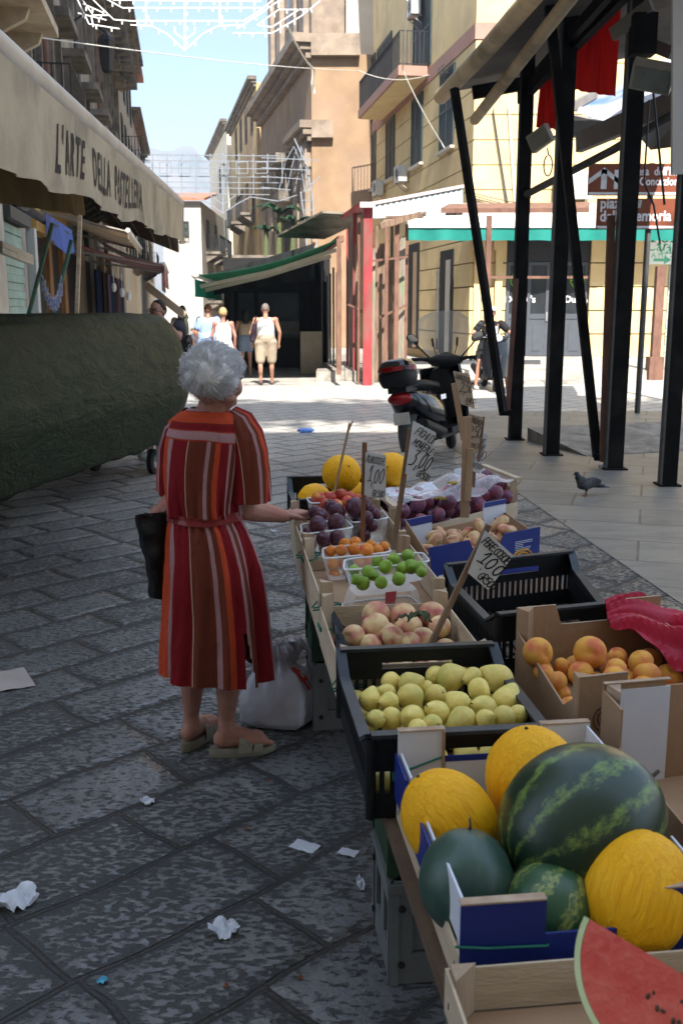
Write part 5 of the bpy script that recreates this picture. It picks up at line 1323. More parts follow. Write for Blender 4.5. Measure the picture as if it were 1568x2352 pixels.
# ================================================================ FRUIT STALL
TZ = .62
M_WOODC = PM('crate_wood', (.52, .40, .27), (.40, .29, .19), 3, .8, .003, 30, stretch=(7, 7, 1.2), c3=(.30, .21, .14, 1), s3=2.2)
M_PLY = PM('thin_poplar', (.58, .47, .33), (.46, .36, .25), 3, .8, .003, 26, stretch=(1.5, 1.5, 9), c3=(.36, .27, .18, 1), s3=1.8)
M_BOARD = PM('table_board', (.15, .095, .06), (.09, .058, .038), 4, .85, .01, 20, stretch=(1, 1, 5))
M_BPLAS = PM('black_crate_plastic', (.008, .0095, .011), (.006, .007, .008), 8, .45, spec=.28)
M_BRIM = PM('worn_crate_rim', (.032, .042, .054), (.012, .015, .018), 9, .42)
M_GCRATE = PM('grey_crate_plastic', (.16, .17, .17), (.12, .127, .127), 4, .55, .003, 40, c3=(.09, .09, .085, 1), s3=3)
M_GREENCR = PM('green_crate_plastic', (.025, .06, .03), (.018, .042, .022), 4, .55)
M_KRAFT = PM('kraft_card', (.36, .23, .135), (.30, .185, .105), 5, .85, .002, 60)
M_KRAFTE = PM('torn_card_edge', (.46, .35, .25), (.30, .2, .13), 20, .9)
M_NAVY = PM('blue_printed_card', (.014, .03, .20), (.012, .024, .165), 6, .45)
M_CARDW = PM('white_card', (.62, .64, .70), (.55, .57, .64), 4, .7)
M_GSTR = PM('green_string', (.02, .16, .11), None, 9, .7)
M_CLEAR = clear_plastic('clear_punnet')
M_FILM = clear_plastic('clear_film', (.9, .9, .93), .16, .12)
M_STICK = PM('old_stick_wood', (.24, .15, .095), (.14, .085, .055), 5, .85, .004, 30, stretch=(5, 5, .5))
M_STICKL = PM('pale_stick_wood', (.42, .29, .18), (.32, .21, .13), 5, .8, .003, 30, stretch=(5, 5, .5))
M_CARD = PM('sign_card', (.60, .61, .63), (.5, .51, .53), 6, .6, c3=(.44, .42, .40, 1), s3=3)
M_CARDK = PM('kraft_sign_card', (.44, .35, .26), (.37, .29, .21), 6, .7)
M_INK = PM('marker_ink', (.012, .012, .02), None, 6, .5)
M_REDINK = PM('red_print', (.55, .05, .09), None, 6, .5)
# table
tb = thing('stall_table', 'long low board table of the fruit stall', 'table', S(.4, 1.5, 0))
c = MB(); q = [S(-.012, -.7, 0), S(.98, -.7, 0), S(.98, 3.2, 0), S(-.03, 3.2, 0)]
c.hexa([p + Vector((0, 0, TZ - .032)) for p in q], [p + Vector((0, 0, TZ)) for p in q]); part('top', c, M_BOARD, tb)
c = MB(); q = [S(.1, 3.21, 0), S(1.0, 3.21, 0), S(1.12, 3.95, 0), S(-.04, 3.9, 0)]
c.hexa([p + Vector((0, 0, TZ - .03)) for p in q], [p + Vector((0, 0, TZ - .001)) for p in q]); part('top', c, M_BOARD, tb)
for a, cc in ((.9, -.5), (.9, 1.2), (.9, 2.9), (.3, 3.7), (.95, 3.7)):
 c = MB(); p = S(a, cc, 0); c.bb(p.x - .03, p.x + .03, p.y - .03, p.y + .03, 0, TZ - .034); part('leg', c, M_WOODC, tb)
class Bx:                        # a box on four (a, c) corners FL FR BR BL
 def __init__(s, FL, FR, BR, BL): s.q = [Vector((*p, 0)) for p in (FL, FR, BR, BL)]
 def pt(s, u, v, z):
  p = s.q[0].lerp(s.q[1], u).lerp(s.q[3].lerp(s.q[2], u), v); return S(p.x, p.y, z)
 def side(s, k): return [(s.q[0], s.q[1]), (s.q[1], s.q[2]), (s.q[2], s.q[3]), (s.q[3], s.q[0])][k]
 def wall(s, mb, k, t0, t1, z0, z1, o0, o1, z0b=None, z1b=None):
  A, B = s.side(k); d = (B - A).normalized(); n = Vector((-d.y, d.x, 0))
  P = lambda t, o, z: S(*(A.lerp(B, t) + n * o)[:2], z)
  z0b = z0 if z0b is None else z0b; z1b = z1 if z1b is None else z1b
  mb.hexa([P(t0, o0, z0), P(t1, o0, z0b), P(t1, o1, z0b), P(t0, o1, z0)], [P(t0, o0, z1), P(t1, o0, z1b), P(t1, o1, z1b), P(t0, o1, z1)])
 def P(s, k, t, o, z):
  A, B = s.side(k); d = (B - A).normalized(); n = Vector((-d.y, d.x, 0)); return S(*(A.lerp(B, t) + n * o)[:2], z)
 def len(s, k): A, B = s.side(k); return (B - A).length
 def floor(s, mb, z0, z1, i=.004):
  L0, L1 = s.len(0), s.len(1); u, v = i / L0, i / L1
  mb.hexa([s.pt(a, b, z0) for a, b in ((u, v), (1 - u, v), (1 - u, 1 - v), (u, 1 - v))], [s.pt(a, b, z1) for a, b in ((u, v), (1 - u, v), (1 - u, 1 - v), (u, 1 - v))])
 def center(s, z): return s.pt(.5, .5, z)
rect = lambda a0, a1, c0, c1: Bx((a0, c0), (a1, c0), (a1, c1), (a0, c1))
def wood_crate(b, z0, z1, label, posts_h=.03, tie=(), group=None, floor_mat=None, ends=(0, 2), sideh=None):
 t = thing('wooden_crate', label, 'crate', b.center(z0), 0, group)
 c = MB(); b.floor(c, z0 + .002, z0 + .010, .006); part('floor', c, floor_mat or M_PLY, t)
 for k in range(4):
  L = b.len(k); e = .005 / L; c = MB(); zt = z1 if k in ends or sideh is None else z0 + sideh
  b.wall(c, k, 0.0 if k in (0, 2) else e, 1.0 if k in (0, 2) else 1 - e, z0 + .012, zt, 0, .0045)
  part('side_panel', c, M_PLY, t)
 for k in range(4):
  A, B = b.side(k); L = b.len(k); c = MB()
  # triangular corner post inside the corner k
  prevk = (k - 1) % 4; L2 = b.len(prevk)
  w = .045
  pts = [b.P(k, .006 / L, .006, z0 + .012), b.P(k, w / L, .006, z0 + .012), b.P(k, .006 / L, w, z0 + .012)]
  c.prism(pts, (0, 0, z1 - z0 + posts_h - .012)); part('corner_post', c, M_WOODC, t)
 for k, s, z in ((0, .04, .7), (0, .06, .35), (0, .96, .6), (3, .05, .5), (3, .95, .6)):
  c = MB(); p = b.P(k, s, -.0006, z0 + (z1 - z0) * z); c.box(p, (.0016, .0016, .011)); part('staple', c, M_IRON, t)
 for k in tie:
  c = MB(); L = b.len(k); z = z0 + .5 * (z1 - z0)
  for dz in (0, .008):
   c.tube([b.P(k, -.02 / L, -.004, z + dz), b.P(k, .07 / L, -.004, z + dz + .01), b.P(k, .06 / L, .03, z + .012), b.P(k, .0, .06, z + .01), b.P(k, -.02 / L, .03, z)], .0028, 5)
  part('string_tie', c, M_GSTR, t)
 return t
def plastic_crate(b, z0, z1, label, mat, rim, low=(1, 3), lowd=.045, handle=(0, 2), holes=True, floorh=True):
 t = thing('plastic_crate', label, 'crate', b.center(z0))
 fl = MB()
 n, m = 9, 7
 for i in range(n + 1): fl.hexa(*[[b.pt(max(0.012, i / n - .012), v, z) if x == 0 else b.pt(min(.988, i / n + .012), v, z) for x, v in ((0, .01), (1, .01), (1, .99), (0, .99))] for z in (z0 + .003, z0 + .011)])
 for j in range(m + 1): fl.hexa(*[[b.pt(u, min(max(j / m + dv, .012), .988), z) for u, dv in ((.01, -.012), (.99, -.012), (.99, .012), (.01, .012))] for z in (z0 + .004, z0 + .0105)])
 part('floor', fl, mat, t)
 H = z1 - z0
 for k in range(4):
  L = b.len(k); c = MB(); th = .006
  zt = z1 - (lowd if k in low else 0)
  # lower band, slotted middle, upper band
  b.wall(c, k, 0, 1, z0 + .002, z0 + H * .30, 0, th)
  nb = max(6, int(L / .022))
  for i in range(nb + 1):
   a = max(0, i / nb - .007 / L * .5); e_ = min(1, i / nb + .014 / L * .5)
   b.wall(c, k, a, e_, z0 + H * .30, z0 + H * .58, .0005, th - .0005)
  b.wall(c, k, 0, 1, z0 + H * .58, z0 + H * .72, 0, th)
  if k in handle:
   for a, e_ in ((0, .27), (.73, 1)): b.wall(c, k, a, e_, z0 + H * .72, zt - .012, 0, th)
   b.wall(c, k, 0, 1, zt - .034, zt - .0005, .0004, th - .0004)
  else:
   b.wall(c, k, 0, .16, z0 + H * .72, z1, .0004, th, None, zt); b.wall(c, k, .84, 1, z0 + H * .72, zt, .0004, th, None, z1); b.wall(c, k, .16, .84, z0 + H * .72, zt, .0004, th)
  w = part('wall', c, mat, t)
  r = MB(); o0, o1 = -.012, .014
  if k in low:
   b.wall(r, k, 0, .16, z1 - .001, z1 + .008, o0, o1, zt - .001, zt + .008); b.wall(r, k, .16, .84, zt - .001, zt + .008, o0, o1); b.wall(r, k, .84, 1, zt - .001, zt + .008, o0, o1, z1 - .001, z1 + .008)
  else: b.wall(r, k, 0, 1, z1 + .0003, z1 + .0085, o0, o1)
  part('rim', r, rim, w)
 for k in range(4):
  c = MB(); L = b.len(k)
  for dx in (0, 1):
   pass
  c.tube([b.P(k, 0, 0, z0 + .004), b.P(k, 0, 0, z1 - .004)], .011, 8); part('corner_post', c, mat, t)
 return t
# supporting crate stacks below the table
def stack_crate(a0, a1, c0, c1, z0, z1, mat, label):
 b = rect(a0, a1, c0, c1); t = thing('stacking_crate', label, 'crate', b.center(z0), 0, 'crates carrying the stall table')
 c = MB()
 for k in range(4):
  H = z1 - z0; b.wall(c, k, 0, 1, z0 + .002, z0 + H * .3, 0, .008); b.wall(c, k, 0, 1, z0 + H * .72, z1, 0, .008)
  b.wall(c, k, 0, .14, z0 + H * .3, z0 + H * .72, 0, .008); b.wall(c, k, .86, 1, z0 + H * .3, z0 + H * .72, 0, .008); b.wall(c, k, .4, .6, z0 + H * .3, z0 + H * .72, 0, .008)
  b.wall(c, k, .14, .4, z0 + H * .3, z0 + H * .72, .012, .016); b.wall(c, k, .6, .86, z0 + H * .3, z0 + H * .72, .012, .016)
  b.wall(c, k, -.012, 1.012, z1 - .028, z1 - .004, -.008, -.0005); b.wall(c, k, -.004, .05, z0 + .002, z1 - .03, -.006, -.0005); b.wall(c, k, .95, 1.004, z0 + .002, z1 - .03, -.006, -.0005)
 part('wall', c, mat, t)
 c = MB(); b.floor(c, z0 + .004, z0 + .012, .009); part('floor', c, mat, t)
 for k in (0, 3):
  for s, z in ((.07, z0 + .06), (.07, z1 - .07)):
   c = MB(); p = b.P(k, s, -.004, z); d = b.P(k, s, -.0065, z); c.tube([p, d + (d - p)], .009, 10); part('rivet_hole', c, M_DARK, t)
 return t
stack_crate(.045, .445, .86, 1.12, 0, .285, M_GCRATE, 'grey plastic crate on the ground under the near end of the stall')
stack_crate(.045, .445, .88, 1.14, .287, .586, M_GREENCR, 'dark green crate on top of the near grey crate under the stall')
stack_crate(.0, .4, 2.42, 2.72, 0, .285, M_GCRATE, 'grey plastic crate on the ground under the stall beside the shopping bag')
stack_crate(.0, .4, 2.44, 2.74, .287, .586, M_GREENCR, 'dark green crate on top of the far grey crate under the stall')
# ---------------------------------------------------------------- fruit materials and meshes
def fruit_mat(name, base, dark, blush, bl=(.45, .7), rough=.42, spk=None, sc=.42, bump=.0012, bloom=None, sat=1.0):
 t = NT(name); vec = t.coords((1, 1, 1), True)
 n1 = t.noise(vec, sc * 8, 4); n2 = t.noise(vec, sc * 2.3, 1.5, .5); n3 = t.noise(vec, sc * 60, 3)
 c = t.mix(t.rng(n1, .3, .7), dark, base)
 if blush: c = t.mix(t.rng(n2, *bl), c, blush)
 if bloom: c = t.mix(t.rng(t.noise(vec, sc * 6, 5, .7), .48, .72, 0, .75), c, bloom)
 if spk: c = t.mix(t.rng(n3, .62, .72, 0, .6), c, spk)
 oi = t.new('ShaderNodeObjectInfo'); hs = t.new('ShaderNodeHueSaturation')
 t.l(t.rng(oi.outputs['Random'], 0, 1, .86, 1.12), hs.inputs['Value']); t.l(c, hs.inputs['Color']); t.l(hs.outputs[0], t.b.inputs['Base Color'])
 t.b.inputs['Roughness'].default_value = rough; t.b.inputs['Specular IOR Level'].default_value = .3; t.b.inputs['Subsurface Weight'].default_value = .08
 t.b.inputs['Subsurface Radius'].default_value = (.01, .006, .003); t.b.inputs['Subsurface Scale'].default_value = .5
 t.bump(t.math('ADD', n1, t.math('MULTIPLY', n3, .3)), bump)
 return t.mat
M_PEAR = fruit_mat('pear_skin', (.76, .60, .17), (.66, .53, .14), (.56, .50, .12), (.5, .75), .38, (.22, .17, .05))
M_PEACHW = fruit_mat('white_peach_skin', (.70, .52, .26), (.62, .44, .21), (.46, .12, .11), (.40, .70), .62)
M_PEACHO = fruit_mat('orange_peach_skin', (.76, .40, .07), (.70, .33, .05), (.62, .15, .07), (.42, .74), .7)
M_FLAT = fruit_mat('flat_peach_skin', (.64, .45, .24), (.56, .37, .18), (.45, .09, .08), (.44, .72), .62)
M_APR = fruit_mat('apricot_skin', (.72, .27, .035), (.65, .22, .03), (.60, .10, .045), (.52, .72), .55)
M_FIG = fruit_mat('green_fig_skin', (.20, .34, .03), (.14, .26, .025), (.28, .40, .06), (.5, .75), .4, (.30, .42, .12))
M_PLUM = fruit_mat('plum_skin', (.085, .016, .028), (.055, .012, .025), (.10, .02, .02), (.5, .7), .32, bloom=(.13, .12, .20))
M_PLUML = fruit_mat('light_plum_skin', (.20, .05, .085), (.10, .045, .10), (.26, .04, .05), (.45, .65), .4, bloom=(.20, .17, .28))
M_NECT = fruit_mat('nectarine_skin', (.48, .06, .035), (.38, .04, .03), (.68, .30, .05), (.55, .72), .35)
M_STEMF = PM('fruit_stem', (.09, .055, .03), (.05, .03, .02), 20, .8)
M_MELON = None
def melon_mat():
 t = NT('yellow_melon_skin'); vec = t.coords((1, 1, .11), True); v2 = t.coords((1, 1, 1), True)
 wr = t.noise(vec, 9, 5, .62, .9); big = t.noise(v2, 1.6, 3)
 c = t.mix(t.rng(wr, .38, .62), (.84, .38, .003), (.92, .47, .008)); c = t.mix(t.rng(big, .5, .75, 0, .5), c, (.86, .46, .012))
 c = t.mix(t.rng(t.noise(v2, 14, 3), .66, .74, 0, .4), c, (.35, .2, .04))
 t.b.inputs['Specular IOR Level'].default_value = .25; t.l(c, t.b.inputs['Base Color']); t.b.inputs['Roughness'].default_value = .5; t.bump(wr, .006); return t.mat
M_MELON = melon_mat()
def watermelon_mat(name, stripe, dark, contrast=1.0, freq=11.0):
 t = NT(name); tc = t.new('ShaderNodeTexCoord'); sp = t.new('ShaderNodeSeparateXYZ'); t.l(tc.outputs['Object'], sp.inputs[0])
 ang = t.math('ARCTAN2', sp.outputs[1], sp.outputs[0])
 v = t.coords((1, 1, .6)); n1 = t.noise(v, 6.5, 6, .68, .8); n2 = t.noise(t.coords(), 2.2, 4)
 a2 = t.math('ADD', t.math('MULTIPLY', ang, freq), t.math('MULTIPLY', n1, 6.0)); a2 = t.math('ADD', a2, t.math('MULTIPLY', n2, 4.0))
 s = t.math('SINE', a2)
 m = t.rng(s, .25, .95); m = t.math('MULTIPLY', m, t.rng(t.noise(v, 11, 5, .7), .36, .6))
 m = t.math('MULTIPLY', m, contrast)
 c = t.mix(m, t.mix(n2, dark, tuple(x * 1.7 for x in dark)), stripe)
 t.l(c, t.b.inputs['Base Color']); t.b.inputs['Roughness'].default_value = .34; t.bump(n1, .0006); return t.mat
M_WM1 = watermelon_mat('striped_watermelon', (.15, .23, .045), (.007, .022, .011), .9)
M_WM2 = watermelon_mat('dark_watermelon', (.05, .10, .055), (.022, .05, .038), .6)
M_WM3 = watermelon_mat('pale_striped_watermelon', (.30, .34, .08), (.020, .06, .025), 1.0, 8)
def fruit_mesh(kind):
 c = MB()
 if kind in ('peach', 'apricot', 'nectarine', 'plum'):
  cl = {'peach': .055, 'apricot': .05, 'nectarine': .045, 'plum': .03}[kind]
  def fn(d):
   top = max(0, d.z); k = 1 - .20 * max(0, 1 - ((1 - d.z) / .10)) ** 1.5
   k *= 1 - .05 * max(0, (-d.z - .85) / .15)
   g_ = math.exp(-(d.y / .16) ** 2) * (1 if d.x > 0 else .15)
   return k * (1 - cl * g_ * (1 - .6 * max(0, -d.z)))
  r = {'peach': (1, 1, .95), 'apricot': (1, .95, 1.0), 'nectarine': (1, 1, .97), 'plum': (.95, .95, 1.12)}[kind]
  c.ball((0, 0, 0), r, 26, 18, fn=fn)
 elif kind == 'flat':
  c.ball((0, 0, 0), (1.12, 1.12, .62), 26, 18, fn=lambda d: (1 - .45 * max(0, 1 - (1 - abs(d.z)) / .16) ** 1.3) * (1 + .04 * math.sin(3 * math.atan2(d.y, d.x))))
 elif kind == 'pear':
  prof = []
  for i in range(19):
   th = math.pi * i / 18; z = -math.cos(th)
   rr = math.sin(th) * (1 if z < 0 else 1 - .42 * z ** 1.25)
   zz = z * (1.0 if z < 0 else 1.28); prof.append((max(rr, .02), zz if i else -.93))
  c.lathe(prof, 20)
 elif kind == 'fig':
  prof = []
  for i in range(17):
   th = math.pi * i / 16; z = -math.cos(th); rr = math.sin(th) * (1 if z < .1 else 1 - .38 * (z - .1) ** 1.0); prof.append((max(rr, .02), (z if z < 0 else z * 1.2) if i else -.95))
  c.lathe(prof, 20)
 elif kind == 'melon':
  c.ball((0, 0, 0), (1, 1, 1.2), 40, 28, fn=lambda d: 1 + .010 * math.sin(10 * math.atan2(d.y, d.x)) * (1 - d.z * d.z) + .006 * math.sin(23 * math.atan2(d.y, d.x) + 3 * d.z))
 elif kind == 'watermelon':
  c.ball((0, 0, 0), (1, 1, 1.08), 48, 32, fn=lambda d: 1 + .006 * math.sin(3 * math.atan2(d.y, d.x)))
 return c
FM = {}
def fruit_proto(kind, mat):
 key = (kind, mat.name)
 if key not in FM: FM[key] = mesh_of(fruit_mesh(kind), kind, 'all', mat)
 return FM[key]
M_STEM_ME = {}
def fruit(name, kind, mat, p, r, label, cat, group=None, rot=None, stem=None):
 me = fruit_proto(kind, mat)
 o = bpy.data.objects.new(name, me); COL.objects.link(o)
 o.location = p; k = random.uniform; o.scale = (r * k(.94, 1.04), r * k(.94, 1.04), r * k(.95, 1.05))
 o.rotation_euler = rot if rot is not None else (random.uniform(-.7, .7), random.uniform(-.7, .7), random.uniform(0, 6.28))
 tag(o, label, cat, group)
 if stem:
  if stem not in M_STEM_ME:
   s = MB()
   if stem == 'pear': s.tube([(0, 0, 1.2), (.03, 0, 1.42), (.12, 0, 1.62)], [.05, .045, .06], 6)
   elif stem == 'calyx': 
    for k in range(5): a = k * 1.256; s.add([(0, 0, -.94), (.06 * math.cos(a - .5), .06 * math.sin(a - .5), -.955), (.19 * math.cos(a), .19 * math.sin(a), -.985), (.06 * math.cos(a + .5), .06 * math.sin(a + .5), -.955)], [(0, 1, 2, 3)])
   elif stem == 'dot': s.lathe([(.07, .66), (.075, .79), (.03, .82)], 8)
   elif stem == 'mel': s.lathe([(.05, 1.18), (.04, 1.21), (.03, 1.235)], 8)
   elif stem == 'wm': s.tube([(0, 0, 1.04), (.02, .01, 1.16), (.0, .06, 1.30)], [.05, .03, .025], 6)
   elif stem == 'fig': s.tube([(0, 0, 1.14), (.03, 0, 1.28)], [.09, .07], 6)
   M_STEM_ME[stem] = mesh_of(s, 'stem', 'all', M_STEMF)
  q = bpy.data.objects.new('stem', M_STEM_ME[stem]); COL.objects.link(q); q.parent = o
 return o
random.seed(11)
# ---------------------------------------------------------------- C0: nearest crate with the cut watermelon
C0 = rect(-.03, .46, -.62, -.035)
wood_crate(C0, TZ, TZ + .085, 'low wooden crate at the near end of the stall, under the red melon slice', .01, floor_mat=M_KRAFT)
sl = thing('watermelon_slice', 'red watermelon slice with dark seeds at the near end of the stall', 'watermelon slice', atd(1480, 2300, 1.25))
cen = atd(1550, 2228, 1.25); nrm = (Vector((0, 0, CAMH)) - cen).normalized(); nrm = (nrm + Vector((-.05, -.1, .15))).normalized()
xr = Vector((0, 0, 1)).cross(nrm).normalized(); yr = nrm.cross(xr)
Rw = .124
def disc_pts(r, n=40):
 # disc cut by the top chord
 out = []
 for k in range(n + 1):
  a = 2.81 + math.pi * k / n
  out.append((r * math.cos(a), r * math.sin(a)))
 return out
D3 = lambda x, y, o=0: cen + xr * x + yr * y + nrm * o
c = MB(); pts = disc_pts(Rw * .935); c.prism([D3(x, y, .0) for x, y in pts], -nrm * .01)
def flesh_mat():
 t = NT('watermelon_flesh'); v = t.coords(); n = t.noise(v, 18, 6, .6); n2 = t.noise(v, 90, 4)
 col = t.mix(t.rng(n, .35, .7), (.52, .045, .035), (.62, .12, .085)); col = t.mix(t.rng(n2, .5, .8, 0, .35), col, (.70, .25, .19)); t.l(col, t.b.inputs['Base Color']); t.b.inputs['Roughness'].default_value = .32
 t.b.inputs['Subsurface Weight'].default_value = .2; t.b.inputs['Subsurface Radius'].default_value = (.02, .006, .005); t.bump(n2, .002); return t.mat
part('flesh', c, flesh_mat(), sl)
c = MB(); po = disc_pts(Rw); pi = disc_pts(Rw * .94)
n = len(po)
c.add([D3(x, y, .0005) for x, y in po] + [D3(x, y, .0005) for x, y in pi], [(i, i + 1, n + i + 1, n + i) for i in range(n - 1)]); part('pale_rind', c, PM('pale_rind', (.55, .60, .34), (.42, .52, .25), 10, .5), sl)
c = MB(); c.grid(lambda u, v: cen + (xr * math.cos(2.81 + math.pi * u) + yr * math.sin(2.81 + math.pi * u)) * Rw * math.cos(v * 1.1) * 1.003 - nrm * Rw * math.sin(v * 1.1) * .9, 40, 10, 0); part('rind', c, M_WM3, sl, smooth=True)
c = MB(); c.add([D3(*po[0], -.001), D3(*po[-1], -.001), D3(*po[-1], -.06) , D3(*po[0], -.06)], [(0, 1, 2, 3)]); part('cut_top', c, flesh_mat(), sl)
for (px, py, s) in ((1487, 2288, 1), (1508, 2316, 1), (1521, 2322, .9), (1545, 2345, 1), (1558, 2350, 1), (1500, 2280, .7), (1566, 2300, .8)):
 r_ = ray(px, py); o = Vector((0, 0, CAMH)); k = (cen - o).dot(nrm) / r_.dot(nrm); p = o + r_ * k
 c = MB(); c.ball(p + nrm * .0005, (.0042 * s, .0027 * s, .0022 * s), 10, 6, rot=nrm.to_track_quat('Z', 'Y').to_matrix() @ Matrix.Rotation(random.uniform(0, 3), 3, 'Z')); part('seed', c, M_STEMF, sl, smooth=True)
# ---------------------------------------------------------------- C1: melon crate
C1 = rect(0, .405, 0, .55)
m1 = wood_crate(C1, TZ, TZ + .075, 'low wooden crate lined with blue card holding melons and watermelons', .0)
def card_lining(b, t, z0, parts_):
 for (k, a, e_, zz0, zz1, mat, o) in parts_:
  c = MB(); b.wall(c, k, a, e_, zz0, zz1, o, o + .004); part('card_lining', c, mat, t)
card_lining(C1, m1, TZ, ((0, .0, .33, TZ + .05, TZ + .165, M_NAVY, -.0045), (0, .33, .79, TZ + .05, TZ + .108, M_NAVY, -.0045), (0, .79, 1.0, TZ + .05, TZ + .17, M_NAVY, -.0045),
 (3, .0, .22, TZ + .084, TZ + .16, M_CARDW, .0052), (3, .22, .78, TZ + .084, TZ + .15, M_CARDW, .0052), (3, .78, 1, TZ + .084, TZ + .165, M_CARDW, .0052),
 (3, .0, .22, TZ + .06, TZ + .156, M_NAVY, -.005), (3, .22, .78, TZ + .06, TZ + .146, M_NAVY, -.005),
 (2, .76, 1, TZ + .03, TZ + .205, M_CARDW, .006), (2, .0, .26, TZ + .03, TZ + .205, M_CARDW, .006), (2, .27, .755, TZ + .03, TZ + .135, M_CARDW, .006), (2, .27, .755, TZ + .136, TZ + .148, M_NAVY, .006), (2, .76, .775, TZ + .03, TZ + .205, M_KRAFT, .0105),
 (1, 0, .25, TZ + .084, TZ + .175, M_CARDW, .0052), (1, .25, .8, TZ + .084, TZ + .14, M_CARDW, .0052), (1, .8, 1, TZ + .084, TZ + .2, M_CARDW, .0052)))
for (k, a, e_, z) in ((0, .0, .33, TZ + .166), (0, .79, 1, TZ + .171), (2, .76, 1, TZ + .206), (2, 0, .26, TZ + .206)): c = MB(); C1.wall(c, k, a, e_, z, z + .003, -.006, .012); part('torn_edge', c, M_KRAFTE, m1)
c = MB(); c.tube([C1.P(0, -.02, -.008, TZ + .10), C1.P(0, .1, -.009, TZ + .094), C1.P(0, .34, -.008, TZ + .09), C1.P(0, .36, .01, TZ + .092)], .0022, 5); part('string_tie', c, M_GSTR, m1)
c = MB(); c.tube([C1.P(3, .02, -.008, TZ + .10), C1.P(3, -.005, -.008, TZ + .11), C1.P(2, .97, .012, TZ + .12), C1.P(2, .76, .012, TZ + .15)], .0022, 5); part('string_tie', c, M_GSTR, m1)
def mpx(px, py, z): return gz(px, py, z)
fruit('watermelon', 'watermelon', M_WM1, mpx(1336, 1892, .785), .137, 'largest striped watermelon in the blue lined crate', 'watermelon', None, Vector((.85, .42, .30)).to_track_quat('Z', 'Y').to_euler(), 'wm')
fruit('watermelon', 'watermelon', M_WM2, mpx(1070, 2025, .725), .084, 'small dark plain watermelon with stalk in the blue lined crate', 'watermelon', None, (R(-14), R(4), 0), 'wm')
fruit('watermelon', 'watermelon', M_WM3, S(.175, .095, .705), .075, 'small pale striped watermelon at the front of the blue lined crate', 'watermelon', None, Vector((.55, .3, .75)).to_track_quat('Z', 'Y').to_euler())
fruit('yellow_melon', 'melon', M_MELON, mpx(1032, 1886, .735), .083, 'round yellow melon at the left of the blue lined crate', 'melon', None, (R(-35), R(-12), 1), 'mel')
fruit('yellow_melon', 'melon', M_MELON, mpx(1225, 1795, .765), .097, 'tall yellow melon behind the largest striped watermelon', 'melon', None, (R(-8), R(5), 2), 'mel')
fruit('yellow_melon', 'melon', M_MELON, mpx(1462, 2055, .74), .089, 'large yellow melon at the right front of the blue lined crate', 'melon', None, (R(-18), R(18), 0), 'mel')
# ---------------------------------------------------------------- C2: pears
C2 = rect(-.052, .352, .568, 1.10)
plastic_crate(C2, TZ, TZ + .185, 'black plastic crate full of green pears', M_BPLAS, M_BRIM)
pears = [(262, 500, 48), (350, 425, 42), (428, 432, 52), (340, 505, 42), (430, 488, 58), (495, 450, 35), (535, 480, 48), (535, 400, 45), (600, 405, 60), (645, 350, 60), (752, 333, 52), (690, 405, 45), (795, 410, 64), (715, 455, 48), (630, 512, 52), (735, 535, 58), (832, 503, 66), (538, 555, 55), (437, 572, 52), (350, 580, 50), (285, 580, 40), (645, 585, 60), (520, 600, 44), (820, 570, 48), (745, 580, 44), (460, 620, 44), (330, 470, 40), (880, 560, 40)]
def heap(lst, conv, kind, mat, z0, name, label, cat, group, stem=None, rots=None, k=1.0, zj=.01, zofs=None):
 for i, (x, y, rp) in enumerate(lst):
  px, py = conv(x, y); d = ray(px, py); z = z0 + random.uniform(-zj, zj) + (zofs[i] if zofs else 0)
  t = (z - CAMH) / d.z; r = rp * conv.s / FPX * t * k
  p = Vector((d.x * t, d.y * t, z))
  fruit(name, kind, mat, p, r, label, cat, group, rots(i) if rots else None, stem if not callable(stem) else stem(i))
class Cv:
 def __init__(s, ox, oy, sc): s.ox, s.oy, s.s = ox, oy, sc
 def __call__(s, x, y): return s.ox + x * s.s, s.oy + y * s.s
cv3 = Cv(705.6, 1332.8, .55); cv2 = Cv(627.2, 901.6, .4); cv5 = Cv(1097.6, 1332.8, .3)
heap(pears, cv3, 'pear', M_PEAR, .752, 'pear', 'green pear heaped in the black plastic crate', 'pear', 'green pears in the black crate', lambda i: 'pear' if i % 2 else 'calyx', lambda i: (random.uniform(.6, 2.6), random.uniform(-.8, .8), random.uniform(0, 6.28)), 1.0)
for k in range(34):       # lower layer that carries the heap
 u, v = .09 + .16 * (k % 6) + random.uniform(-.015, .015), .075 + .165 * (k // 6) + random.uniform(-.015, .015)
 p = C2.pt(min(u, .91), min(v, .92), .685 + random.uniform(0, .012)); fruit('pear', 'pear', M_PEAR, p, .029, 'green pear heaped in the black plastic crate', 'pear', 'green pears in the black crate', (random.uniform(1, 2.2), random.uniform(-.5, .5), random.uniform(0, 6.28)), 'pear')
# ---------------------------------------------------------------- C3: white peaches
C3 = rect(-.05, .355, 1.125, 1.66)
wood_crate(C3, TZ, TZ + .135, 'wooden crate of white peaches behind the pears', .045, (0, 3), floor_mat=M_BPLAS)
lin_ = MB(); lin_.grid(lambda u, v: C3.pt(.015 + .22 * u + .05 * v, .08 + .75 * v, TZ + .05 + .085 * (1 - u) ** 1.5 + .018 * math.sin(v * 13 + u * 5) + .012 * math.sin(v * 31 + u * 17)), 10, 24, .002)
solo('plastic_liner', lin_, PM('black_liner', (.006, .006, .007), None, 9, .35), 'crumpled black plastic liner at the left of the white peaches', 'liner', smooth=True)
pch = [(590, 1280, 80), (745, 1290, 80), (910, 1280, 78), (588, 1345, 82), (630, 1390, 80), (462, 1400, 66), (775, 1350, 76), (955, 1345, 65), (485, 1445, 60), (690, 1405, 62), (860, 1420, 70), (560, 1450, 60), (780, 1440, 66)]
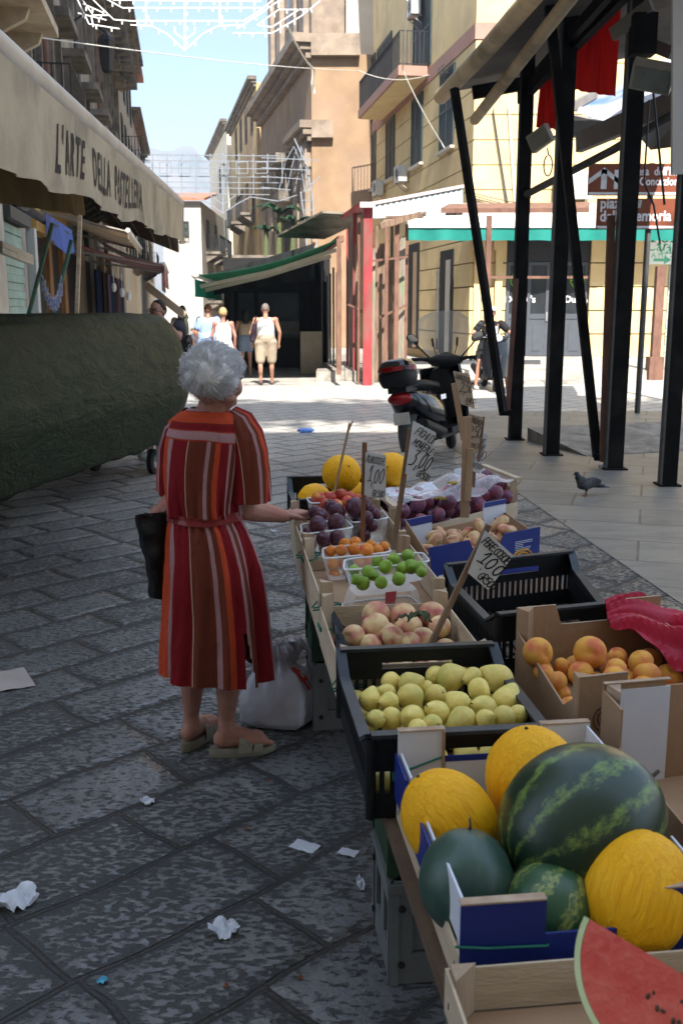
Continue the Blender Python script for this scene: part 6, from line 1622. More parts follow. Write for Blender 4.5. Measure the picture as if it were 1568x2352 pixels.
heap(pch, cv2, 'peach', M_PEACHW, .728, 'peach', 'pale pink blushed peach in the wooden crate behind the pears', 'peach', 'white peaches in the wooden crate', rots=lambda i: (random.uniform(-.3, 1.4), random.uniform(-.6, .6), random.uniform(0, 6.28)), zofs=[.015, .02, .015, .01, 0, -.01, .0, 0, -.02, 0, -.02, -.02, -.02], k=1.06)
for k in range(22):
 p = C3.pt(.12 + .19 * (k % 5), .09 + .17 * (k // 5), .672); fruit('peach', 'peach', M_PEACHW, p, .035, 'pale pink blushed peach in the wooden crate behind the pears', 'peach', 'white peaches in the wooden crate')
lf_ = MB()
def leaf(mb, base, d, L, w, up=Vector((0, 0, 1)), curl=.25):
 d = Vector(d).normalized(); s = d.cross(up).normalized()
 mb.grid(lambda u, v: base + d * L * u + s * w * (v - .5) * math.sin(min(1, u + .03) * math.pi) ** .7 * 2 * .5 + up * (L * curl * math.sin(u * 2.6) + abs(v - .5) * w * .5 - .0 + .004 * math.sin(u * 19)), 8, 4, .0006)
b0 = cv2(800, 1300); b0 = gz(b0[0], b0[1], .79)
for k, (dx, dy) in enumerate(((-1, .1), (.9, -.3), (.7, .5), (-.6, -.6), (.2, -1))): leaf(lf_, b0 + Vector((.006 * k, 0, .004 * k)), (dx, dy, -.35), .055, .026)
solo('peach_leaf_sprig', lf_, PM('dry_leaf', (.06, .075, .025), (.035, .045, .02), 12, .7), 'small sprig of dull green leaves on the white peaches', 'leaves', smooth=True)
# ---------------------------------------------------------------- C4: figs and apricots
RZ = TZ + .068
for a0, a1, c0, c1, lb in ((-.045, .355, 1.68, 2.31, 'upturned shallow crate raising the apricots and figs'), (-.045, .355, 2.35, 3.03, 'upturned shallow crate raising the plums and nectarines')):
 b = rect(a0, a1, c0, c1); t = thing('wooden_crate', lb, 'crate', b.center(TZ)); c = MB(); b.floor(c, RZ - .008, RZ - .001, 0)
 part('floor', c, M_PLY, t)
 for k in range(4):
  c = MB(); e = .006 / b.len(k) if k in (1, 3) else 0; b.wall(c, k, e, 1 - e, TZ + .001, RZ - .0085, 0, .005); part('side_panel', c, M_PLY, t)
C4 = rect(-.05, .36, 1.675, 2.32)
wood_crate(C4, RZ, RZ + .105, 'wooden crate holding the apricot punnet and the fig punnet', .035, (0, 3), floor_mat=M_KRAFT, ends=(1, 3), sideh=.05)
def punnet(b, z0, z1, label, flare=.012, inverted=False, strip=None):
 t = thing('punnet', label, 'punnet', b.center(z0), 0, 'clear fruit punnets'); c = MB()
 cx = sum(b.q, Vector()) / 4
 def rr(u, f):    # rounded rectangle param
  n = u % 1.0; k = int(n * 4); w = n * 4 - k; A = b.q[k]; B = b.q[(k + 1) % 4]; p = A.lerp(B, w)
  d = (p - cx); 
  q = 1 - .10 * (abs(w - .5) * 2) ** 6
  return cx + d * q * f
 def fn(u, v):
  if inverted: v_ = 1 - v
  else: v_ = v
  f = .80 + .2 * v_ ** .7
  z = z0 + (z1 - z0) * v
  if not inverted and v == 0: f = .0
  if inverted and v == 1: f = 0
  p = rr(u, f + .006 * math.sin(u * 2 * math.pi * 24)); return S(p.x, p.y, z)
 N = 8
 c.grid(lambda u, v: fn(u, v), 64, N, 0); 
 # floor/top cap already closes at the pole row
 part('tray', c, M_CLEAR, t, smooth=True)
 r = MB(); z = z0 if inverted else z1
 r.tube([S(*rr(k / 48, 1.0)[:2], z) for k in range(49)], .0035, 6); part('rim', r, PM('punnet_rim', (.75, .77, .8), None, 9, .15), t, smooth=True)
 if strip:
  k, s0, s1, m = strip
  c = MB(); c.grid(lambda u, v: S(*rr((k + s0 + (s1 - s0) * u) / 4, (.80 + .2 * v ** .7) * 1.012)[:2], z0 + (z1 - z0) * v), 3, 6, 0); part('label_strip', c, m, t)
 return t
pk = PM('pink_label', (.60, .10, .13), None, 9, .5); gk = PM('green_label', (.02, .12, .045), None, 9, .5); tri = PM('tricolour_label', (.6, .6, .6), (.3, .05, .05), 30, .5)
Pinv = Bx((.06, 1.715), (.31, 1.775), (.29, 1.93), (.04, 1.87))
punnet(Pinv, RZ + .013, RZ + .083, 'empty clear punnet turned upside down below the figs', inverted=True, strip=(0, .45, .6, pk))
Pfig = Bx((.035, 1.735), (.335, 1.815), (.335, 1.95), (.055, 1.885))
ZF = RZ + .086
punnet(Pfig, ZF, ZF + .075, 'clear punnet full of green figs')
figs = [(465, 1020, 42), (545, 1030, 48), (600, 975, 45), (645, 1000, 52), (690, 955, 45), (773, 938, 48), (790, 1000, 56), (835, 1005, 50), (720, 1070, 50), (620, 1090, 46), (515, 1095, 52), (480, 1075, 40), (850, 1030, 40), (740, 1010, 44), (575, 1050, 40)]
heap(figs, cv2, 'fig', M_FIG, ZF + .072, 'fig', 'green fig heaped in the clear punnet', 'fig', 'green figs in the punnet', 'fig', rots=lambda i: (random.uniform(.3, 2.4), random.uniform(-.6, .6), random.uniform(0, 6.28)), k=.82, zofs=[0, .0, .01, .015, .01, .012, 0, 0, -.018, -.02, -.02, -.015, -.01, 0, 0])
Papr = Bx((.005, 2.085), (.265, 2.16), (.26, 2.31), (.02, 2.26))
punnet(Papr, RZ + .013, RZ + .112, 'clear punnet full of orange apricots', strip=(0, .30, .42, gk))
apr = [(330, 910, 35), (390, 905, 37), (465, 900, 42), (535, 905, 45), (470, 862, 38), (410, 868, 38), (560, 878, 35), (600, 905, 36), (635, 887, 38), (345, 985, 36), (410, 980, 36), (490, 975, 36), (350, 1045, 36), (430, 1035, 36), (540, 965, 36)]
heap(apr, cv2, 'apricot', M_APR, RZ + .112, 'apricot', 'orange apricot in the clear punnet beside the figs', 'apricot', 'apricots in the punnet', k=.95, zofs=[0, 0, .005, .005, .01, .01, .0, 0, 0, -.05, -.05, -.05, -.085, -.085, -.05])
# ---------------------------------------------------------------- C5: plums and nectarines
C5 = rect(-.05, .36, 2.345, 3.04)
wood_crate(C5, RZ, RZ + .11, 'wooden crate with plum and nectarine punnets under the old woman\'s hand', .035, (0, 3), floor_mat=M_PLY, ends=(1, 3), sideh=.05)
Ppl = Bx((-.04, 2.43), (.175, 2.53), (.16, 2.70), (-.035, 2.62))
punnet(Ppl, RZ + .013, RZ + .125, 'clear punnet of dark plums nearest the hand', strip=(1, .2, .4, tri))
plm = [(255, 762, 56), (360, 748, 56), (270, 708, 48), (240, 692, 46), (365, 682, 54), (330, 655, 44), (200, 815, 44), (285, 840, 48), (365, 835, 50), (210, 880, 44), (300, 895, 46)]
heap(plm, cv2, 'plum', M_PLUM, RZ + .13, 'plum', 'dark purple plum in the near left punnet', 'plum', 'dark plums in the left punnet', k=.92, zofs=[.02, .02, .03, .03, .03, .04, -.04, -.04, -.04, -.08, -.08])
Ppr = Bx((.18, 2.62), (.345, 2.70), (.34, 2.86), (.17, 2.80))
punnet(Ppr, RZ + .013, RZ + .125, 'clear punnet of dark plums behind the apricot sign stick', strip=(1, .3, .45, tri))
plm2 = [(470, 660, 62), (520, 645, 50), (560, 685, 44), (500, 700, 48), (480, 760, 46), (560, 760, 46), (520, 820, 46), (540, 720, 40), (590, 700, 36), (470, 810, 42)]
heap(plm2, cv2, 'plum', M_PLUM, RZ + .135, 'plum', 'dark purple plum in the punnet behind the apricot sign', 'plum', 'dark plums in the right punnet', k=.92, zofs=[.03, .03, 0, 0, -.04, -.04, -.08, 0, 0, -.07])
Pne = Bx((.03, 2.85), (.27, 2.91), (.25, 3.03), (.02, 2.98))
punnet(Pne, RZ + .07, RZ + .165, 'clear punnet of red nectarines in front of the melons')
nec = [(260, 612, 45), (322, 608, 45), (385, 592, 46), (440, 604, 38), (365, 645, 36), (425, 625, 36), (300, 640, 36), (480, 612, 34)]
heap(nec, cv2, 'nectarine', M_NECT, RZ + .17, 'nectarine', 'red nectarine in the punnet before the yellow melons', 'nectarine', 'nectarines in the punnet', k=.95)
for k in range(8): fruit('nectarine', 'nectarine', M_NECT, Pne.pt(.15 + .23 * (k % 4), .3 + .4 * (k // 4), RZ + .11), .03, 'red nectarine in the punnet before the yellow melons', 'nectarine', 'nectarines in the punnet')
# ---------------------------------------------------------------- C6: black crate of yellow melons at the far end
C6 = rect(.0, .56, 3.14, 3.78)
plastic_crate(C6, TZ, TZ + .19, 'open black lattice crate of yellow melons at the far end', M_BPLAS, M_BRIM, lowd=.06)
for i, (px, py, z, r, rt, lb) in enumerate(((784, 1088, .90, .092, (R(55), R(35), 0), 'big yellow melon standing on top of the far black crate'), (896, 1080, .90, .09, (R(70), R(-30), 0), 'yellow melon lying on top behind the apricot sign'), (722, 1150, .735, .088, (R(80), 0, R(20)), 'yellow melon low in the left of the far black crate'), (805, 1146, .735, .088, (R(80), 0, R(80)), 'yellow melon low in the middle of the far black crate'), (880, 1135, .735, .088, (R(70), 0, R(130)), 'yellow melon low in the right of the far black crate'))):
 fruit('yellow_melon', 'melon', M_MELON, gz(px, py, z), r, lb, 'melon', 'yellow melons in the far black crate', rt, 'mel')
# ---------------------------------------------------------------- C7: blue box of flat peaches
C7 = Bx((.41, 2.19), (.93, 2.49), (.93, 3.0), (.40, 2.62))
nb = thing('cardboard_box', 'dark blue printed cardboard box of flat peaches', 'box', C7.center(TZ))
c = MB(); C7.floor(c, TZ + .002, TZ + .008); part('floor', c, M_KRAFT, nb)
z1 = TZ + .185
for (k, a, e_, za, zb_, za2, zb2, m, o) in ((0, 0, .34, TZ + .002, z1, None, None, M_NAVY, 0), (0, .34, .41, TZ + .002, z1, None, z1 - .075, M_NAVY, 0), (0, .41, .60, TZ + .002, z1 - .075, None, None, M_NAVY, 0), (0, .60, .66, TZ + .002, z1 - .075, None, z1, M_NAVY, 0), (0, .66, 1, TZ + .002, z1, None, None, M_NAVY, 0),
 (1, 0, 1, TZ + .002, z1 - .04, None, None, M_KRAFT, 0), (2, 0, .24, TZ + .002, z1 + .02, None, None, M_CARDW, 0), (2, .24, .76, TZ + .002, z1 - .05, None, None, M_KRAFT, 0), (2, .76, 1, TZ + .002, z1 + .015, None, None, M_CARDW, 0), (3, 0, 1, TZ + .002, z1 + .01, None, z1 - .035, M_KRAFT, 0)):
 c = MB(); C7.wall(c, k, a, e_, za, zb_, o, o + .005, za2, zb2); part('side_panel', c, m, nb)
c = MB(); C7.wall(c, 2, 0, .24, z1 + .0, z1 + .022, -.003, -.0003); part('blue_edge', c, M_NAVY, nb); c = MB(); C7.wall(c, 2, .0, .24, z1 + .0, z1 + .021, .0053, .008); part('blue_edge', c, M_NAVY, nb); c = MB(); C7.wall(c, 2, .76, 1, z1 - .015, z1 + .016, .0053, .008); part('blue_edge', c, M_NAVY, nb)
c = MB(); random.seed(2)
for j in range(7): C7.wall(c, 0, .76, .76 + random.uniform(.07, .17), z1 - .045 - j * .007, z1 - .043 - j * .007, -.0012, -.0003)
C7.wall(c, 0, .08, .3, TZ + .02, TZ + .07, -.0012, -.0003); part('small_print', c, M_CARDW, nb)
c = MB(); ce = C7.P(0, .83, -.0015, TZ + .055); dx = (C7.P(0, 1, 0, 0) - C7.P(0, 0, 0, 0)).normalized()
for rr_ in (.05, .038): c.tube([ce + dx * (rr_ * math.cos(a * .2) * 1.3) + Vector((0, 0, rr_ * math.sin(a * .2))) for a in range(17)], .004, 5)
part('ring_logo', c, PM('orange_print', (.6, .3, .02), None, 9, .5), nb)
flt = [(930, 822, 62), (925, 862, 62), (1050, 822, 56), (1105, 815, 52), (1140, 852, 62), (1190, 778, 60), (1300, 752, 58), (1340, 785, 54), (1290, 835, 52), (880, 892, 42), (1025, 855, 46), (1130, 905, 40), (1240, 830, 50), (960, 800, 40)]
heap(flt, cv2, 'flat', M_FLAT, TZ + .125, 'flat_peach', 'flat peach with red blush in the dark blue box', 'peach', 'flat peaches in the blue box', 'dot', lambda i: (random.uniform(-.9, .9), random.uniform(-.9, .9), random.uniform(0, 6.28)), .92, zofs=[.02, 0, .0, 0, -.01, .03, .04, .02, -.01, -.02, -.01, -.03, 0, 0])
for k in range(16):
 p = C7.pt(.12 + .25 * (k % 4), .12 + .25 * (k // 4), TZ + .05); fruit('flat_peach', 'flat', M_FLAT, p, .036, 'flat peach with red blush in the dark blue box', 'peach', 'flat peaches in the blue box', None, 'dot')
# ---------------------------------------------------------------- C8: wrapped wooden crate of light plums
C8 = Bx((.40, 2.86), (1.15, 3.52), (1.09, 3.98), (.37, 3.24))
wc = wood_crate(C8, TZ, TZ + .15, 'wooden crate of purple plums under clear printed film', .05, ends=(1, 3), sideh=.085)
for k in (1, 3): c = MB(); C8.wall(c, k, -.01, 1.01, TZ + .198, TZ + .212, -.012, .022); part('top_rail', c, M_PLY, wc)
random.seed(17)
for k in range(46):
 i, j = k % 8, k // 8; p = C8.pt(.07 + .123 * i + random.uniform(-.02, .02), .1 + .155 * j + random.uniform(-.02, .02), TZ + .10 + .05 * (k % 3 == 0) + random.uniform(-.01, .02))
 fruit('plum', 'plum', M_PLUML, p, random.uniform(.032, .038), 'reddish purple plum under the clear film', 'plum', 'plums under the printed film')
for k in range(26):
 i, j = k % 6, k // 6; p = C8.pt(.1 + .16 * i, .12 + .2 * j, TZ + .045); fruit('plum', 'plum', M_PLUML, p, .034, 'reddish purple plum under the clear film', 'plum', 'plums under the printed film')
fm = thing('printed_film', 'clear plastic film with reversed red lettering over the purple plums', 'film', C8.center(TZ + .2))
def filmp(u, v): return C8.pt(.02 + .96 * u, .03 + .9 * v, TZ + .185 + .02 * math.sin(u * 9 + v * 4) + .01 * math.sin(u * 25) + .012 * math.sin(v * 14 + u * 7) + .02 * math.sin(v * math.pi))
c = MB(); c.grid(filmp, 40, 20, 0); part('film', c, M_FILM, fm, smooth=True)
kb = MB()
for k in range(30):
 a, e_ = .05 + .9 * k / 30, .05 + .9 * (k + 1) / 30; zz = lambda s: TZ + .20 + .014 * math.sin(s * 34); C8.wall(kb, 2, a, e_, TZ + .086, zz(a), .006, .010, None, zz(e_))
part('card_back', kb, M_KRAFT, wc)
pw = MB(); pw.grid(lambda u, v: C8.pt(.03 + .44 * u, .97 - .42 * v, TZ + .21 - .03 * v - .03 * u + .008 * math.sin(u * 8)), 16, 8, .0015); part('white_sheet', pw, M_CARDW, wc, smooth=True)
pw = MB(); C8.wall(pw, 2, .1, .33, TZ + .1, TZ + .225, .012, .015); part('white_sheet', pw, M_CARDW, wc)
def film_text(mb, s, u0, u1, v, h):
 tmp = MB(); text_into(tmp, s, Matrix.Identity(4), 1.0, 0, 1, .015); x0 = min(p.x for p in tmp.v); x1 = max(p.x for p in tmp.v)
 mb.add([filmp(u1 - (u1 - u0) * (p.x - x0) / (x1 - x0), v + h * p.y) + Vector((0, -.001, .003)) for p in tmp.v], tmp.f)
c = MB(); film_text(c, 'PRODOTTI DI QUALITA', .05, .50, .42, .16); film_text(c, 'DI QUALITA', .66, .95, .30, .18); part('lettering', c, M_REDINK, fm)
for (u, v) in ((.36, .12), (.52, .40), (.72, .80)):
 c = MB(); p0 = filmp(u, v) + Vector((0, 0, .004))
 for k in range(7): a = k * .9; leaf(c, p0, (math.cos(a), math.sin(a), 0), .032, .018, curl=.05)
 part('flower_print', c, PM('yellow_print', (.50, .38, .02), (.30, .25, .02), 30, .5), fm)
# ---------------------------------------------------------------- C9: empty black crate
C9 = Bx((.43, 1.33), (.80, 1.40), (.90, 2.04), (.41, 1.90))
plastic_crate(C9, TZ, TZ + .19, 'empty black plastic crate behind the pear sign', M_BPLAS, M_BRIM)
# ---------------------------------------------------------------- C10: kraft box of orange peaches
C10 = Bx((.455, .74), (.93, .82), (.93, 1.37), (.475, 1.30))
kx = thing('cardboard_box', 'brown kraft cardboard box of big orange peaches', 'box', C10.center(TZ))
c = MB(); C10.floor(c, TZ + .002, TZ + .008); part('floor', c, M_KRAFT, kx)
z1 = TZ + .165
for (k, a, e_, za, zt, zt2) in ((0, 0, .26, TZ + .002, z1 + .06, None), (0, .26, .75, TZ + .002, z1 - .07, None), (0, .75, 1, TZ + .002, z1 + .05, None), (1, 0, 1, TZ + .002, z1 - .01, None), (2, 0, .25, TZ + .002, z1 + .055, None), (2, .25, .33, TZ + .002, z1 + .05, z1 - .005), (2, .33, .70, TZ + .002, z1 - .005, None), (2, .70, .74, TZ + .002, z1, z1 + .055), (2, .74, 1, TZ + .002, z1 + .055, None), (3, 0, .8, TZ + .002, z1 - .01, z1 - .05), (3, .8, 1, TZ + .002, z1 - .05, z1 + .02)):
 c = MB(); C10.wall(c, k, a, e_, za, zt, 0, .005, None, zt2); part('side_panel', c, M_KRAFT, kx)
for (k, s) in ((2, 1), (0, 0)):
 c = MB(); L = C10.len(k)
 pts = [C10.P(k, s, .006, TZ + .01), C10.P(k, s + (-.05 / L if s else .05 / L), .006, TZ + .01), C10.P(k, s + (-.012 / L if s else .012 / L), .05, TZ + .01)]
 c.prism(pts, (0, 0, z1 + .06 - TZ - .012)); part('corner_post', c, M_KRAFT, kx)
for (k, a, e_, z) in ((2, .74, 1, z1 + .0555), (2, .33, .7, z1 - .0045), (0, 0, .26, z1 + .0605), (2, 0, .25, z1 + .0555)): c = MB(); C10.wall(c, k, a, e_, z, z + .002, -.001, .006); part('torn_edge', c, M_KRAFTE, kx)
em = MB(); ce = C10.P(0, .145, -.001, z1 - .045); dx = (C10.P(0, 1, 0, 0) - C10.P(0, 0, 0, 0)).normalized(); dn = C10.P(0, .1, -1, 0) - C10.P(0, .1, 0, 0)
for rr_ in (.03, .019): em.tube([ce + dx * rr_ * math.cos(a * .262) + Vector((0, 0, rr_ * math.sin(a * .262))) for a in range(25)], .0012, 5)
for k, ch in enumerate('ITALIA'):
 a = math.radians(150 - k * 24); p = ce + dx * .0205 * math.cos(a) + Vector((0, 0, .0205 * math.sin(a))); tx = dx * math.sin(a) - Vector((0, 0, math.cos(a)))
 text_into(em, ch, frame_m(p + dn.normalized() * .0008, tx, dx * math.cos(a) + Vector((0, 0, math.sin(a)))), .011, .0004, 1, 0, 1, 'CENTER')
hand(em, 'M', frame_m(ce - dx * .011 - Vector((0, 0, .008)), dx, (0, 0, 1)), .02, .003)
part('stamp', em, PM('brown_stamp_ink', (.07, .045, .03), None, 9, .8), kx)
opc = [(455, 555, 128), (855, 550, 136), (645, 655, 72), (500, 712, 85), (785, 715, 105), (590, 775, 98), (1065, 585, 80), (1242, 625, 104), (1055, 680, 92), (1050, 760, 122), (1290, 730, 114), (645, 865, 70), (1275, 810, 95)]
heap(opc, cv5, 'peach', M_PEACHO, TZ + .10, 'peach', 'big orange peach in the brown kraft box', 'peach', 'orange peaches in the kraft box', 'dot0', None, .95, zofs=[.045, .05, 0, 0, .01, .0, .01, .02, .01, .0, 0, -.03, -.02]) if False else heap(opc, cv5, 'peach', M_PEACHO, TZ + .10, 'peach', 'big orange peach in the brown kraft box', 'peach', 'orange peaches in the kraft box', None, lambda i: (R(75), R(10), R(-20)) if i == 1 else ((R(60), R(60), 0) if i == 0 else (random.uniform(-.9, 1.2), random.uniform(-.7, .7), random.uniform(0, 6.28))), .93, zofs=[.05, .05, 0, 0, .01, .0, .01, .02, .01, .0, 0, -.03, -.02])
for k in range(16):
 p = C10.pt(.12 + .25 * (k % 4), .12 + .25 * (k // 4), TZ + .05); fruit('peach', 'peach', M_PEACHO, p, .04, 'big orange peach in the brown kraft box', 'peach', 'orange peaches in the kraft box')
# red bag over its back corner
rb = MB()
k0, k1, k2, k3 = gz(1388, 1385, .82), gz(1400, 1440, .80), gz(1640, 1530, .74), gz(1640, 1400, .80)
rb.grid(lambda u, v: k0.lerp(k3, u).lerp(k1.lerp(k2, u), v) + Vector((0, 0, .028 * math.sin(v * 9 + u * 4) * (.3 + u) + .014 * math.sin(v * 23 + u * 9) * (.4 + u) + .02 * math.sin(u * 7) + .006 * math.sin(v * 47 + u * 23))), 44, 30, .001)
solo('red_bag', rb, PM('red_thin_plastic', (.55, .015, .05), (.42, .01, .035), 6, .3, .006, 12, trans=.3), 'crumpled red plastic bag over the corner of the kraft box', 'bag', smooth=True)
# ---------------------------------------------------------------- C11: kraft box with white corner at the right edge
C11 = Bx((.455, .03), (1.0, .08), (1.0, .70), (.475, .655))
rx = thing('cardboard_box', 'brown cardboard box with white inner corner at the right edge', 'box', C11.center(TZ))
z1 = TZ + .20
c = MB(); C11.floor(c, TZ + .002, TZ + .008); part('floor', c, M_KRAFT, rx)
for (k, a, e_, zt, zt2, m, o) in ((3, 0, .18, z1 + .03, None, M_KRAFT, 0), (3, .18, .8, z1 - .055, None, M_KRAFT, 0), (3, .8, 1, z1 - .05, z1 + .01, M_KRAFT, 0), (2, 0, .55, z1 + .0, None, M_KRAFT, 0), (2, .55, .72, z1 + .03, None, M_KRAFT, 0), (2, .72, 1, z1 + .045, None, M_KRAFT, 0), (2, .70, .93, z1 + .03, None, M_CARDW, .006), (1, 0, 1, z1, None, M_KRAFT, 0), (0, 0, 1, z1 - .1, None, M_KRAFT, 0)):
 c = MB(); C11.wall(c, k, a, e_, TZ + .002, zt, o, o + .005, None, zt2); part('side_panel', c, m, rx)
c = MB(); L = C11.len(2); c.prism([C11.P(2, 1 - .006 / L, .006, TZ + .01), C11.P(2, .93, .0115, TZ + .01), C11.P(2, 1 - .012 / L, .06, TZ + .01)], (0, 0, z1 + .035 - TZ)); part('corner_post', c, M_KRAFTE, rx)
c = MB(); C11.wall(c, 2, .70, 1, z1 + .0455, z1 + .048, -.001, .012); part('torn_edge', c, M_KRAFTE, rx)
# ---------------------------------------------------------------- price signs
def sign(nm_label, stick, card, lines, Y0, Y1, cardY, mat=M_CARD, sw=.018, smat=M_STICK, scallop=True):
 (x0, y0), (x1, y1) = stick
 p0, p1 = at(x0, y0, Y0), at(x1, y1, Y1)
 t = thing('price_sign', nm_label, 'price sign', p1)
 c = MB(); c.beam(p1, p0, sw, sw * .6); part('stick', c, smat, t)
 tl, tr, br, bl = [at(x, y, cardY) for x, y in card]
 c = MB(); n = 14; top = []
 for i in range(n + 1):
  q = tl.lerp(tr, i / n); top.append(q + (tl - bl).normalized() * (.004 * abs(math.sin(i / n * math.pi * 6)) if scallop else 0))
 c.prism([bl, br] + top[::-1], (0, .0022, 0)); cd = part('card', c, mat, t)
 ex, ey = (tr - tl), (tl - bl)
 c = MB()
 for (s, u, v, size, w, rot, gap) in lines:
  o = bl + (br - bl) * u + ey * v + Vector((0, -.0006, 0))
  exx = (ex.normalized() + ey.normalized() * rot); M = frame_m(o, exx, ey)
  sz = size * ey.length; W = hand_w(s, sz, .82, gap) + .15 * sz; k = min(1, ex.length * (.96 - u) / W)
  hand(c, s, M, sz, w * .78, gap=gap, ch=.82 * k)
 part('handwriting', c, M_INK, cd)
 return t
sp_ = MB(); sp_.beam(at(768, 1130, 4.35), at(803, 972, 4.35), .034, .01); sp_.beam(at(800, 990, 4.345), at(810, 966, 4.345), .018, .006)
solo('wooden_stake', sp_, M_STICKL, 'plain pale wooden stake leaning before the big yellow melon', 'stake')
sign('white ALBICOCCHE 1,00 price card on a brown stick in the apricots', ((837, 1016), (832, 1245)), ((839, 1040), (886, 1047), (886, 1150), (836, 1137)),
 [('ALBICOCCHE', .02, .80, .155, .0022, -.06, .66), ('1,00', .12, .34, .34, .0036, .0, .9), ("'", .3, .1, .12, .002, 0, 1), ('GR 500', .35, .02, .15, .0024, .06, .68)], 3.75, 3.75, 3.74, smat=PM('brown_stick', (.25, .12, .055), (.18, .085, .04), 5, .6, stretch=(5, 5, .5)))
sign('white FICHI DI MONREALE 3,00 price card on a dark stick', ((943, 985), (903, 1262)), ((948, 968), (1001, 996), (985, 1108), (930, 1088)),
 [('FICHI DI', .14, .80, .15, .0030, -.10, .74), ('MONREALE', .10, .585, .135, .0028, -.10, .66), ('3,00', .10, .23, .30, .0044, .02, .95), ("'", .32, .08, .1, .002, 0, 1), ('GR500', .42, .04, .14, .0028, -.08, .72)], 3.35, 3.35, 3.34)
sign('brown card UVA DOLCE 2,50 price sign on a pale stake', ((1042, 880), (1064, 1010)), ((1040, 853), (1078, 860), (1090, 939), (1058, 928)),
 [('UVA DOLCE', .02, .80, .13, .0022, -.12, .62), ('2,50', .10, .40, .30, .0032, .06, .72), ('CHILO', .35, .10, .14, .0026, .06, .62), ('_', .36, .04, .12, .0026, .1, 1.4)], 4.7, 4.7, 4.69, M_CARDK, .026, M_STICKL)
sign('white card ARRACENOSA 2,50 price sign behind the thick pale stake', ((1110, 957), (1098, 1060)), ((1075, 951), (1110, 960), (1096, 1042), (1068, 1030)),
 [('ARRACENOSA', .05, .80, .15, .002, -.1, .5), ('2,50', .1, .38, .32, .0034, .1, .6), ('CHILO', .3, .08, .13, .0024, .1, .5)], 4.72, 4.72, 4.715, M_CARDK, .012, M_STICK)
sign('white SUSINE PRUGNE 1,00 price card lowest behind the thick pale stake', ((1092, 1020), (1085, 1130)), ((1077, 984), (1121, 1000), (1100, 1090), (1072, 1075)),
 [('SUSINE', .35, .78, .12, .0022, -.05, .55), ('PRUGNE', .3, .62, .12, .0022, -.05, .55), ('1,00', .25, .32, .24, .0032, .06, .65), ('GR500', .25, .08, .13, .0024, .04, .5)], 4.8, 4.8, 4.79)
c = MB(); c.beam(at(1066, 1188, 4.5), at(1073, 957, 4.5), .040, .02); c.beam(at(1073, 1150, 4.49), at(1080, 1030, 4.49), .03, .018); solo('wooden_stake', c, M_STICKL, 'thick pale wooden stake standing in the film wrapped plums', 'stake')
sign('white PERE COSCIE 1,00 price card tilted on a stick in the pears', ((1122, 1205), (975, 1508)), ((1113, 1218), (1178, 1276), (1121, 1356), (1074, 1316)),
 [('PERE COSCIE', .05, .74, .17, .0034, -.02, .60), ('100', .16, .36, .30, .0046, .0, .95), ("'", .3, .16, .1, .003, 0, 1), ('GR500', .38, .06, .18, .0034, .0, .68)], 2.55, 2.55, 2.53, scallop=False, sw=.022)
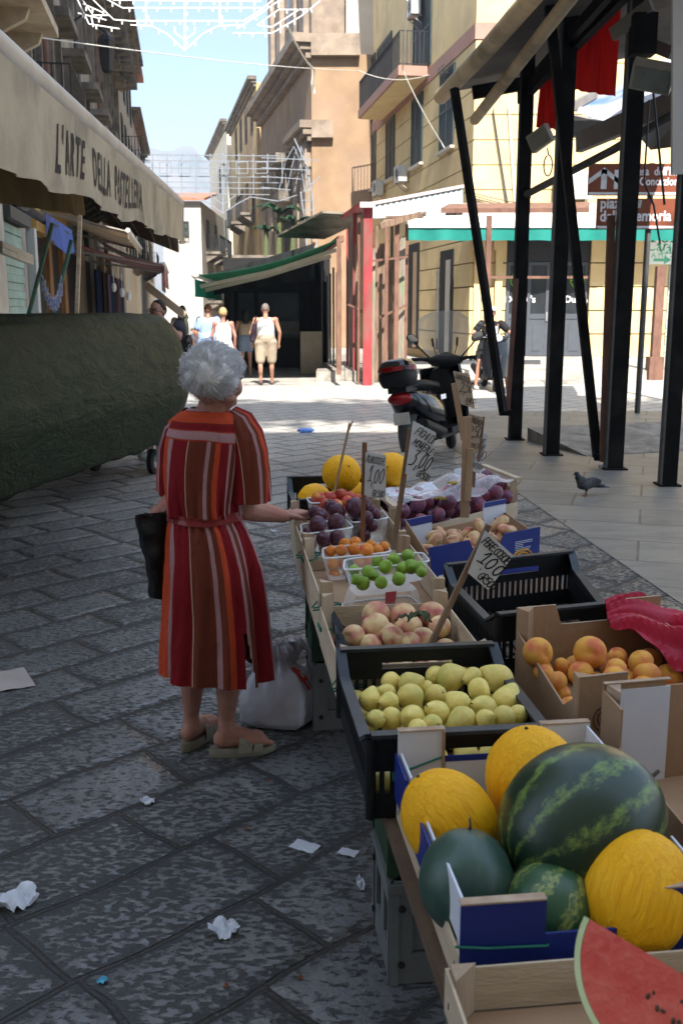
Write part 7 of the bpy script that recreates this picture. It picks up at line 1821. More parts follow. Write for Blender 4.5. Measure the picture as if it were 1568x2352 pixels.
# ================================================================ PEOPLE
SKIN = PM('skin_tanned', (.42, .215, .145), (.36, .175, .115), 9, .5, .001, 60)
SKIN2 = PM('skin_rosy', (.40, .215, .165), (.33, .16, .12), 12, .5, .0015, 50, c3=(.36, .14, .105, 1), s3=6)
def cloth_m(name, col, k=.8, rough=.85, **kw): return PM(name, col, tuple(x * k for x in col), 6, rough, .004, 18, **kw)
def person_body(mb, J, s=1.0, face=True, headr=(.078, .095, .115), arm=(.045, .036, .026), leg=(.082, .052, .036), hands=True):
 """J: dict of joints in world space. One continuous surface after remeshing."""
 h = J['head']; fw = J['fwd']; side = Vector((fw.y, -fw.x, 0)); up = Vector((0, 0, 1))
 rotm = Matrix((side, fw, up)).transposed()
 mb.ball(h, tuple(x * s for x in headr), 18, 14, rot=rotm, fn=lambda d: 1 - .13 * max(0, -d.z) * (abs(d.x)) - .06 * max(0, d.y) * max(0, -d.z))
 P = lambda x, y, z: h + (side * x + fw * y + up * z) * s
 if face:
  mb.ball(P(0, .10, -.022), (.013 * s, .022 * s, .024 * s), 8, 6, rot=rotm)        # nose
  mb.ball(P(0, .078, -.085), (.028 * s, .022 * s, .022 * s), 8, 6, rot=rotm)      # chin
  mb.ball(P(0, .088, -.056), (.024 * s, .012 * s, .011 * s), 8, 6, rot=rotm)      # lips
  mb.ball(P(0, .082, .022), (.05 * s, .018 * s, .012 * s), 8, 6, rot=rotm)        # brow
 for e in (-1, 1): mb.ball(P(e * .08, -.005, -.015), (.012 * s, .022 * s, .034 * s), 8, 6, rot=rotm)
 mb.capsule(J['neck'], h - up * .05 * s, .056 * s, .052 * s, 10)
 mb.capsule(J['pelvis'], J['chest'], .125 * s, .135 * s, 12)
 mb.capsule(J['chest'], J['neck'], .11 * s, .055 * s, 12)
 for q in ('l', 'r'):
  sh, el, wr = J['sh' + q], J['el' + q], J['wr' + q]
  mb.capsule(J['chest'] + up * .08 * s, sh, .07 * s, .062 * s, 10)
  mb.capsule(sh, el, arm[0] * 1.2 * s, arm[1] * 1.05 * s, 10); mb.capsule(el, wr, arm[1] * 1.1 * s, arm[2] * s, 10)
  if hands:
   d = (wr - el).normalized(); sd = d.cross(fw); sd = sd.normalized() if sd.length > .1 else side
   mb.ball(wr + d * .045 * s, (.034 * s, .018 * s, .045 * s), 10, 8, rot=d.to_track_quat('Z', 'Y').to_matrix())
   for k in range(4):
    o = sd * (.024 - .016 * k) * s; b0 = wr + d * .075 * s + o
    mb.capsule(b0, b0 + d * (.045 - .004 * abs(k - 1.4)) * s + fw * .012 * s, .0095 * s, .0075 * s, 6)
   mb.capsule(wr + d * .02 * s + sd * .02 * s, wr + d * .06 * s + sd * .045 * s + fw * .015 * s, .011 * s, .009 * s, 6)
  hp, kn, an = J['hp' + q], J['kn' + q], J['an' + q]
  mb.capsule(J['pelvis'], hp, .12 * s, .10 * s, 10); mb.capsule(hp, kn, leg[0] * 1.1 * s, leg[1] * 1.05 * s, 12)
  mid = kn.lerp(an, .33) - fw * .012 * s
  mb.capsule(kn, mid, leg[1] * s, leg[1] * 1.02 * s, 12); mb.capsule(mid, an, leg[1] * 1.0 * s, leg[2] * s, 12)
  ff = J.get('ft' + q, fw); mb.capsule(an + up * -.02 * s, an + ff * .14 * s - up * (an.z - .03) * .8, .034 * s, .028 * s, 10); mb.ball(an - ff * .03 * s - up * .025 * s, .036 * s, 8, 6)
def standing(base, H, fwd, step=.12, lean=0.0, arms=((.0, .0), (.0, .0)), width=1.0, spread=.09):
 s = H / 1.75; f = Vector(fwd).normalized(); side = Vector((f.y, -f.x, 0)); up = Vector((0, 0, 1)); b = Vector(base)
 P = lambda x, y, z: b + (side * x + f * y + up * z) * s
 J = dict(fwd=f, head=P(0, .03 + lean, 1.625), neck=P(0, lean, 1.46), chest=P(0, lean * .8, 1.27), pelvis=P(0, 0, .96))
 for q, e, (ea, ef) in (('l', -1, arms[0]), ('r', 1, arms[1])):
  w = .195 * width
  J['sh' + q] = P(e * w, lean * .9, 1.40); J['el' + q] = P(e * (w + .06 + ea), -.03 + lean + ef * .5, 1.12); J['wr' + q] = P(e * (w + .05 + ea * .6), .05 + lean + ef, .88 + max(0, ef) * .5)
  o = step * e
  J['hp' + q] = P(e * spread, 0, .90); J['kn' + q] = P(e * (spread + .01), o * .45 + .03, .49); J['an' + q] = P(e * (spread + .01), o, .085 + max(0, -o) * .25)
 return J, s
def garment(J, s, kind, infl=.018, sleeves=None):
 mb = MB(); up = Vector((0, 0, 1)); f = J['fwd']; side = Vector((f.y, -f.x, 0))
 if kind in ('tank', 'tee', 'top'):
  a = J['pelvis'] + up * .11 * s if kind != 'top' else J['pelvis'].lerp(J['chest'], .45)
  w = .155 * s + infl * .3
  for e in (-1, 0, 1):
   o = side * e * .055 * s
   mb.capsule(a + o, J['chest'] + o + up * .02 * s, .122 * s + infl, .118 * s + infl, 12)
   if kind != 'top': mb.capsule(J['chest'] + o + up * .02 * s, J['neck'] + side * e * .085 * s - up * .055 * s, .112 * s + infl, .035 * s + infl, 12)
  if kind == 'tee' or sleeves:
   for q in 'lr': mb.capsule(J['sh' + q], J['sh' + q].lerp(J['el' + q], .55), .07 * s + infl * .5, .058 * s + infl, 12)
 if kind == 'shorts':
  mb.capsule(J['pelvis'] + up * .05 * s - side * .05 * s, J['pelvis'] + up * .05 * s + side * .05 * s, .128 * s + infl, .128 * s + infl, 12)
  for q in 'lr':
   L = sleeves or .75
   mb.capsule(J['hp' + q], J['hp' + q].lerp(J['kn' + q], L), .108 * s + infl, .078 * s + infl, 12)
 return mb
def hair_cap(J, s, mat, parent, back=.03, low=-.05, puff=1.0, bun=False, long=0.0, crop=False):
 h = J['head']; f = J['fwd']; side = Vector((f.y, -f.x, 0)); up = Vector((0, 0, 1)); rotm = Matrix((side, f, up)).transposed(); c = MB()
 rnd = random.Random(3)
 c.ball(h + up * .022 * s - f * .018 * s, (.088 * s * puff, .098 * s * puff, .108 * s * puff), 24, 18, rot=rotm, fn=lambda d: (1.0 if (d.y < .35 + .5 * d.z) else .80) * (1 + .03 * math.sin(13 * d.x + 9 * d.z + 4 * math.sin(7 * d.y))) * (1 if d.z > -.62 else .7))
 if bun: c.ball(h + up * .09 * s - f * .085 * s, .045 * s, 10, 8, fn=lambda d: 1 + .08 * math.sin(9 * d.x + 7 * d.z))
 if long: 
  c.capsule(h - f * .05 * s, h - f * .085 * s - up * long * s, .088 * s, .06 * s, 10); c.capsule(h - f * .06 * s + side * .03 * s, h - f * .1 * s - up * long * .9 * s + side * .05 * s, .06 * s, .04 * s, 10)
 return part('hair', c, mat, parent, smooth='all')
def shoes(J, s, mat, parent, sole=None):
 for q in 'lr':
  a = J['an' + q]; f = J.get('ft' + q, J['fwd']); c = MB()
  z0 = a.z - .085 * s
  c.ball(Vector((a.x, a.y, z0 + .045 * s)) + f * .02 * s, (.048 * s, .05 * s, .045 * s), 12, 8); c.ball(Vector((a.x, a.y, z0 + .04 * s)) + f * .12 * s, (.048 * s, .095 * s, .042 * s), 12, 8, rot=Matrix((Vector((f.y, -f.x, 0)), f, Vector((0, 0, 1)))).transposed())
  part('shoe', c, mat, parent, smooth='all')
def make_person(label, base, H, fwd, clothes, hair, skin=SKIN, vox=.016, shoe=None, **kw):
 J, s = standing(base, H, fwd, **kw)
 t = thing('person', label, 'person', base)
 mb = MB(); person_body(mb, J, s); part('body', remesh(mb, vox, 3), skin, t)
 for nm, kind, mat, a in clothes:
  m = garment(J, s, kind, a.get('infl', .018), a.get('sl')); part(nm, remesh(m, vox, 4), mat, t)
 hair_cap(J, s, hair[0], t, **hair[1])
 if shoe: shoes(J, s, shoe, t)
 return t, J, s
M_HGREY = PM('grey_hair', (.20, .17, .15), (.11, .09, .08), 30, .8); M_HDARK = PM('dark_hair', (.018, .014, .012), (.01, .008, .007), 30, .6); M_HBLOND = PM('blond_hair', (.48, .33, .16), (.30, .19, .09), 30, .7); M_HBROWN = PM('ginger_brown_hair', (.24, .11, .05), (.14, .065, .03), 30, .7)
M_TANK = cloth_m('white_ribbed_cotton', (.62, .62, .63)); M_KHAKI = cloth_m('khaki_cotton', (.36, .29, .215)); M_LBLUE = cloth_m('light_blue_cotton', (.28, .40, .66)); M_DENIM = cloth_m('pale_denim', (.20, .26, .36)); M_WDRESS = cloth_m('white_dress_cotton', (.72, .68, .66)); M_NUDE = cloth_m('beige_top', (.46, .36, .25)); M_NAVYT = cloth_m('dark_navy_cotton', (.022, .024, .035)); M_BLACKC = cloth_m('black_cotton', (.012, .012, .013)); M_WHITES = cloth_m('white_sneaker', (.6, .6, .6)); M_GREYS = cloth_m('grey_sneaker', (.22, .20, .18)); M_BAGG = cloth_m('dark_green_canvas_bag', (.05, .055, .035))
street = Vector((-.12, 1, 0))
# man in the white tank top
tm, J, s = make_person('man in white sleeveless top and khaki shorts walking away down the street', gz(612, 884), 1.80, street, [('tank_top', 'tank', M_TANK, {}), ('shorts', 'shorts', M_KHAKI, {'sl': .86, 'infl': .03})], (M_HGREY, dict(puff=.93)), shoe=M_GREYS, step=.07, spread=.115, width=1.1, arms=((.05, .03), (.03, -.02)))
c = MB(); c.capsule(J['shl'] + Vector((-.02, -.1, -.12)), J['shl'] + Vector((-.07, -.02, -.42)), .05, .075, 10); part('shoulder_bag', c, cloth_m('dark_plum_bag', (.05, .03, .045)), tm, smooth='all')
c = MB(); c.tube([J['shl'] + Vector((.02, -.06, .09)), J['shl'] + Vector((-.02, -.1, -.1)), J['shl'] + Vector((-.05, -.06, -.34))], .016, 6); part('bag_strap', c, M_BLACKC, tm)
# woman in light blue
make_person('woman with ginger hair bun in a light blue dress walking away', gz(482, 878), 1.78, street, [('dress_top', 'tee', M_LBLUE, {'infl': .03}), ('dress_skirt', 'shorts', M_LBLUE, {'sl': .9, 'infl': .06})], (M_HBROWN, dict(bun=True)), step=.05, arms=((.02, .06), (.02, .02)))
# woman in white sundress
tw, J, s = make_person('woman with short blond hair in a white strapped sundress', gz(516, 886), 1.70, Vector((-.05, 1, 0)), [('bodice', 'top', M_WDRESS, {'infl': .014})], (M_HBLOND, dict(puff=1.08)), skin=SKIN2, step=.05, arms=((.02, .1), (.02, .02)), width=.95)
c = MB(); pv = J['pelvis']; c.grid(lambda u, v: pv + Vector((0, 0, .14 - .62 * v)) + Vector((math.cos(u * 2 * math.pi), math.sin(u * 2 * math.pi) * .85, 0)) * (.155 + .16 * v + .022 * v * math.sin(u * 2 * math.pi * 9)), 72, 8, 0); part('skirt', c, M_WDRESS, tw, smooth='all')
for e in (-1, 1):
 c = MB(); sd = Vector((1, .05, 0)); c.tube([J['chest'] + sd * e * .085 + Vector((0, -.125, .02)), J['chest'] + sd * e * .10 + Vector((0, -.085, .16)), J['chest'] + sd * e * .10 + Vector((0, .0, .2))], .008, 5); part('shoulder_strap', c, M_WDRESS, tw)
# woman with long dark hair
make_person('woman with long dark hair, beige top and denim shorts in the shade', gz(566, 866), 1.68, Vector((-.1, 1, 0)), [('top', 'top', M_NUDE, {}), ('shorts', 'shorts', M_DENIM, {'sl': .42, 'infl': .03})], (M_HDARK, dict(long=.34, puff=1.02)), step=.16, arms=((.02, .03), (.03, .08)))
# man with backpack
tb_, J, s = make_person('man in pale T-shirt and black shorts wearing a dark green backpack', gz(424, 872), 1.76, Vector((-.15, 1, 0)), [('t_shirt', 'tee', cloth_m('pale_grey_cotton', (.50, .48, .46)), {'infl': .024}), ('shorts', 'shorts', M_BLACKC, {'sl': .9, 'infl': .03})], (M_HDARK, dict(puff=.95)), shoe=M_GREYS, step=.05)
c = MB(); p = J['chest'] + Vector((.02, -.22, .0)); c.ball(p, (.15, .10, .22), 16, 12, fn=lambda d: min(1.1, 1 / max(abs(d.x), abs(d.y), abs(d.z)) ** .55)); part('backpack', c, M_BAGG, tb_, smooth='all')
c = MB()
for e in (-1, 1): c.tube([p + Vector((e * .09, .0, .2)), p + Vector((e * .10, .12, .25)), p + Vector((e * .12, .3, .12))], .02, 6)
part('strap', c, M_BAGG, tb_)
# child / figure in blue beside them
make_person('small figure in a bright blue top seen between the backpack man and the blue dress', gz(456, 868), 1.28, Vector((-.1, 1, 0)), [('t_shirt', 'tee', cloth_m('bright_blue_cotton', (.02, .16, .32)), {'infl': .03}), ('shorts', 'shorts', M_NAVYT, {'sl': .8, 'infl': .03})], (M_HDARK, dict(puff=1.0)), step=.04)
# man behind the cart rubbing his face
base = gz(335, 1062) ; base = Vector((at(362, 716, 11.3).x - .02, 11.3, 0))
J, s = standing(base, 1.83, Vector((-.42, -.9, 0)), step=.05)
f = J['fwd']; side = Vector((f.y, -f.x, 0)); up = Vector((0, 0, 1))
J['head'] = at(362, 716, 11.3) + Vector((0, 0, 0)); J['neck'] = J['head'] - up * .165 * s - f * .02
near = 'l'            # arm towards the viewer's right
J['shl'] = J['neck'] + Vector((.24, .02, -.09)); J['ell'] = J['neck'] + Vector((.22, -.24, -.20)); J['wrl'] = J['head'] + Vector((.05, -.20, -.085))
J['shl'] = at(412, 752, 11.4); J['ell'] = at(410, 775, 11.0); J['wrl'] = at(372, 730, 11.0)
tm2 = thing('person', 'dark haired man in a navy T-shirt behind the covered cart, hand raised to his face', 'person', base)
mb = MB(); person_body(mb, J, s, hands=False)
hd = J['wrl']; d = (at(345, 716, 11.0) - hd).normalized()
mb.ball(hd + d * .05, (.026, .045, .05), 10, 8, rot=d.to_track_quat('Z', 'Y').to_matrix())
for k in range(4): b0 = hd + d * .085 + up * (.026 - .017 * k); mb.capsule(b0, b0 + d * .035 + Vector((0, .035, -.008)), .011, .009, 6)
mb.capsule(hd + d * .02 - up * .02, hd + d * .07 - up * .045, .012, .01, 6)
part('body', remesh(mb, .011, 2), SKIN, tm2)
part('t_shirt', remesh(garment(J, s, 'tee', .022), .016, 4), M_NAVYT, tm2); part('shorts', remesh(garment(J, s, 'shorts', .03, 1.6), .016, 4), M_NAVYT, tm2)
hair_cap(J, s, M_HDARK, tm2, puff=.97); shoes(J, s, cloth_m('pale_grey_shoe', (.34, .32, .30)), tm2)
c = MB()
P = lambda x, y, z: J['head'] + (side * x + f * y + up * z) * s
for e in (-1, 1): c.tube([P(e * .035 + .026 * math.cos(a * .5), .098, .0 + .019 * math.sin(a * .5)) for a in range(14)], .003, 5); c.beam(P(e * .062, .09, .005), P(e * .085, .0, .0), .004)
part('glasses', c, M_GREYST, tm2)
c = MB()
for e in (-1, 1): c.ball(P(e * .034, .083, .002), (.014 * s, .010 * s, .008 * s), 8, 6); c.beam(P(e * .015, .094, .03), P(e * .055, .085, .032), .007)
part('eye', c, M_HDARK, tm2, smooth=True)
# passer-by at the right edge
make_person('passer-by in pink top and black shorts at the right edge on the sidewalk', gz(1566, 850, .24), 1.62, Vector((.25, 1, 0)), [('t_shirt', 'tee', cloth_m('pale_pink_cotton', (.50, .40, .45)), {'infl': .025}), ('shorts', 'shorts', M_BLACKC, {'sl': .8, 'infl': .03})], (M_HDARK, dict(puff=1.0)), shoe=M_WHITES, step=.1)
# ================================================================ OLD WOMAN AT THE STALL
LY = 3.55
def stripe_mat():
 t = NT('striped_dress'); uv = t.new('ShaderNodeUVMap'); uv.uv_map = 'UVMap'
 sp = t.new('ShaderNodeSeparateXYZ'); t.l(uv.outputs[0], sp.inputs[0])
 pal = {'o': (.48, .062, .020), 'c': (.19, .007, .011), 'p': (.38, .215, .22), 'b': (.14, .031, .015), 'w': (.50, .34, .25), 'r': (.34, .035, .018)}
 def ramp(stops, fac):
  r = t.new('ShaderNodeValToRGB'); e = r.color_ramp.elements; r.color_ramp.interpolation = 'CONSTANT'
  while len(e) > 1: e.remove(e[-1])
  e[0].position = 0; e[0].color = (*pal[stops[0][1]], 1)
  for p, k in stops[1:]:
   x = e.new(min(p, .9999)); x.color = (*pal[k], 1)
  t.l(fac, r.inputs[0]); return r.outputs[0]
 back = [(0, 'o'), (.06, 'p'), (.115, 'c'), (.31, 'w'), (.325, 'b'), (.545, 'p'), (.592, 'b'), (.655, 'o'), (.705, 'c'), (.80, 'p'), (.83, 'b'), (.875, 'p'), (.897, 'c'), (.985, 'p')]
 st = [(math.acos(1 - 2 * n) / (2 * math.pi), k) for n, k in back]
 st += [(.50, 'c'), (.56, 'o'), (.61, 'p'), (.63, 'b'), (.70, 'c'), (.77, 'p'), (.79, 'o'), (.84, 'b'), (.91, 'p'), (.925, 'c')]
 nz = t.noise(t.coords(), 5, 2)
 u = t.math('ADD', sp.outputs[0], t.rng(nz, 0, 1, -.004, .004))
 c1 = ramp(st, u)
 yk = [(0, 'r'), (.03, 'p'), (.30, 'r'), (.34, 'c'), (.55, 'b'), (.57, 'o'), (.90, 'b'), (.92, 'p')]
 c2 = ramp(yk, sp.outputs[2] if False else t.rng(sp.outputs[1], 1.0, 2.0))
 m = t.math('GREATER_THAN', sp.outputs[1], 1.0)
 c = t.mix(m, c1, c2)
 weave = t.noise(t.coords((1, 1, .2)), 260, 3); c = t.mix(t.rng(weave, .3, .7, .0, .25), c, (.08, .015, .012))
 t.l(c, t.b.inputs['Base Color']); t.b.inputs['Roughness'].default_value = .75
 t.b.inputs['Specular IOR Level'].default_value = .12
 wr = t.noise(t.coords((1, 1, .35), rot=(0, .2, .3)), 14, 5, .6, .8)
 t.bump(t.math('ADD', t.math('MULTIPLY', weave, .1), wr), .016); return t.mat
M_DRESS = stripe_mat()
lady = thing('person', 'white haired old woman in a red and orange striped dress standing at the stall', 'person', (-.45, LY, 0))
RG = [(936, 436, 520), (944, 420, 534), (954, 405, 550), (970, 393, 562), (995, 384, 570), (1030, 378, 568), (1070, 375, 562), (1110, 377, 556), (1150, 382, 550), (1172, 387, 548), (1184, 389, 549), (1196, 388, 556), (1215, 385, 568), (1250, 382, 582), (1300, 380, 597), (1350, 378, 606), (1400, 377, 614), (1450, 375, 621), (1500, 373, 625), (1546, 372, 627)]
def ring(yp):
 for i in range(len(RG) - 1):
  if RG[i][0] <= yp <= RG[i + 1][0]:
   f = (yp - RG[i][0]) / (RG[i + 1][0] - RG[i][0]); return RG[i][1] * (1 - f) + RG[i + 1][1] * f, RG[i][2] * (1 - f) + RG[i + 1][2] * f
 return RG[-1][1:]
NU, NV = 192, 120
Y0p, Y1p = 936, 1546
dv = []; duv = []
from mathutils import noise as mnz
for j in range(NV + 1):
 yp = Y0p + (Y1p - Y0p) * j / NV
 xl, xr = ring(yp); L, Rr = at(xl, yp, LY), at(xr, yp, LY); c = (L + Rr) / 2; hw = (Rr - L).length / 2
 below = max(0, (yp - 1184) / (Y1p - 1184)); above = max(0, (1184 - yp) / (1184 - Y0p))
 for i in range(NU + 1):
  a = 2 * math.pi * i / NU
  # a = 0 left edge, pi/2 towards the viewer, pi right edge
  cx, cy = -math.cos(a), -math.sin(a)
  dpt = hw * (.80 if yp > 1184 else .66 + .14 * (yp - Y0p) / (1184 - Y0p))
  fold = 0
  if below > 0:
   k = min(1, below * 2.2)
   fold = k * (.013 * math.sin(a * 7 + 1.2 * math.sin(a * 2)) + .008 * math.sin(a * 13 + 2 + .8 * below) + .004 * math.sin(a * 23 + 3 * below))
   fold += math.exp(-below * 9) * .006 * math.sin(a * 31 + math.sin(a * 5))
  else:
   w = math.exp(-above * 5)
   fold = w * (.007 * math.sin(a * 17 + 2 * math.sin(a * 3)) + .005 * math.sin(a * 29)) + .006 * math.sin(a * 5 + yp * .02) * (1 - above) + .010 * w * (math.sin(a) > 0) * math.sin(a)
  p = c + Vector((cx * (hw + fold), cy * (dpt + fold), 0))
  p += Vector((1, .0, 0)) * .0
  n_ = mnz.noise(Vector((p.x * 9, p.y * 9, p.z * 5))) * .006 + mnz.noise(Vector((p.x * 22, p.y * 22, p.z * 9 + 5))) * .0025
  p += Vector((cx, cy, 0)) * n_
  # hem tilts down towards the right
  if below > .9: p.z += .012 * (below - .9) / .1 * math.cos(a)
  dv.append(p)
  yk = 1000 + 16 * max(0, -math.cos(a)) + 4 * math.sin(a)          # yoke seam height in the picture
  v = 1.0 + (yk - yp) / (yk - Y0p) if yp < yk else .99 * (Y1p - yp) / (Y1p - yk)
  duv.append((i / NU, v))
fs = [(j * (NU + 1) + i, j * (NU + 1) + i + 1, (j + 1) * (NU + 1) + i + 1, (j + 1) * (NU + 1) + i) for j in range(NV) for i in range(NU)]
# slit at the right side of the skirt
fs = [f for f in fs if not ((f[0] // (NU + 1)) > NV * .80 and 66 <= (f[0] % (NU + 1)) <= 67 + ((f[0] // (NU + 1)) - NV * .80) / 6)]
me = bpy.data.meshes.new('dress'); me.from_pydata([tuple(p) for p in dv], [], fs); uvl = me.uv_layers.new(name='UVMap')
for lp in me.loops: uvl.data[lp.index].uv = duv[lp.vertex_index]
me.polygons.foreach_set('use_smooth', [True] * len(me.polygons)); me.materials.append(M_DRESS)
sol = None
dress = part('dress', me, None, lady)
# sleeve (right arm, towards the stall)
def sleeve(path, rads, name, useed=0.0, sy=.85):
 mb = MB(); n = 40; pts = [Vector(p) for p in path]; vs = []; uvs = []
 for j, p in enumerate(pts):
  d = (pts[min(j + 1, len(pts) - 1)] - pts[max(j - 1, 0)]).normalized(); x = Vector((1, .25, 0)); x = (x - d * x.dot(d)).normalized(); y = d.cross(x)
  for i in range(n + 1):
   a = 2 * math.pi * i / n; w = .004 * math.sin(a * 5 + j * .7) + .003 * math.sin(a * 9 + j)
   vs.append(p - x * math.cos(a) * (rads[j] + w) - y * math.sin(a) * (rads[j] * sy + w) * (1 if y.y > 0 else -1)); uvs.append(((.08 + useed + .60 * i / n) % 1.0, .5))
 fs = [(j * (n + 1) + i, j * (n + 1) + i + 1, (j + 1) * (n + 1) + i + 1, (j + 1) * (n + 1) + i) for j in range(len(pts) - 1) for i in range(n)]
 me = bpy.data.meshes.new(name); me.from_pydata([tuple(p) for p in vs], [], fs); u = me.uv_layers.new(name='UVMap')
 for lp in me.loops: u.data[lp.index].uv = uvs[lp.vertex_index]
 me.polygons.foreach_set('use_smooth', [True] * len(me.polygons)); me.materials.append(M_DRESS); return part(name, me, None, lady)
sleeve([at(520, 955, 3.56), at(540, 975, 3.555), at(556, 1005, 3.55), at(566, 1045, 3.545), at(571, 1085, 3.54), at(573, 1120, 3.54), at(574, 1152, 3.54)], [.045, .068, .078, .080, .078, .076, .076], 'sleeve')
sleeve([at(440, 955, 3.66), at(420, 985, 3.72), at(410, 1030, 3.78), at(405, 1080, 3.82), at(403, 1130, 3.86)], [.04, .064, .07, .07, .07], 'sleeve', .4)
# belt
mb = MB(); 
def beltf(u, v):
 a = 2 * math.pi * u; yp = 1174 + 20 * v; xl, xr = ring(yp); L, Rr = at(xl, yp, LY), at(xr, yp, LY); c = (L + Rr) / 2; hw = (Rr - L).length / 2 + .007
 return c + Vector((-math.cos(a) * hw, -math.sin(a) * hw * .80, .004 * math.sin(a * 3)))
mb.grid(beltf, 96, 4, 0); 
bm_ = mesh_of(mb, 'belt', 'all', PM('dark_red_belt', (.19, .016, .014), (.12, .010, .010), 5, .75, .004, 40, c3=(.45, .24, .24, 1), s3=9)); part('belt', bm_, None, lady)
# body: legs, feet, arms, neck, head as one surface
mb = MB()
hips = at(500, 1260, LY)
mb.capsule(hips, at(470, 1030, LY), .075, .075, 12); mb.capsule(at(470, 1030, LY), at(482, 970, 3.56), .075, .055, 12); mb.capsule(at(475, 1000, 3.56), at(535, 985, 3.56), .055, .05, 12); mb.capsule(at(475, 1000, 3.58), at(430, 990, 3.68), .055, .048, 12)
rk, lk = at(532, 1500, 3.50), at(446, 1500, 3.60)
mb.capsule(hips + Vector((.03, 0, -.06)), rk, .075, .056); mb.capsule(hips + Vector((-.05, .03, -.06)), lk, .075, .056)
rA, lA = gz(520, 1712, .075), gz(441, 1700, .075)
rA = at(521, 1675, 3.545); lA = at(440, 1668, 3.62)
rA.z = max(rA.z, .085); lA.z = max(lA.z, .085)
mb.capsule(rk, rk.lerp(rA, .35) + Vector((-.004, -.016, 0)), .050, .049); mb.capsule(rk.lerp(rA, .35) + Vector((-.004, -.016, 0)), rA + Vector((0, 0, .05)), .049, .032); mb.capsule(rA + Vector((0, 0, .05)), rA, .032, .035)
mb.capsule(lk, lk.lerp(lA, .35) + Vector((0, -.016, 0)), .050, .048); mb.capsule(lk.lerp(lA, .35) + Vector((0, -.016, 0)), lA + Vector((0, 0, .05)), .048, .031); mb.capsule(lA + Vector((0, 0, .05)), lA, .031, .034)
rdir = Vector((.97, .22, 0)).normalized(); ldir = Vector((.42, .9, 0)).normalized()
SOLE = .038
def foot(mb, A, d):
 s = Vector((d.y, -d.x, 0)); h = Vector((A.x, A.y, SOLE))
 mb.ball(h - d * .022 + Vector((0, 0, .03)), (.032, .034, .034), 12, 8)
 mb.capsule(A - Vector((0, 0, .01)), h + d * .07 + Vector((0, 0, .034)), .036, .030); mb.capsule(h + d * .0 + Vector((0, 0, .028)), h + d * .115 + Vector((0, 0, .022)), .032, .031)
 mb.capsule(h + d * .08 + s * .015 + Vector((0, 0, .02)), h + d * .13 + s * .016 + Vector((0, 0, .017)), .028, .024)
 for k in range(5):
  o = s * (.028 - .0145 * k); L = .164 - .008 * k - (.006 if k == 4 else 0)
  mb.capsule(h + d * .12 + o + Vector((0, 0, .017)), h + d * L + o * 1.05 + Vector((0, 0, .010)), (.0115 if k else .0145), (.0085 if k else .0115), 8)
foot(mb, rA, rdir); foot(mb, lA, -1 * Vector((-ldir.x, -ldir.y, 0)))
# right arm to the crate rim
sh = at(545, 985, 3.56); el = at(560, 1166, 3.60); wr = gz(652, 1186, .835); hb_ = wr + Vector((.055, .06, .002))
mb.capsule(sh, el, .052, .047); mb.capsule(el, el.lerp(wr, .35), .047, .044); mb.capsule(el.lerp(wr, .35), wr, .043, .027)
hd = (hb_ - wr).normalized(); hs = Vector((hd.y, -hd.x, 0))
mb.ball(wr + hd * .042, (.037, .046, .017), 14, 8, rot=Matrix((hs, hd, Vector((0, 0, 1)))).transposed()); mb.capsule(wr - hd * .01, wr + hd * .03, .027, .024)
for k in range(4):
 o = hs * (.029 - .019 * k); b0 = wr + hd * .072 + o; b1 = b0 + hd * (.030 + .003 * (1.5 - abs(k - 1.5))) + Vector((0, 0, .004)); b2 = b1 + hd * .022 - Vector((0, 0, .014)); b3 = b2 + hd * .008 - Vector((0, 0, .016))
 mb.capsule(b0, b1, .0105, .0095, 8); mb.capsule(b1, b2, .0095, .0088, 8); mb.capsule(b2, b3, .0088, .0078, 8)
t0 = wr + hd * .018 + hs * .026; t1 = t0 + hd * .028 + hs * .024 - Vector((0, 0, .008)); t2 = t1 + hd * .026 + hs * .004 - Vector((0, 0, .012)); mb.capsule(t0, t1, .013, .0115, 8); mb.capsule(t1, t2, .0115, .009, 8)
# left arm carrying the bag, in front of the body
shl = at(425, 990, 3.70); ell = at(395, 1150, 3.86); wrl = at(372, 1172, 3.66)
mb.capsule(shl, ell, .050, .042); mb.capsule(ell, wrl, .042, .027); mb.ball(wrl + Vector((-.01, -.04, -.01)), (.03, .04, .035), 10, 8)
for k in range(4): b0 = wrl + Vector((-.028 + .0, -.075 + .018 * k - .02, -.012)); mb.capsule(b0, b0 + Vector((.012, 0, -.028)), .0095, .009, 6); mb.capsule(b0 + Vector((.012, 0, -.028)), b0 + Vector((.034, 0, -.02)), .009, .008, 6)
mb.capsule(wrl + Vector((.0, -.02, .0)), wrl + Vector((.025, -.06, -.01)), .011, .009, 6)
# neck and head
hc = at(494, 866, 3.52); fw = Vector((.72, .69, -.08)).normalized(); sd = Vector((fw.y, -fw.x, 0)).normalized(); upv = sd.cross(fw)
RM = Matrix((sd, fw, upv)).transposed()
mb.capsule(at(486, 965, 3.57), at(497, 905, 3.53), .062, .054); mb.capsule(at(480, 985, 3.57), at(484, 955, 3.57), .07, .06)
mb.ball(hc, (.076, .094, .105), 18, 14, rot=RM, fn=lambda d: 1 - .12 * max(0, -d.z) * abs(d.x))
Hp = lambda x, y, z: hc + sd * x + fw * y + upv * z
for (x, y, z, r) in ((0, .100, -.022, (.013, .020, .022)), (0, .076, -.082, (.027, .02, .02)), (0, .088, -.058, (.024, .012, .012)), (0, .08, .025, (.05, .018, .012)), (.045, .055, -.035, (.028, .028, .03)), (-.045, .055, -.035, (.028, .028, .03)), (.04, .03, -.07, (.028, .036, .022)), (.02, .04, -.09, (.026, .03, .02)), (.08, -.004, -.02, (.011, .02, .034)), (-.08, -.004, -.02, (.011, .02, .034))): mb.ball(Hp(x, y, z), r, 10, 8, rot=RM)
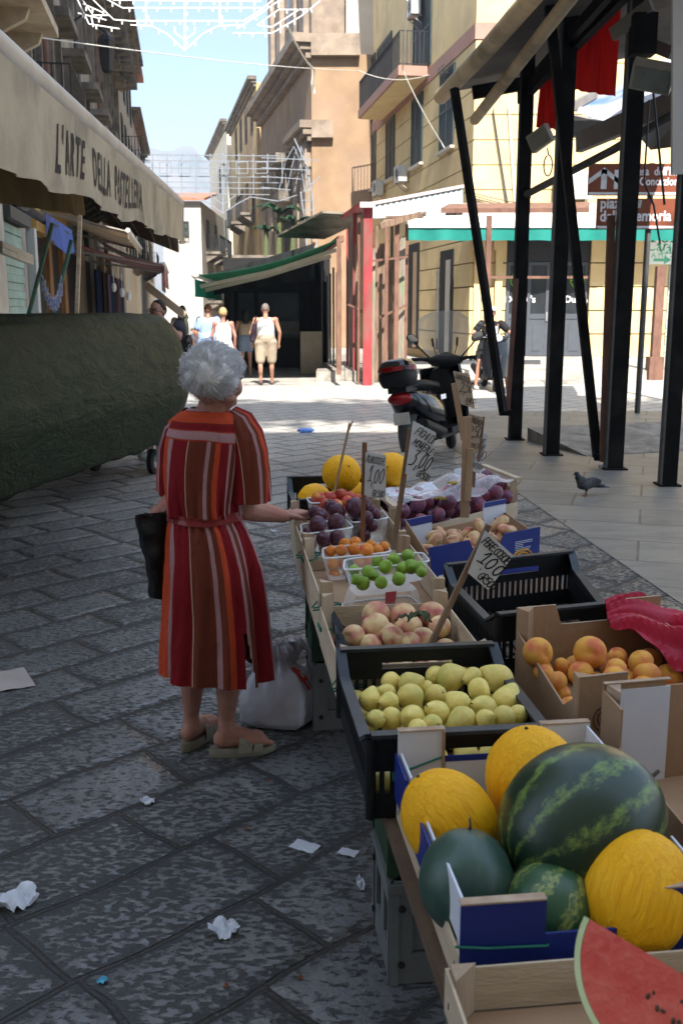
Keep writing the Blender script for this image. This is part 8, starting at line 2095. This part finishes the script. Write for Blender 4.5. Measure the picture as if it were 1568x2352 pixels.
M_SKINL = PM('aged_skin', (.40, .205, .15), (.33, .15, .105), 14, .52, .0025, 90, c3=(.36, .125, .09, 1), s3=7)
part('body', remesh(mb, .0048, 3), M_SKINL, lady)
for e in (-1, 1):
 mb = MB(); mb.ball(Hp(e * .034, .083, .002), (.013, .009, .008), 10, 8, rot=RM); part('eye', mb, PM('eye_white', (.6, .6, .58), (.05, .04, .04), 60, .2), lady, smooth='all')
# hair: a soft cap and many loose strands round the whorl
M_HAIRW = PM('white_hair', (.92, .91, .90), (.78, .77, .77), 22, .5, .0, spec=.35, trans=.45)
M_HAIRB = PM('grey_hair_base', (.84, .82, .81), (.66, .63, .62), 14, .8, .01, 40)
hcn = at(487, 853, 3.505); HR = Vector((.104, .112, .098))
mb = MB(); mb.ball(hcn, tuple(HR * .965), 40, 28, fn=lambda d: 1 + .03 * math.sin(7 * d.x + 5 * d.z + 2) * math.sin(6 * d.y + 3 * d.z))
hair = part('hair', mb, M_HAIRB, lady, smooth='all')
whorl = (at(480, 870, 3.40) - hcn); whorl = Vector((whorl.x / HR.x, whorl.y / HR.y, whorl.z / HR.z)).normalized()
rnd = random.Random(5); mb = MB(); mb2 = MB()
def surf(d, k): return hcn + Vector((d.x * HR.x, d.y * HR.y, d.z * HR.z)) * k
cnt = 0
while cnt < 5200:
 d = Vector((rnd.gauss(0, 1), rnd.gauss(0, 1), rnd.gauss(0, 1))).normalized()
 lowlim = -.80 if d.dot(fw) < .1 else (-.15 if d.dot(fw) < .6 else .35)
 if d.z < lowlim: continue
 cnt += 1
 ang = math.acos(max(-1, min(1, d.dot(whorl))))
 if ang < .10 and rnd.random() < .8: continue
 tang = (d - whorl * d.dot(whorl)); 
 if tang.length < 1e-3: continue
 tang.normalize(); swirl = d.cross(tang); ts = (tang + swirl * (.8 * math.exp(-ang) + rnd.gauss(0, .2)) + mnz.noise_vector(d * 3.2) * .55 + Vector((0, 0, -.12)) + Vector((.22, 0, 0)) * (d.z > .1)).normalized()
 cl = mnz.noise(d * 5.5); L = rnd.uniform(.35, .75); k0 = .93 + .10 * cl + rnd.uniform(-.02, .02); lift = rnd.uniform(.0, .10) + .07 * cl + (.12 if rnd.random() < .08 else 0)
 pts = []; q = d.copy(); nseg = 5
 for sgm in range(nseg + 1):
  f = sgm / nseg
  pts.append(surf(q, k0 + lift * math.sin(min(1, f * 1.15) * math.pi * .62) + rnd.uniform(-.006, .006)))
  ts = (ts - q * ts.dot(q)).normalized(); q = (q + ts * L / nseg + Vector((0, 0, -.012 * f))).normalized()
 r = rnd.uniform(.0005, .0011)
 mb.tube(pts, [r, r * 1.1, r, r * .9, r * .6, r * .2], 3, cap=False)
part('hair_strands', mesh_of(mb, 'hair_strands', 'all', M_HAIRW), None, lady, kind='stuff').parent = lady
# sandals
M_SAND = PM('olive_beige_leather', (.25, .225, .165), (.20, .178, .13), 12, .7, .003, 70); M_SOLE = PM('beige_sole', (.23, .205, .155), (.17, .15, .11), 9, .8)
for A, d in ((rA, rdir), (lA, ldir)):
 s = Vector((d.y, -d.x, 0)); h = Vector((A.x, A.y, 0))
 def outline(k):
  out = []
  for i in range(36):
   a = 2 * math.pi * i / 36; y = math.cos(a); x = math.sin(a)
   w = .037 + .011 * max(0, y) ; yy = .058 + .128 * y if True else 0
   out.append((x * w * k * (1 if abs(y) < .8 else 1), yy * 1.0 + (k - 1) * .05 * y))
  return out
 def shell(zf, kf, ks):
  vs = []
  for z, k in zip(zf, ks):
   for (x, y) in outline(k): vs.append((x, y, z))
  return vs
 c = MB(); rows = [(.001, .95), (.006, 1.0), (.026, 1.0), (.032, .97), (.037, .95)]
 vs = []
 for z, k in rows:
  for (x, y) in outline(k):
   zz = z * (1.0 if y < .03 else 1 - .28 * min(1, (y - .03) / .12)) + (.006 * max(0, (y - .12) / .06) if True else 0)
   vs.append(h + s * x + d * y + Vector((0, 0, zz)))
 n = 36; fs_ = [(j * n + i, j * n + (i + 1) % n, (j + 1) * n + (i + 1) % n, (j + 1) * n + i) for j in range(len(rows) - 1) for i in range(n)] + [tuple(range(n - 1, -1, -1)), tuple((len(rows) - 1) * n + i for i in range(n))]
 c.add(vs, fs_); sn = part('sandal', c, M_SOLE, lady, smooth=True)
 for y0, y1, hh, nm in ((.035, .088, .068, 'strap'), (.093, .128, .052, 'strap')):
  c = MB(); c.grid(lambda u, v: h + d * (y0 + (y1 - y0) * v + .012 * math.sin(u * math.pi)) + s * (-.047 * math.cos(u * math.pi)) + Vector((0, 0, .022 + (hh - .004 * v) * math.sin(u * math.pi) ** .75)), 20, 5, .0035); part(nm, c, M_SAND, sn, smooth=True)
 c = MB(); q = h + d * .07 + s * .045 + Vector((0, 0, .058)); c.box(q, (.012, .004, .016), (0, .3, math.atan2(d.y, d.x))); part('buckle', c, M_ALU, sn)
# black shopping bag on her arm
M_BAGB = PM('black_shopper', (.010, .010, .011), (.006, .006, .007), 5, .38, .01, 12)
bg = thing('shopping_bag', 'black printed shopping bag hanging from the old woman\'s left arm', 'bag', at(365, 1375, 3.52))
TL, TR, BR_, BL_ = at(316, 1184, 3.50), at(420, 1172, 3.66), at(410, 1372, 3.68), at(353, 1374, 3.54)
bn = (TR - TL).cross(BL_ - TL).normalized()
def bagf(u, v, sgn):
 p = TL.lerp(TR, u).lerp(BL_.lerp(BR_, u), v); e = (4 * u * (1 - u)) ** .6
 return p + bn * (sgn * (.012 + (.045 * v ** .5) * e) + .006 * math.sin(u * 9 + v * 7) + .004 * math.sin(v * 21 + u * 4))
c = MB(); c.grid(lambda u, v: bagf(u, v, 1), 20, 24, .001); c.grid(lambda u, v: bagf(u, v, -1), 20, 24, .001)
c.grid(lambda u, v: bagf(u, 1, -1).lerp(bagf(u, 1, 1), v), 20, 3, .001); c.grid(lambda u, v: bagf(0, u, -1).lerp(bagf(0, u, 1), v), 24, 3, .001); c.grid(lambda u, v: bagf(1, u, -1).lerp(bagf(1, u, 1), v), 24, 3, .001)
part('bag_body', c, M_BAGB, bg, smooth=True)
for k in (-1, 1):
 c = MB(); a_, b_ = TL.lerp(TR, .22), TL.lerp(TR, .68); top = wrl + Vector((-.02, -.05 + .01 * k, -.012)); c.tube([a_ + bn * .012 * k, a_.lerp(top, .6) + bn * .01 * k, top, b_.lerp(top, .6) + bn * .01 * k, b_ + bn * .012 * k], .006, 6); part('handle', c, M_BAGB, bg)
c = MB(); sg_ = 1 if bn.y < 0 else -1
for (u, v, txt, sz) in ((.50, .34, 'AR', .022), (.52, .46, 'E', .016), (.42, .52, 'DI', .02), (.5, .66, 'S', .018), (.42, .76, 'OR', .02), (.5, .84, 'L', .014)):
 o = bagf(u, v, sg_) + bn * sg_ * .002; hand(c, txt, frame_m(o, (TR - TL), (TL - BL_)), sz, .0018, gap=.7)
part('print', c, PM('faint_white_print', (.35, .36, .36), None, 9, .6), bg)
# ---------------------------------------------------------------- plastic shopping bag on the ground
pb = thing('plastic_bag', 'white plastic carrier bag with red print, knotted, on the ground by the crates', 'bag', gz(642, 1672))
pc = gz(642, 1668); pc = Vector((-.255, 3.86, 0))
def pbag(d):
 return 1.0
M_PBAG = PM('white_thin_plastic', (.66, .64, .66), (.52, .49, .52), 4, .35, .01, 12, trans=.35)
def pbf(u, v):
 a = 2 * math.pi * u
 prof_ = [(.02, .0), (.115, .004), (.145, .03), (.148, .08), (.142, .13), (.120, .18), (.085, .225), (.045, .255), (.03, .275), (.05, .31), (.03, .335)]
 x = v * (len(prof_) - 1); i = min(int(x), len(prof_) - 2); f = x - i
 r = prof_[i][0] * (1 - f) + prof_[i + 1][0] * f; z = prof_[i][1] * (1 - f) + prof_[i + 1][1] * f
 sq = 1 / max(abs(math.cos(a + .3)), abs(math.sin(a + .3))) ** .55
 p = Vector((math.cos(a) * r * sq * 1.05, math.sin(a) * r * sq * .78, z))
 q = mnz.noise(Vector((p.x * 16, p.y * 16, p.z * 9))) * .014 * min(1, z / .05 + .15) + mnz.noise(Vector((p.x * 40, p.y * 40, p.z * 30))) * .005
 fold = .010 * math.sin(a * 11 + z * 20) * max(0, (z - .14) / .1)
 return pc + p * (1 + 0) + Vector((math.cos(a), math.sin(a), .2)) * (q + fold)
c = MB(); c.grid(pbf, 72, 48, 0); part('bag_body', c, M_PBAG, pb, smooth='all')
for (dx, dz, lx) in ((-.03, .325, -.085), (.055, .345, .07)):
 c = MB(); c.grid(lambda u, v: pc + Vector((lx * .3 + lx * (u) + dx * .3, .015 * math.sin(v * 6) + .03 * (v - .5), .235 + (.11 + .02 * math.sin(v * 5)) * math.sin(u * 2.4) ** 1.0)) + Vector((.006 * math.sin(v * 13), 0, .01 * math.sin(v * 9 + u * 4))) + Vector((.05 * (v - .5), 0, 0)), 12, 8, .0006); part('handle', c, M_PBAG, pb, smooth=True)
c = MB()
def bagpatch(u0, u1, v0, v1, n=6):
 c.grid(lambda u, v: (lambda p: p + (p - pc - Vector((0, 0, p.z))).normalized() * .002)(pbf(u0 + (u1 - u0) * u, v0 + (v1 - v0) * v)), n, n, 0)
for (u0, u1, v0, v1) in ((.44, .475, .30, .52), (.49, .515, .30, .55), (.43, .53, .40, .43), (.92, .945, .45, .66), (.96, .985, .45, .66), (.91, .99, .52, .55), (.91, .99, .60, .63)): bagpatch(u0, u1, v0, v1)
part('print', c, PM('red_bag_print', (.55, .045, .03), None, 9, .5), pb, smooth=True)
# ================================================================ SCOOTERS
M_SBLK = PM('black_gloss_paint', (.010, .011, .014), (.007, .008, .010), 3, .16, coat=.6); M_SMAT = PM('black_matt_plastic', (.016, .016, .017), (.010, .010, .011), 14, .55); M_SEAT = PM('black_vinyl', (.014, .014, .014), (.010, .010, .010), 30, .5, .002, 80)
M_REDL = PM('red_lens', (.35, .006, .008), (.22, .004, .006), 6, .12, coat=.5); M_CHR = PM('chrome', (.7, .7, .7), (.6, .6, .6), 5, .12, metal=1.0); M_TYRE = PM('tyre', (.02, .02, .02), (.012, .012, .012), 30, .85); M_PLATE = PM('grey_mudflap', (.10, .105, .105), (.07, .075, .075), 5, .6); M_SCREEN = clear_plastic('clear_windscreen', (.8, .84, .86), .42, .08); M_WHITEL = PM('clear_lamp', (.75, .78, .8), None, 5, .1); M_RIM = PM('dark_alloy', (.12, .12, .125), (.08, .08, .085), 8, .4, metal=.7)
def loft(mb, secs, n=24, pw=2.4):
 vs = []
 for (y, z, hw, hh) in secs:
  for i in range(n):
   a = 2 * math.pi * i / n; ca, sa = math.cos(a), math.sin(a)
   vs.append((hw * math.copysign(abs(ca) ** (2 / pw), ca), y, z + hh * math.copysign(abs(sa) ** (2 / pw), sa)))
 m = len(secs); fs = [(j * n + i, j * n + (i + 1) % n, (j + 1) * n + (i + 1) % n, (j + 1) * n + i) for j in range(m - 1) for i in range(n)] + [tuple(range(n - 1, -1, -1)), tuple((m - 1) * n + i for i in range(n))]
 mb.add(vs, fs)
def scooter(label, loc, rz, lean, steer, scale, topbox=True, screen=True, lit=False):
 t = thing('scooter', label, 'scooter', loc, rz)
 B = Matrix.Rotation(lean, 4, 'Y') @ Matrix.Scale(scale, 4)
 St = B @ Matrix.Translation((0, .47, .6)) @ Matrix.Rotation(-.42, 4, 'X') @ Matrix.Rotation(steer, 4, 'Z') @ Matrix.Rotation(.42, 4, 'X') @ Matrix.Translation((0, -.47, -.6))
 def P(nm, mb, m, par=None, smooth=True, X=B):
  mb.v = [X @ Vector(p) for p in mb.v]; return part(nm, mb, m, par or t, smooth=smooth, local=True)
 def wheel(y, X):
  c = MB(); c.tube([(-.052, y, .245), (-.045, y, .245), (-.02, y, .245), (.02, y, .245), (.045, y, .245), (.052, y, .245)], [.17, .22, .243, .243, .22, .17], 32); w = P('wheel', c, M_TYRE, X=X)
  c = MB(); c.tube([(-.056, y, .245), (.056, y, .245)], .155, 20)
  P('rim', c, M_RIM, w, X=X)
  return w
 wheel(-.62, B); wheel(.70, St)
 c = MB(); loft(c, [(-.98, .72, .05, .03), (-.93, .70, .12, .08), (-.78, .64, .175, .15), (-.5, .58, .195, .2), (-.22, .54, .19, .22), (-.05, .48, .16, .2), (.02, .42, .13, .16)]); body = P('rear_fairing', c, M_SBLK)
 c = MB(); loft(c, [(-.82, .80, .10, .03), (-.7, .825, .145, .05), (-.4, .80, .155, .055), (-.1, .77, .13, .05), (.02, .74, .09, .04)]); P('seat', c, M_SEAT)
 c = MB(); c.bb(-.19, .19, -.05, .48, .24, .30); c.bb(-.13, .13, -.25, .3, .2, .26); P('floorboard', c, M_SMAT, smooth=False)
 c = MB(); c.grid(lambda u, v: ((u - .5) * 2 * (.25 - .06 * abs(v - .55)) , .54 - .12 * v - .16 * (abs(u - .5) * 2) ** 2.2 * (1 - .3 * v), .26 + .70 * v), 16, 14, .03); P('leg_shield', c, M_SBLK)
 c = MB(); loft(c, [(.28, .78, .13, .16), (.36, .72, .16, .24), (.44, .64, .14, .28)]); P('inner_panel', c, M_SMAT)
 c = MB(); c.grid(lambda u, v: ((u - .5) * 2 * .075, .70 + .285 * math.cos(-.25 + v * 2.3), .245 + .285 * math.sin(-.25 + v * 2.3) + .0 - .03 * (abs(u - .5) * 2) ** 2), 8, 18, .006); P('front_fender', c, M_SBLK, X=St)
 c = MB(); c.beam((-.08, .70, .26), (-.05, .56, .7), .04); c.beam((.08, .70, .26), (.05, .56, .7), .04); P('fork', c, M_SMAT, smooth=False, X=St)
 c = MB(); c.ball((0, .33, 1.02), (.20, .12, .075), 20, 12); c.tube([(0, .37, .9), (0, .33, 1.02)], .06, 10); c.ball((0, .41, 1.03), (.11, .08, .085), 16, 10); hbp = P('handlebar', c, M_SMAT, X=St)
 for e in (-1, 1):
  c = MB(); c.tube([(e * .15, .31, 1.03), (e * .25, .27, 1.045), (e * .36, .22, 1.05)], [.03, .02, .02], 10); P('grip', c, M_SEAT, hbp, X=St)
  c = MB(); c.tube([(e * .2, .33, 1.035), (e * .36, .27, 1.03)], .007, 6); P('brake_lever', c, M_CHR, hbp, X=St)
  c = MB(); c.tube([(e * .17, .33, 1.05), (e * .24, .35, 1.12), (e * .33, .35, 1.22)], .010, 6); mr = P('mirror', c, M_SMAT, X=St)
  c = MB(); c.ball((e * .36, .345, 1.27), (.075, .018, .05), 16, 10, rot=(0, -e * .5, 0)); P('mirror_shell', c, M_SMAT, mr, X=St)
  c = MB(); c.ball((e * .36, .326, 1.27), (.065, .004, .042), 16, 10, rot=(0, -e * .5, 0)); P('mirror_glass', c, M_CHR, mr, X=St)
 c = MB(); c.ball((0, .47, 1.03), (.085, .035, .07), 16, 10); P('headlight', c, M_WHITEL, hbp, X=St)
 if screen:
  c = MB(); c.grid(lambda u, v: ((u - .5) * 2 * (.20 + .085 * math.sin(min(1, v * 1.25) * math.pi * .62)) * (1 if v < .9 else 1 - (v - .9) * 2.2), .46 - .14 * v - .10 * (abs(u - .5) * 2) ** 2, 1.06 + .50 * v - .05 * v * (abs(u - .5) * 2) ** 3), 20, 16, .004); P('windscreen', c, M_SCREEN, X=St)
  c = MB()
  for e in (-1, 1): c.tube([(e * .10, .36, 1.08), (e * .13, .37, 1.18)], .005, 5); c.beam((e * .13, .355, 1.18), (e * .14, .345, 1.27), .022)
  P('screen_bracket', c, M_SMAT, smooth=False, X=St)
 if topbox:
  c = MB(); c.ball((0, -.92, .905), (.18, .165, .108), 28, 18, fn=lambda d: min(1.5, 1 / max(abs(d.x), abs(d.y), abs(d.z)) ** .62) * (1 - .12 * max(0, -d.z))); P('top_box', c, M_SMAT)
  c = MB(); c.ball((0, -.92, .985), (.187, .17, .078), 28, 18, fn=lambda d: min(1.5, 1 / max(abs(d.x), abs(d.y), .001) ** .5) * (1 if d.z > 0 else .92)); P('lid', c, M_SBLK)
  c = MB(); c.grid(lambda u, v: (.198 * math.sin((u - .5) * 3.4), -.92 - .19 * math.cos((u - .5) * 3.4), .97 + .045 * v + .012 * math.sin(u * math.pi)), 24, 3, .006); P('reflector', c, M_REDL)
  c = MB(); c.beam((0, -1.0, .79), (0, -.7, .79), .2, .06); P('rack', c, M_SMAT, smooth=False)
 c = MB(); c.ball((0, -.95, .70), (.135, .07, .065), 20, 12); tl_ = P('tail_light', c, M_REDL)
 c = MB(); c.grid(lambda u, v: ((u - .5) * 2 * (.10 - .02 * v), -.64 - .31 * math.cos(1.15 - 1.5 * v) + .05 * (abs(u - .5) * 2) ** 2, .27 + .31 * math.sin(1.15 - 1.5 * v)), 8, 12, .012); P('mud_flap', c, M_PLATE)
 c = MB(); c.bb(-.085, .085, -.985, -.975, .44, .56); P('number_plate', c, M_PLASW, smooth=False)
 c = MB(); c.tube([(.15, -.2, .28), (.17, -.45, .30), (.18, -.9, .42)], [.04, .07, .065], 12); P('exhaust', c, M_SMAT)
 c = MB(); loft(c, [(-.62, .26, .13, .11), (-.3, .3, .14, .12), (.0, .27, .1, .08)]); P('engine', c, M_SMAT)
 c = MB(); c.tube([(-.08, -.02, .22), (-.20, -.08, .03)], .012, 6); P('side_stand', c, M_SMAT)
 c = MB(); c.bb(-.005, .005, -.31, -.15, 0, .05); 
 for i in range(len(c.v)): c.v[i] = c.v[i] + Vector((.197, 0, .62))
 em = P('emblem', c, M_CHR, smooth=False)
 return t
rzs = -R(25)
pw_ = gz(966, 1064)
Rz = Matrix.Rotation(rzs, 3, 'Z')
loc = Vector((pw_.x, pw_.y, 0)) - Rz @ Vector((0, -.62 * 1.06, 0))
scooter('black parked scooter with top box and windscreen beyond the fruit stall', loc, rzs, -R(9), R(14), 1.06)
pf = gz(1143, 900); loc2 = Vector((pf.x, pf.y, 0)) - Matrix.Rotation(R(184), 3, 'Z') @ Vector((0, .70 * 1.05, 0))
scooter('dark scooter ridden towards the viewer behind the steel posts', loc2, R(184), 0, -R(8), 1.05, False, False)
# rider
rd = thing('person', 'rider in white cap and black printed T-shirt sitting on the scooter', 'person', loc2)
RX = Matrix.Translation(loc2) @ Matrix.Rotation(R(184), 4, 'Z')
rp = lambda x, y, z: RX @ Vector((x, y, z))
f = (RX.to_3x3() @ Vector((0, 1, 0)))
J = dict(fwd=f, head=rp(0, -.05, 1.60), neck=rp(0, -.10, 1.43), chest=rp(0, -.15, 1.22), pelvis=rp(0, -.28, .93), shl=rp(-.21, -.10, 1.37), shr=rp(.21, -.10, 1.37), ell=rp(-.40, .0, 1.17), elr=rp(.40, .0, 1.17), wrl=rp(-.37, .22, 1.10), wrr=rp(.37, .22, 1.10),
 hpl=rp(-.12, -.25, .86), hpr=rp(.12, -.25, .86), knl=rp(-.27, .12, .60), knr=rp(.27, .12, .60), anl=rp(-.34, .10, .09), anr=rp(.34, .10, .09))
mb = MB(); person_body(mb, J, 1.0); part('body', remesh(mb, .017, 3), SKIN, rd)
part('t_shirt', remesh(garment(J, 1.0, 'tee', .022), .016, 4), M_BLACKC, rd); part('shorts', remesh(garment(J, 1.0, 'shorts', .03, .8), .016, 4), M_BLACKC, rd)
c = MB(); c.ball(J['head'] + Vector((0, .0, .035)) - f * .005, (.092, .108, .10), 20, 14, fn=lambda d: 1 if d.z > -.1 else .75); c.ball(J['head'] + f * .09 + Vector((0, 0, .05)), (.07, .06, .012), 12, 6); part('cap', c, M_WHITES, rd, smooth='all')
shoes(J, 1.0, M_WHITES, rd)
c = MB(); q = J['chest'] + f * .172 + Vector((0, 0, .0)); sdv = Vector((f.y, -f.x, 0)); c.box(q, (.24, .012, .2), Matrix((sdv, f, Vector((0, 0, 1)))).transposed()); part('shirt_print', c, PM('pale_lilac_print', (.55, .52, .60), (.4, .38, .45), 9, .8), rd)
# ================================================================ PIGEONS
M_PIG = PM('pigeon_grey', (.07, .073, .082), (.04, .042, .05), 7, .7, c3=(.03, .032, .038, 1), s3=5); M_PIGD = PM('pigeon_neck', (.028, .032, .036), (.018, .03, .03), 12, .4); M_PIGL = PM('pigeon_leg', (.38, .10, .08), None, 9, .6)
def pigeon(label, p, rz, s=1.0, group=None):
 t = thing('pigeon', label, 'pigeon', p, rz, group); X = Matrix.Scale(s, 4)
 def P(nm, mb, m):
  mb.v = [X @ v for v in mb.v]; return part(nm, mb, m, t, smooth='all', local=True)
 mb = MB(); 
 mb.ball((0, 0, .125), (.105, .055, .055), 18, 12, rot=(0, .22, 0)); mb.ball((.055, 0, .15), (.06, .046, .052), 14, 10, rot=(0, -.6, 0)); mb.capsule((.075, 0, .165), (.10, 0, .215), .036, .022); mb.ball((.108, 0, .226), (.026, .021, .021), 12, 8); mb.capsule((-.08, 0, .115), (-.17, 0, .10), .03, .016); mb.capsule((.128, 0, .222), (.152, 0, .214), .006, .003, 6)
 for e in (-1, 1): mb.capsule((.01, e * .02, .09), (.005, e * .022, .055), .017, .008, 6)
 P('body', remesh(mb, .007, 3) if False else mb, M_PIG)
 for e in (-1, 1):
  c = MB(); c.ball((-.03, e * .050, .135), (.105, .012, .042), 16, 10, rot=(0, .26, e * .1)); w = P('wing', c, PM('pigeon_wing', (.17, .175, .19), (.035, .036, .04), 3, .7, stretch=(3, 1, 1)))
  c = MB(); c.tube([(.005, e * .022, .06), (.008, e * .022, .008)], .005, 6)
  for k in (-.5, 0, .5): c.tube([(.008, e * .022, .006), (.008 + .03 * math.cos(k), e * .022 + .03 * math.sin(k), .004)], .004, 5)
  P('leg', c, M_PIGL)
 c = MB(); c.hexa([(-.10, -.03, .105), (-.10, .03, .105), (-.215, .035, .088), (-.215, -.035, .088)], [(-.10, -.03, .117), (-.10, .03, .117), (-.215, .035, .094), (-.215, -.035, .094)]); P('tail', c, M_PIG)
 c = MB(); c.ball((.09, 0, .188), (.036, .034, .042), 14, 10, rot=(0, .4, 0)); c.ball((.110, 0, .229), (.0265, .0215, .0215), 12, 8); P('neck', c, M_PIGD)
 return t
pigeon('dark pigeon walking on the plaza paving, near', gz(1346, 1140), R(184), .92)
pigeon('grey pigeon left of a pair on the kerb beyond the parked scooter', gz(1068, 852) + Vector((0, 0, .0)), R(-15), 1.5, 'pigeons on the far kerb')
pigeon('grey pigeon right of a pair on the kerb beyond the parked scooter', gz(1100, 852) + Vector((0, 0, .0)), R(200), 1.5, 'pigeons on the far kerb')
# ================================================================ LITTER
M_PAPER = PM('tissue_paper', (.66, .68, .72), (.55, .57, .62), 14, .85, .002, 60, trans=.15)
def scrap(name, label, px, py, w, l, rot, mat, h=.012, seed=0, group=None, ragged=True, cat='litter'):
 o = gz(px, py); r_ = random.Random(seed); c = MB(); ca, sa = math.cos(rot), math.sin(rot); n = 14
 def fn(u, v):
  x = (u - .5) * w; y = (v - .5) * l
  if ragged: k = .82 + .25 * mnz.noise(Vector((u * 4 + seed * 3.1, v * 4, seed))); x *= k * (1 - .35 * (abs(v - .5) * 2) ** 2.5); y *= k * (1 - .35 * (abs(u - .5) * 2) ** 2.5)
  z = .004 + h * abs(mnz.noise(Vector((u * 2.2 + seed, v * 2.2, .5)))) * 1.5 + h * .25 * abs(mnz.noise(Vector((u * 5, v * 5 + seed, 1))))
  return (o.x + x * ca - y * sa, o.y + x * sa + y * ca, z)
 c.grid(fn, n, n, .0008); return solo(name, c, mat, label, cat, group, smooth=True)
scrap('paper_napkin', 'crumpled white napkin at the lower left edge of the paving', 38, 2075, .15, .14, .4, M_PAPER, .035, 1)
scrap('paper_napkin', 'crumpled white napkin lying in the middle of the near paving', 515, 2142, .105, .10, .2, M_PAPER, .028, 2)
scrap('paper_scrap', 'small torn white paper scrap ahead of the old woman\'s sandals', 340, 1845, .055, .06, .8, M_PAPER, .02, 3)
scrap('receipt', 'white printed receipt on the dark paving beside the table', 700, 1947, .085, .055, -.5, M_PAPER, .004, 4, ragged=False)
scrap('receipt', 'smaller receipt nearest the crate stack', 799, 1961, .06, .04, -.45, M_PAPER, .004, 5, ragged=False)
scrap('paper_scrap', 'bright light blue paper scrap on the near paving', 235, 2258, .035, .03, .3, PM('light_blue_paper', (.10, .42, .58), None, 9, .7), .008, 6)
scrap('cardboard_piece', 'flat grey cardboard piece at the left edge', 18, 1565, .20, .26, .5, PM('grey_card', (.36, .31, .28), (.3, .26, .23), 5, .9), .006, 7, ragged=False)
scrap('paper_scrap', 'pale paper scrap touching the near grey crate', 828, 2035, .03, .08, .1, M_PAPER, .02, 8)
scrap('paper_scrap', 'thin white tissue scrap on the paving between the old woman and the stall', 628, 1222, .06, .05, .1, M_PAPER, .02, 9)
for k, (px, py) in enumerate(((565, 1908), (520, 2268), (618, 1795), (640, 1312), (690, 2250))):
 scrap('peel_scrap', 'tiny orange peel scrap on the paving', px, py, .018, .012, k, PM('orange_peel', (.30, .09, .03), (.18, .05, .02), 9, .8), .006, 20 + k, 'peel scraps')
# blue bottle and blue plastic
bo = gz(705, 994); bt = thing('plastic_bottle', 'blue plastic water bottle lying on the sunlit street', 'bottle', bo); c = MB(); ax = Vector((1, .25, 0)).normalized(); c0 = bo + Vector((0, 0, .036))
c.tube([c0 - ax * .11, c0 - ax * .10, c0 + ax * .05, c0 + ax * .085, c0 + ax * .10], [.02, .034, .034, .015, .013], 14); part('body', c, PM('blue_pet', (.12, .30, .70), (.25, .42, .8), 30, .12, trans=.5), bt, smooth=True)
c = MB(); c.tube([c0 - ax * .135, c0 - ax * .112], .016, 10); part('cap', c, PM('blue_cap', (.02, .06, .35), None, 9, .4), bt)
q = gz(1475, 1003); c = MB(); c.grid(lambda u, v: (q.x - .27 + .54 * u, q.y - .22 + .5 * v, .006 + .075 * (math.sin(u * math.pi) * math.sin(v * math.pi)) ** .5 * (1 + .28 * math.sin(u * 44) * math.sin(v * 30))), 60, 40, 0); solo('bubble_tray', c, PM('bright_blue_plastic', (.015, .13, .55), (.05, .22, .68), 18, .3), 'bright blue bumpy plastic tray on the plaza between the posts', 'tray', smooth='all')
scrap('cardboard_piece', 'small white scrap at the foot of the third canopy post', 1383, 1077, .1, .08, .3, M_PAPER, .05, 31)
# ---------------------------------------------------------------- air
c = MB(); c.bb(-900, 900, -140, 1600, -1.2, 190)
t = NT('haze_air'); t.n.remove(t.b); v = t.new('ShaderNodeVolumePrincipled'); v.inputs['Color'].default_value = (.72, .82, .95, 1); v.inputs['Density'].default_value = .0006; v.inputs['Anisotropy'].default_value = .2
t.l(v.outputs[0], t.n['Material Output'].inputs['Volume'])
solo('haze', c, t.mat, kind='stuff', origin=False)
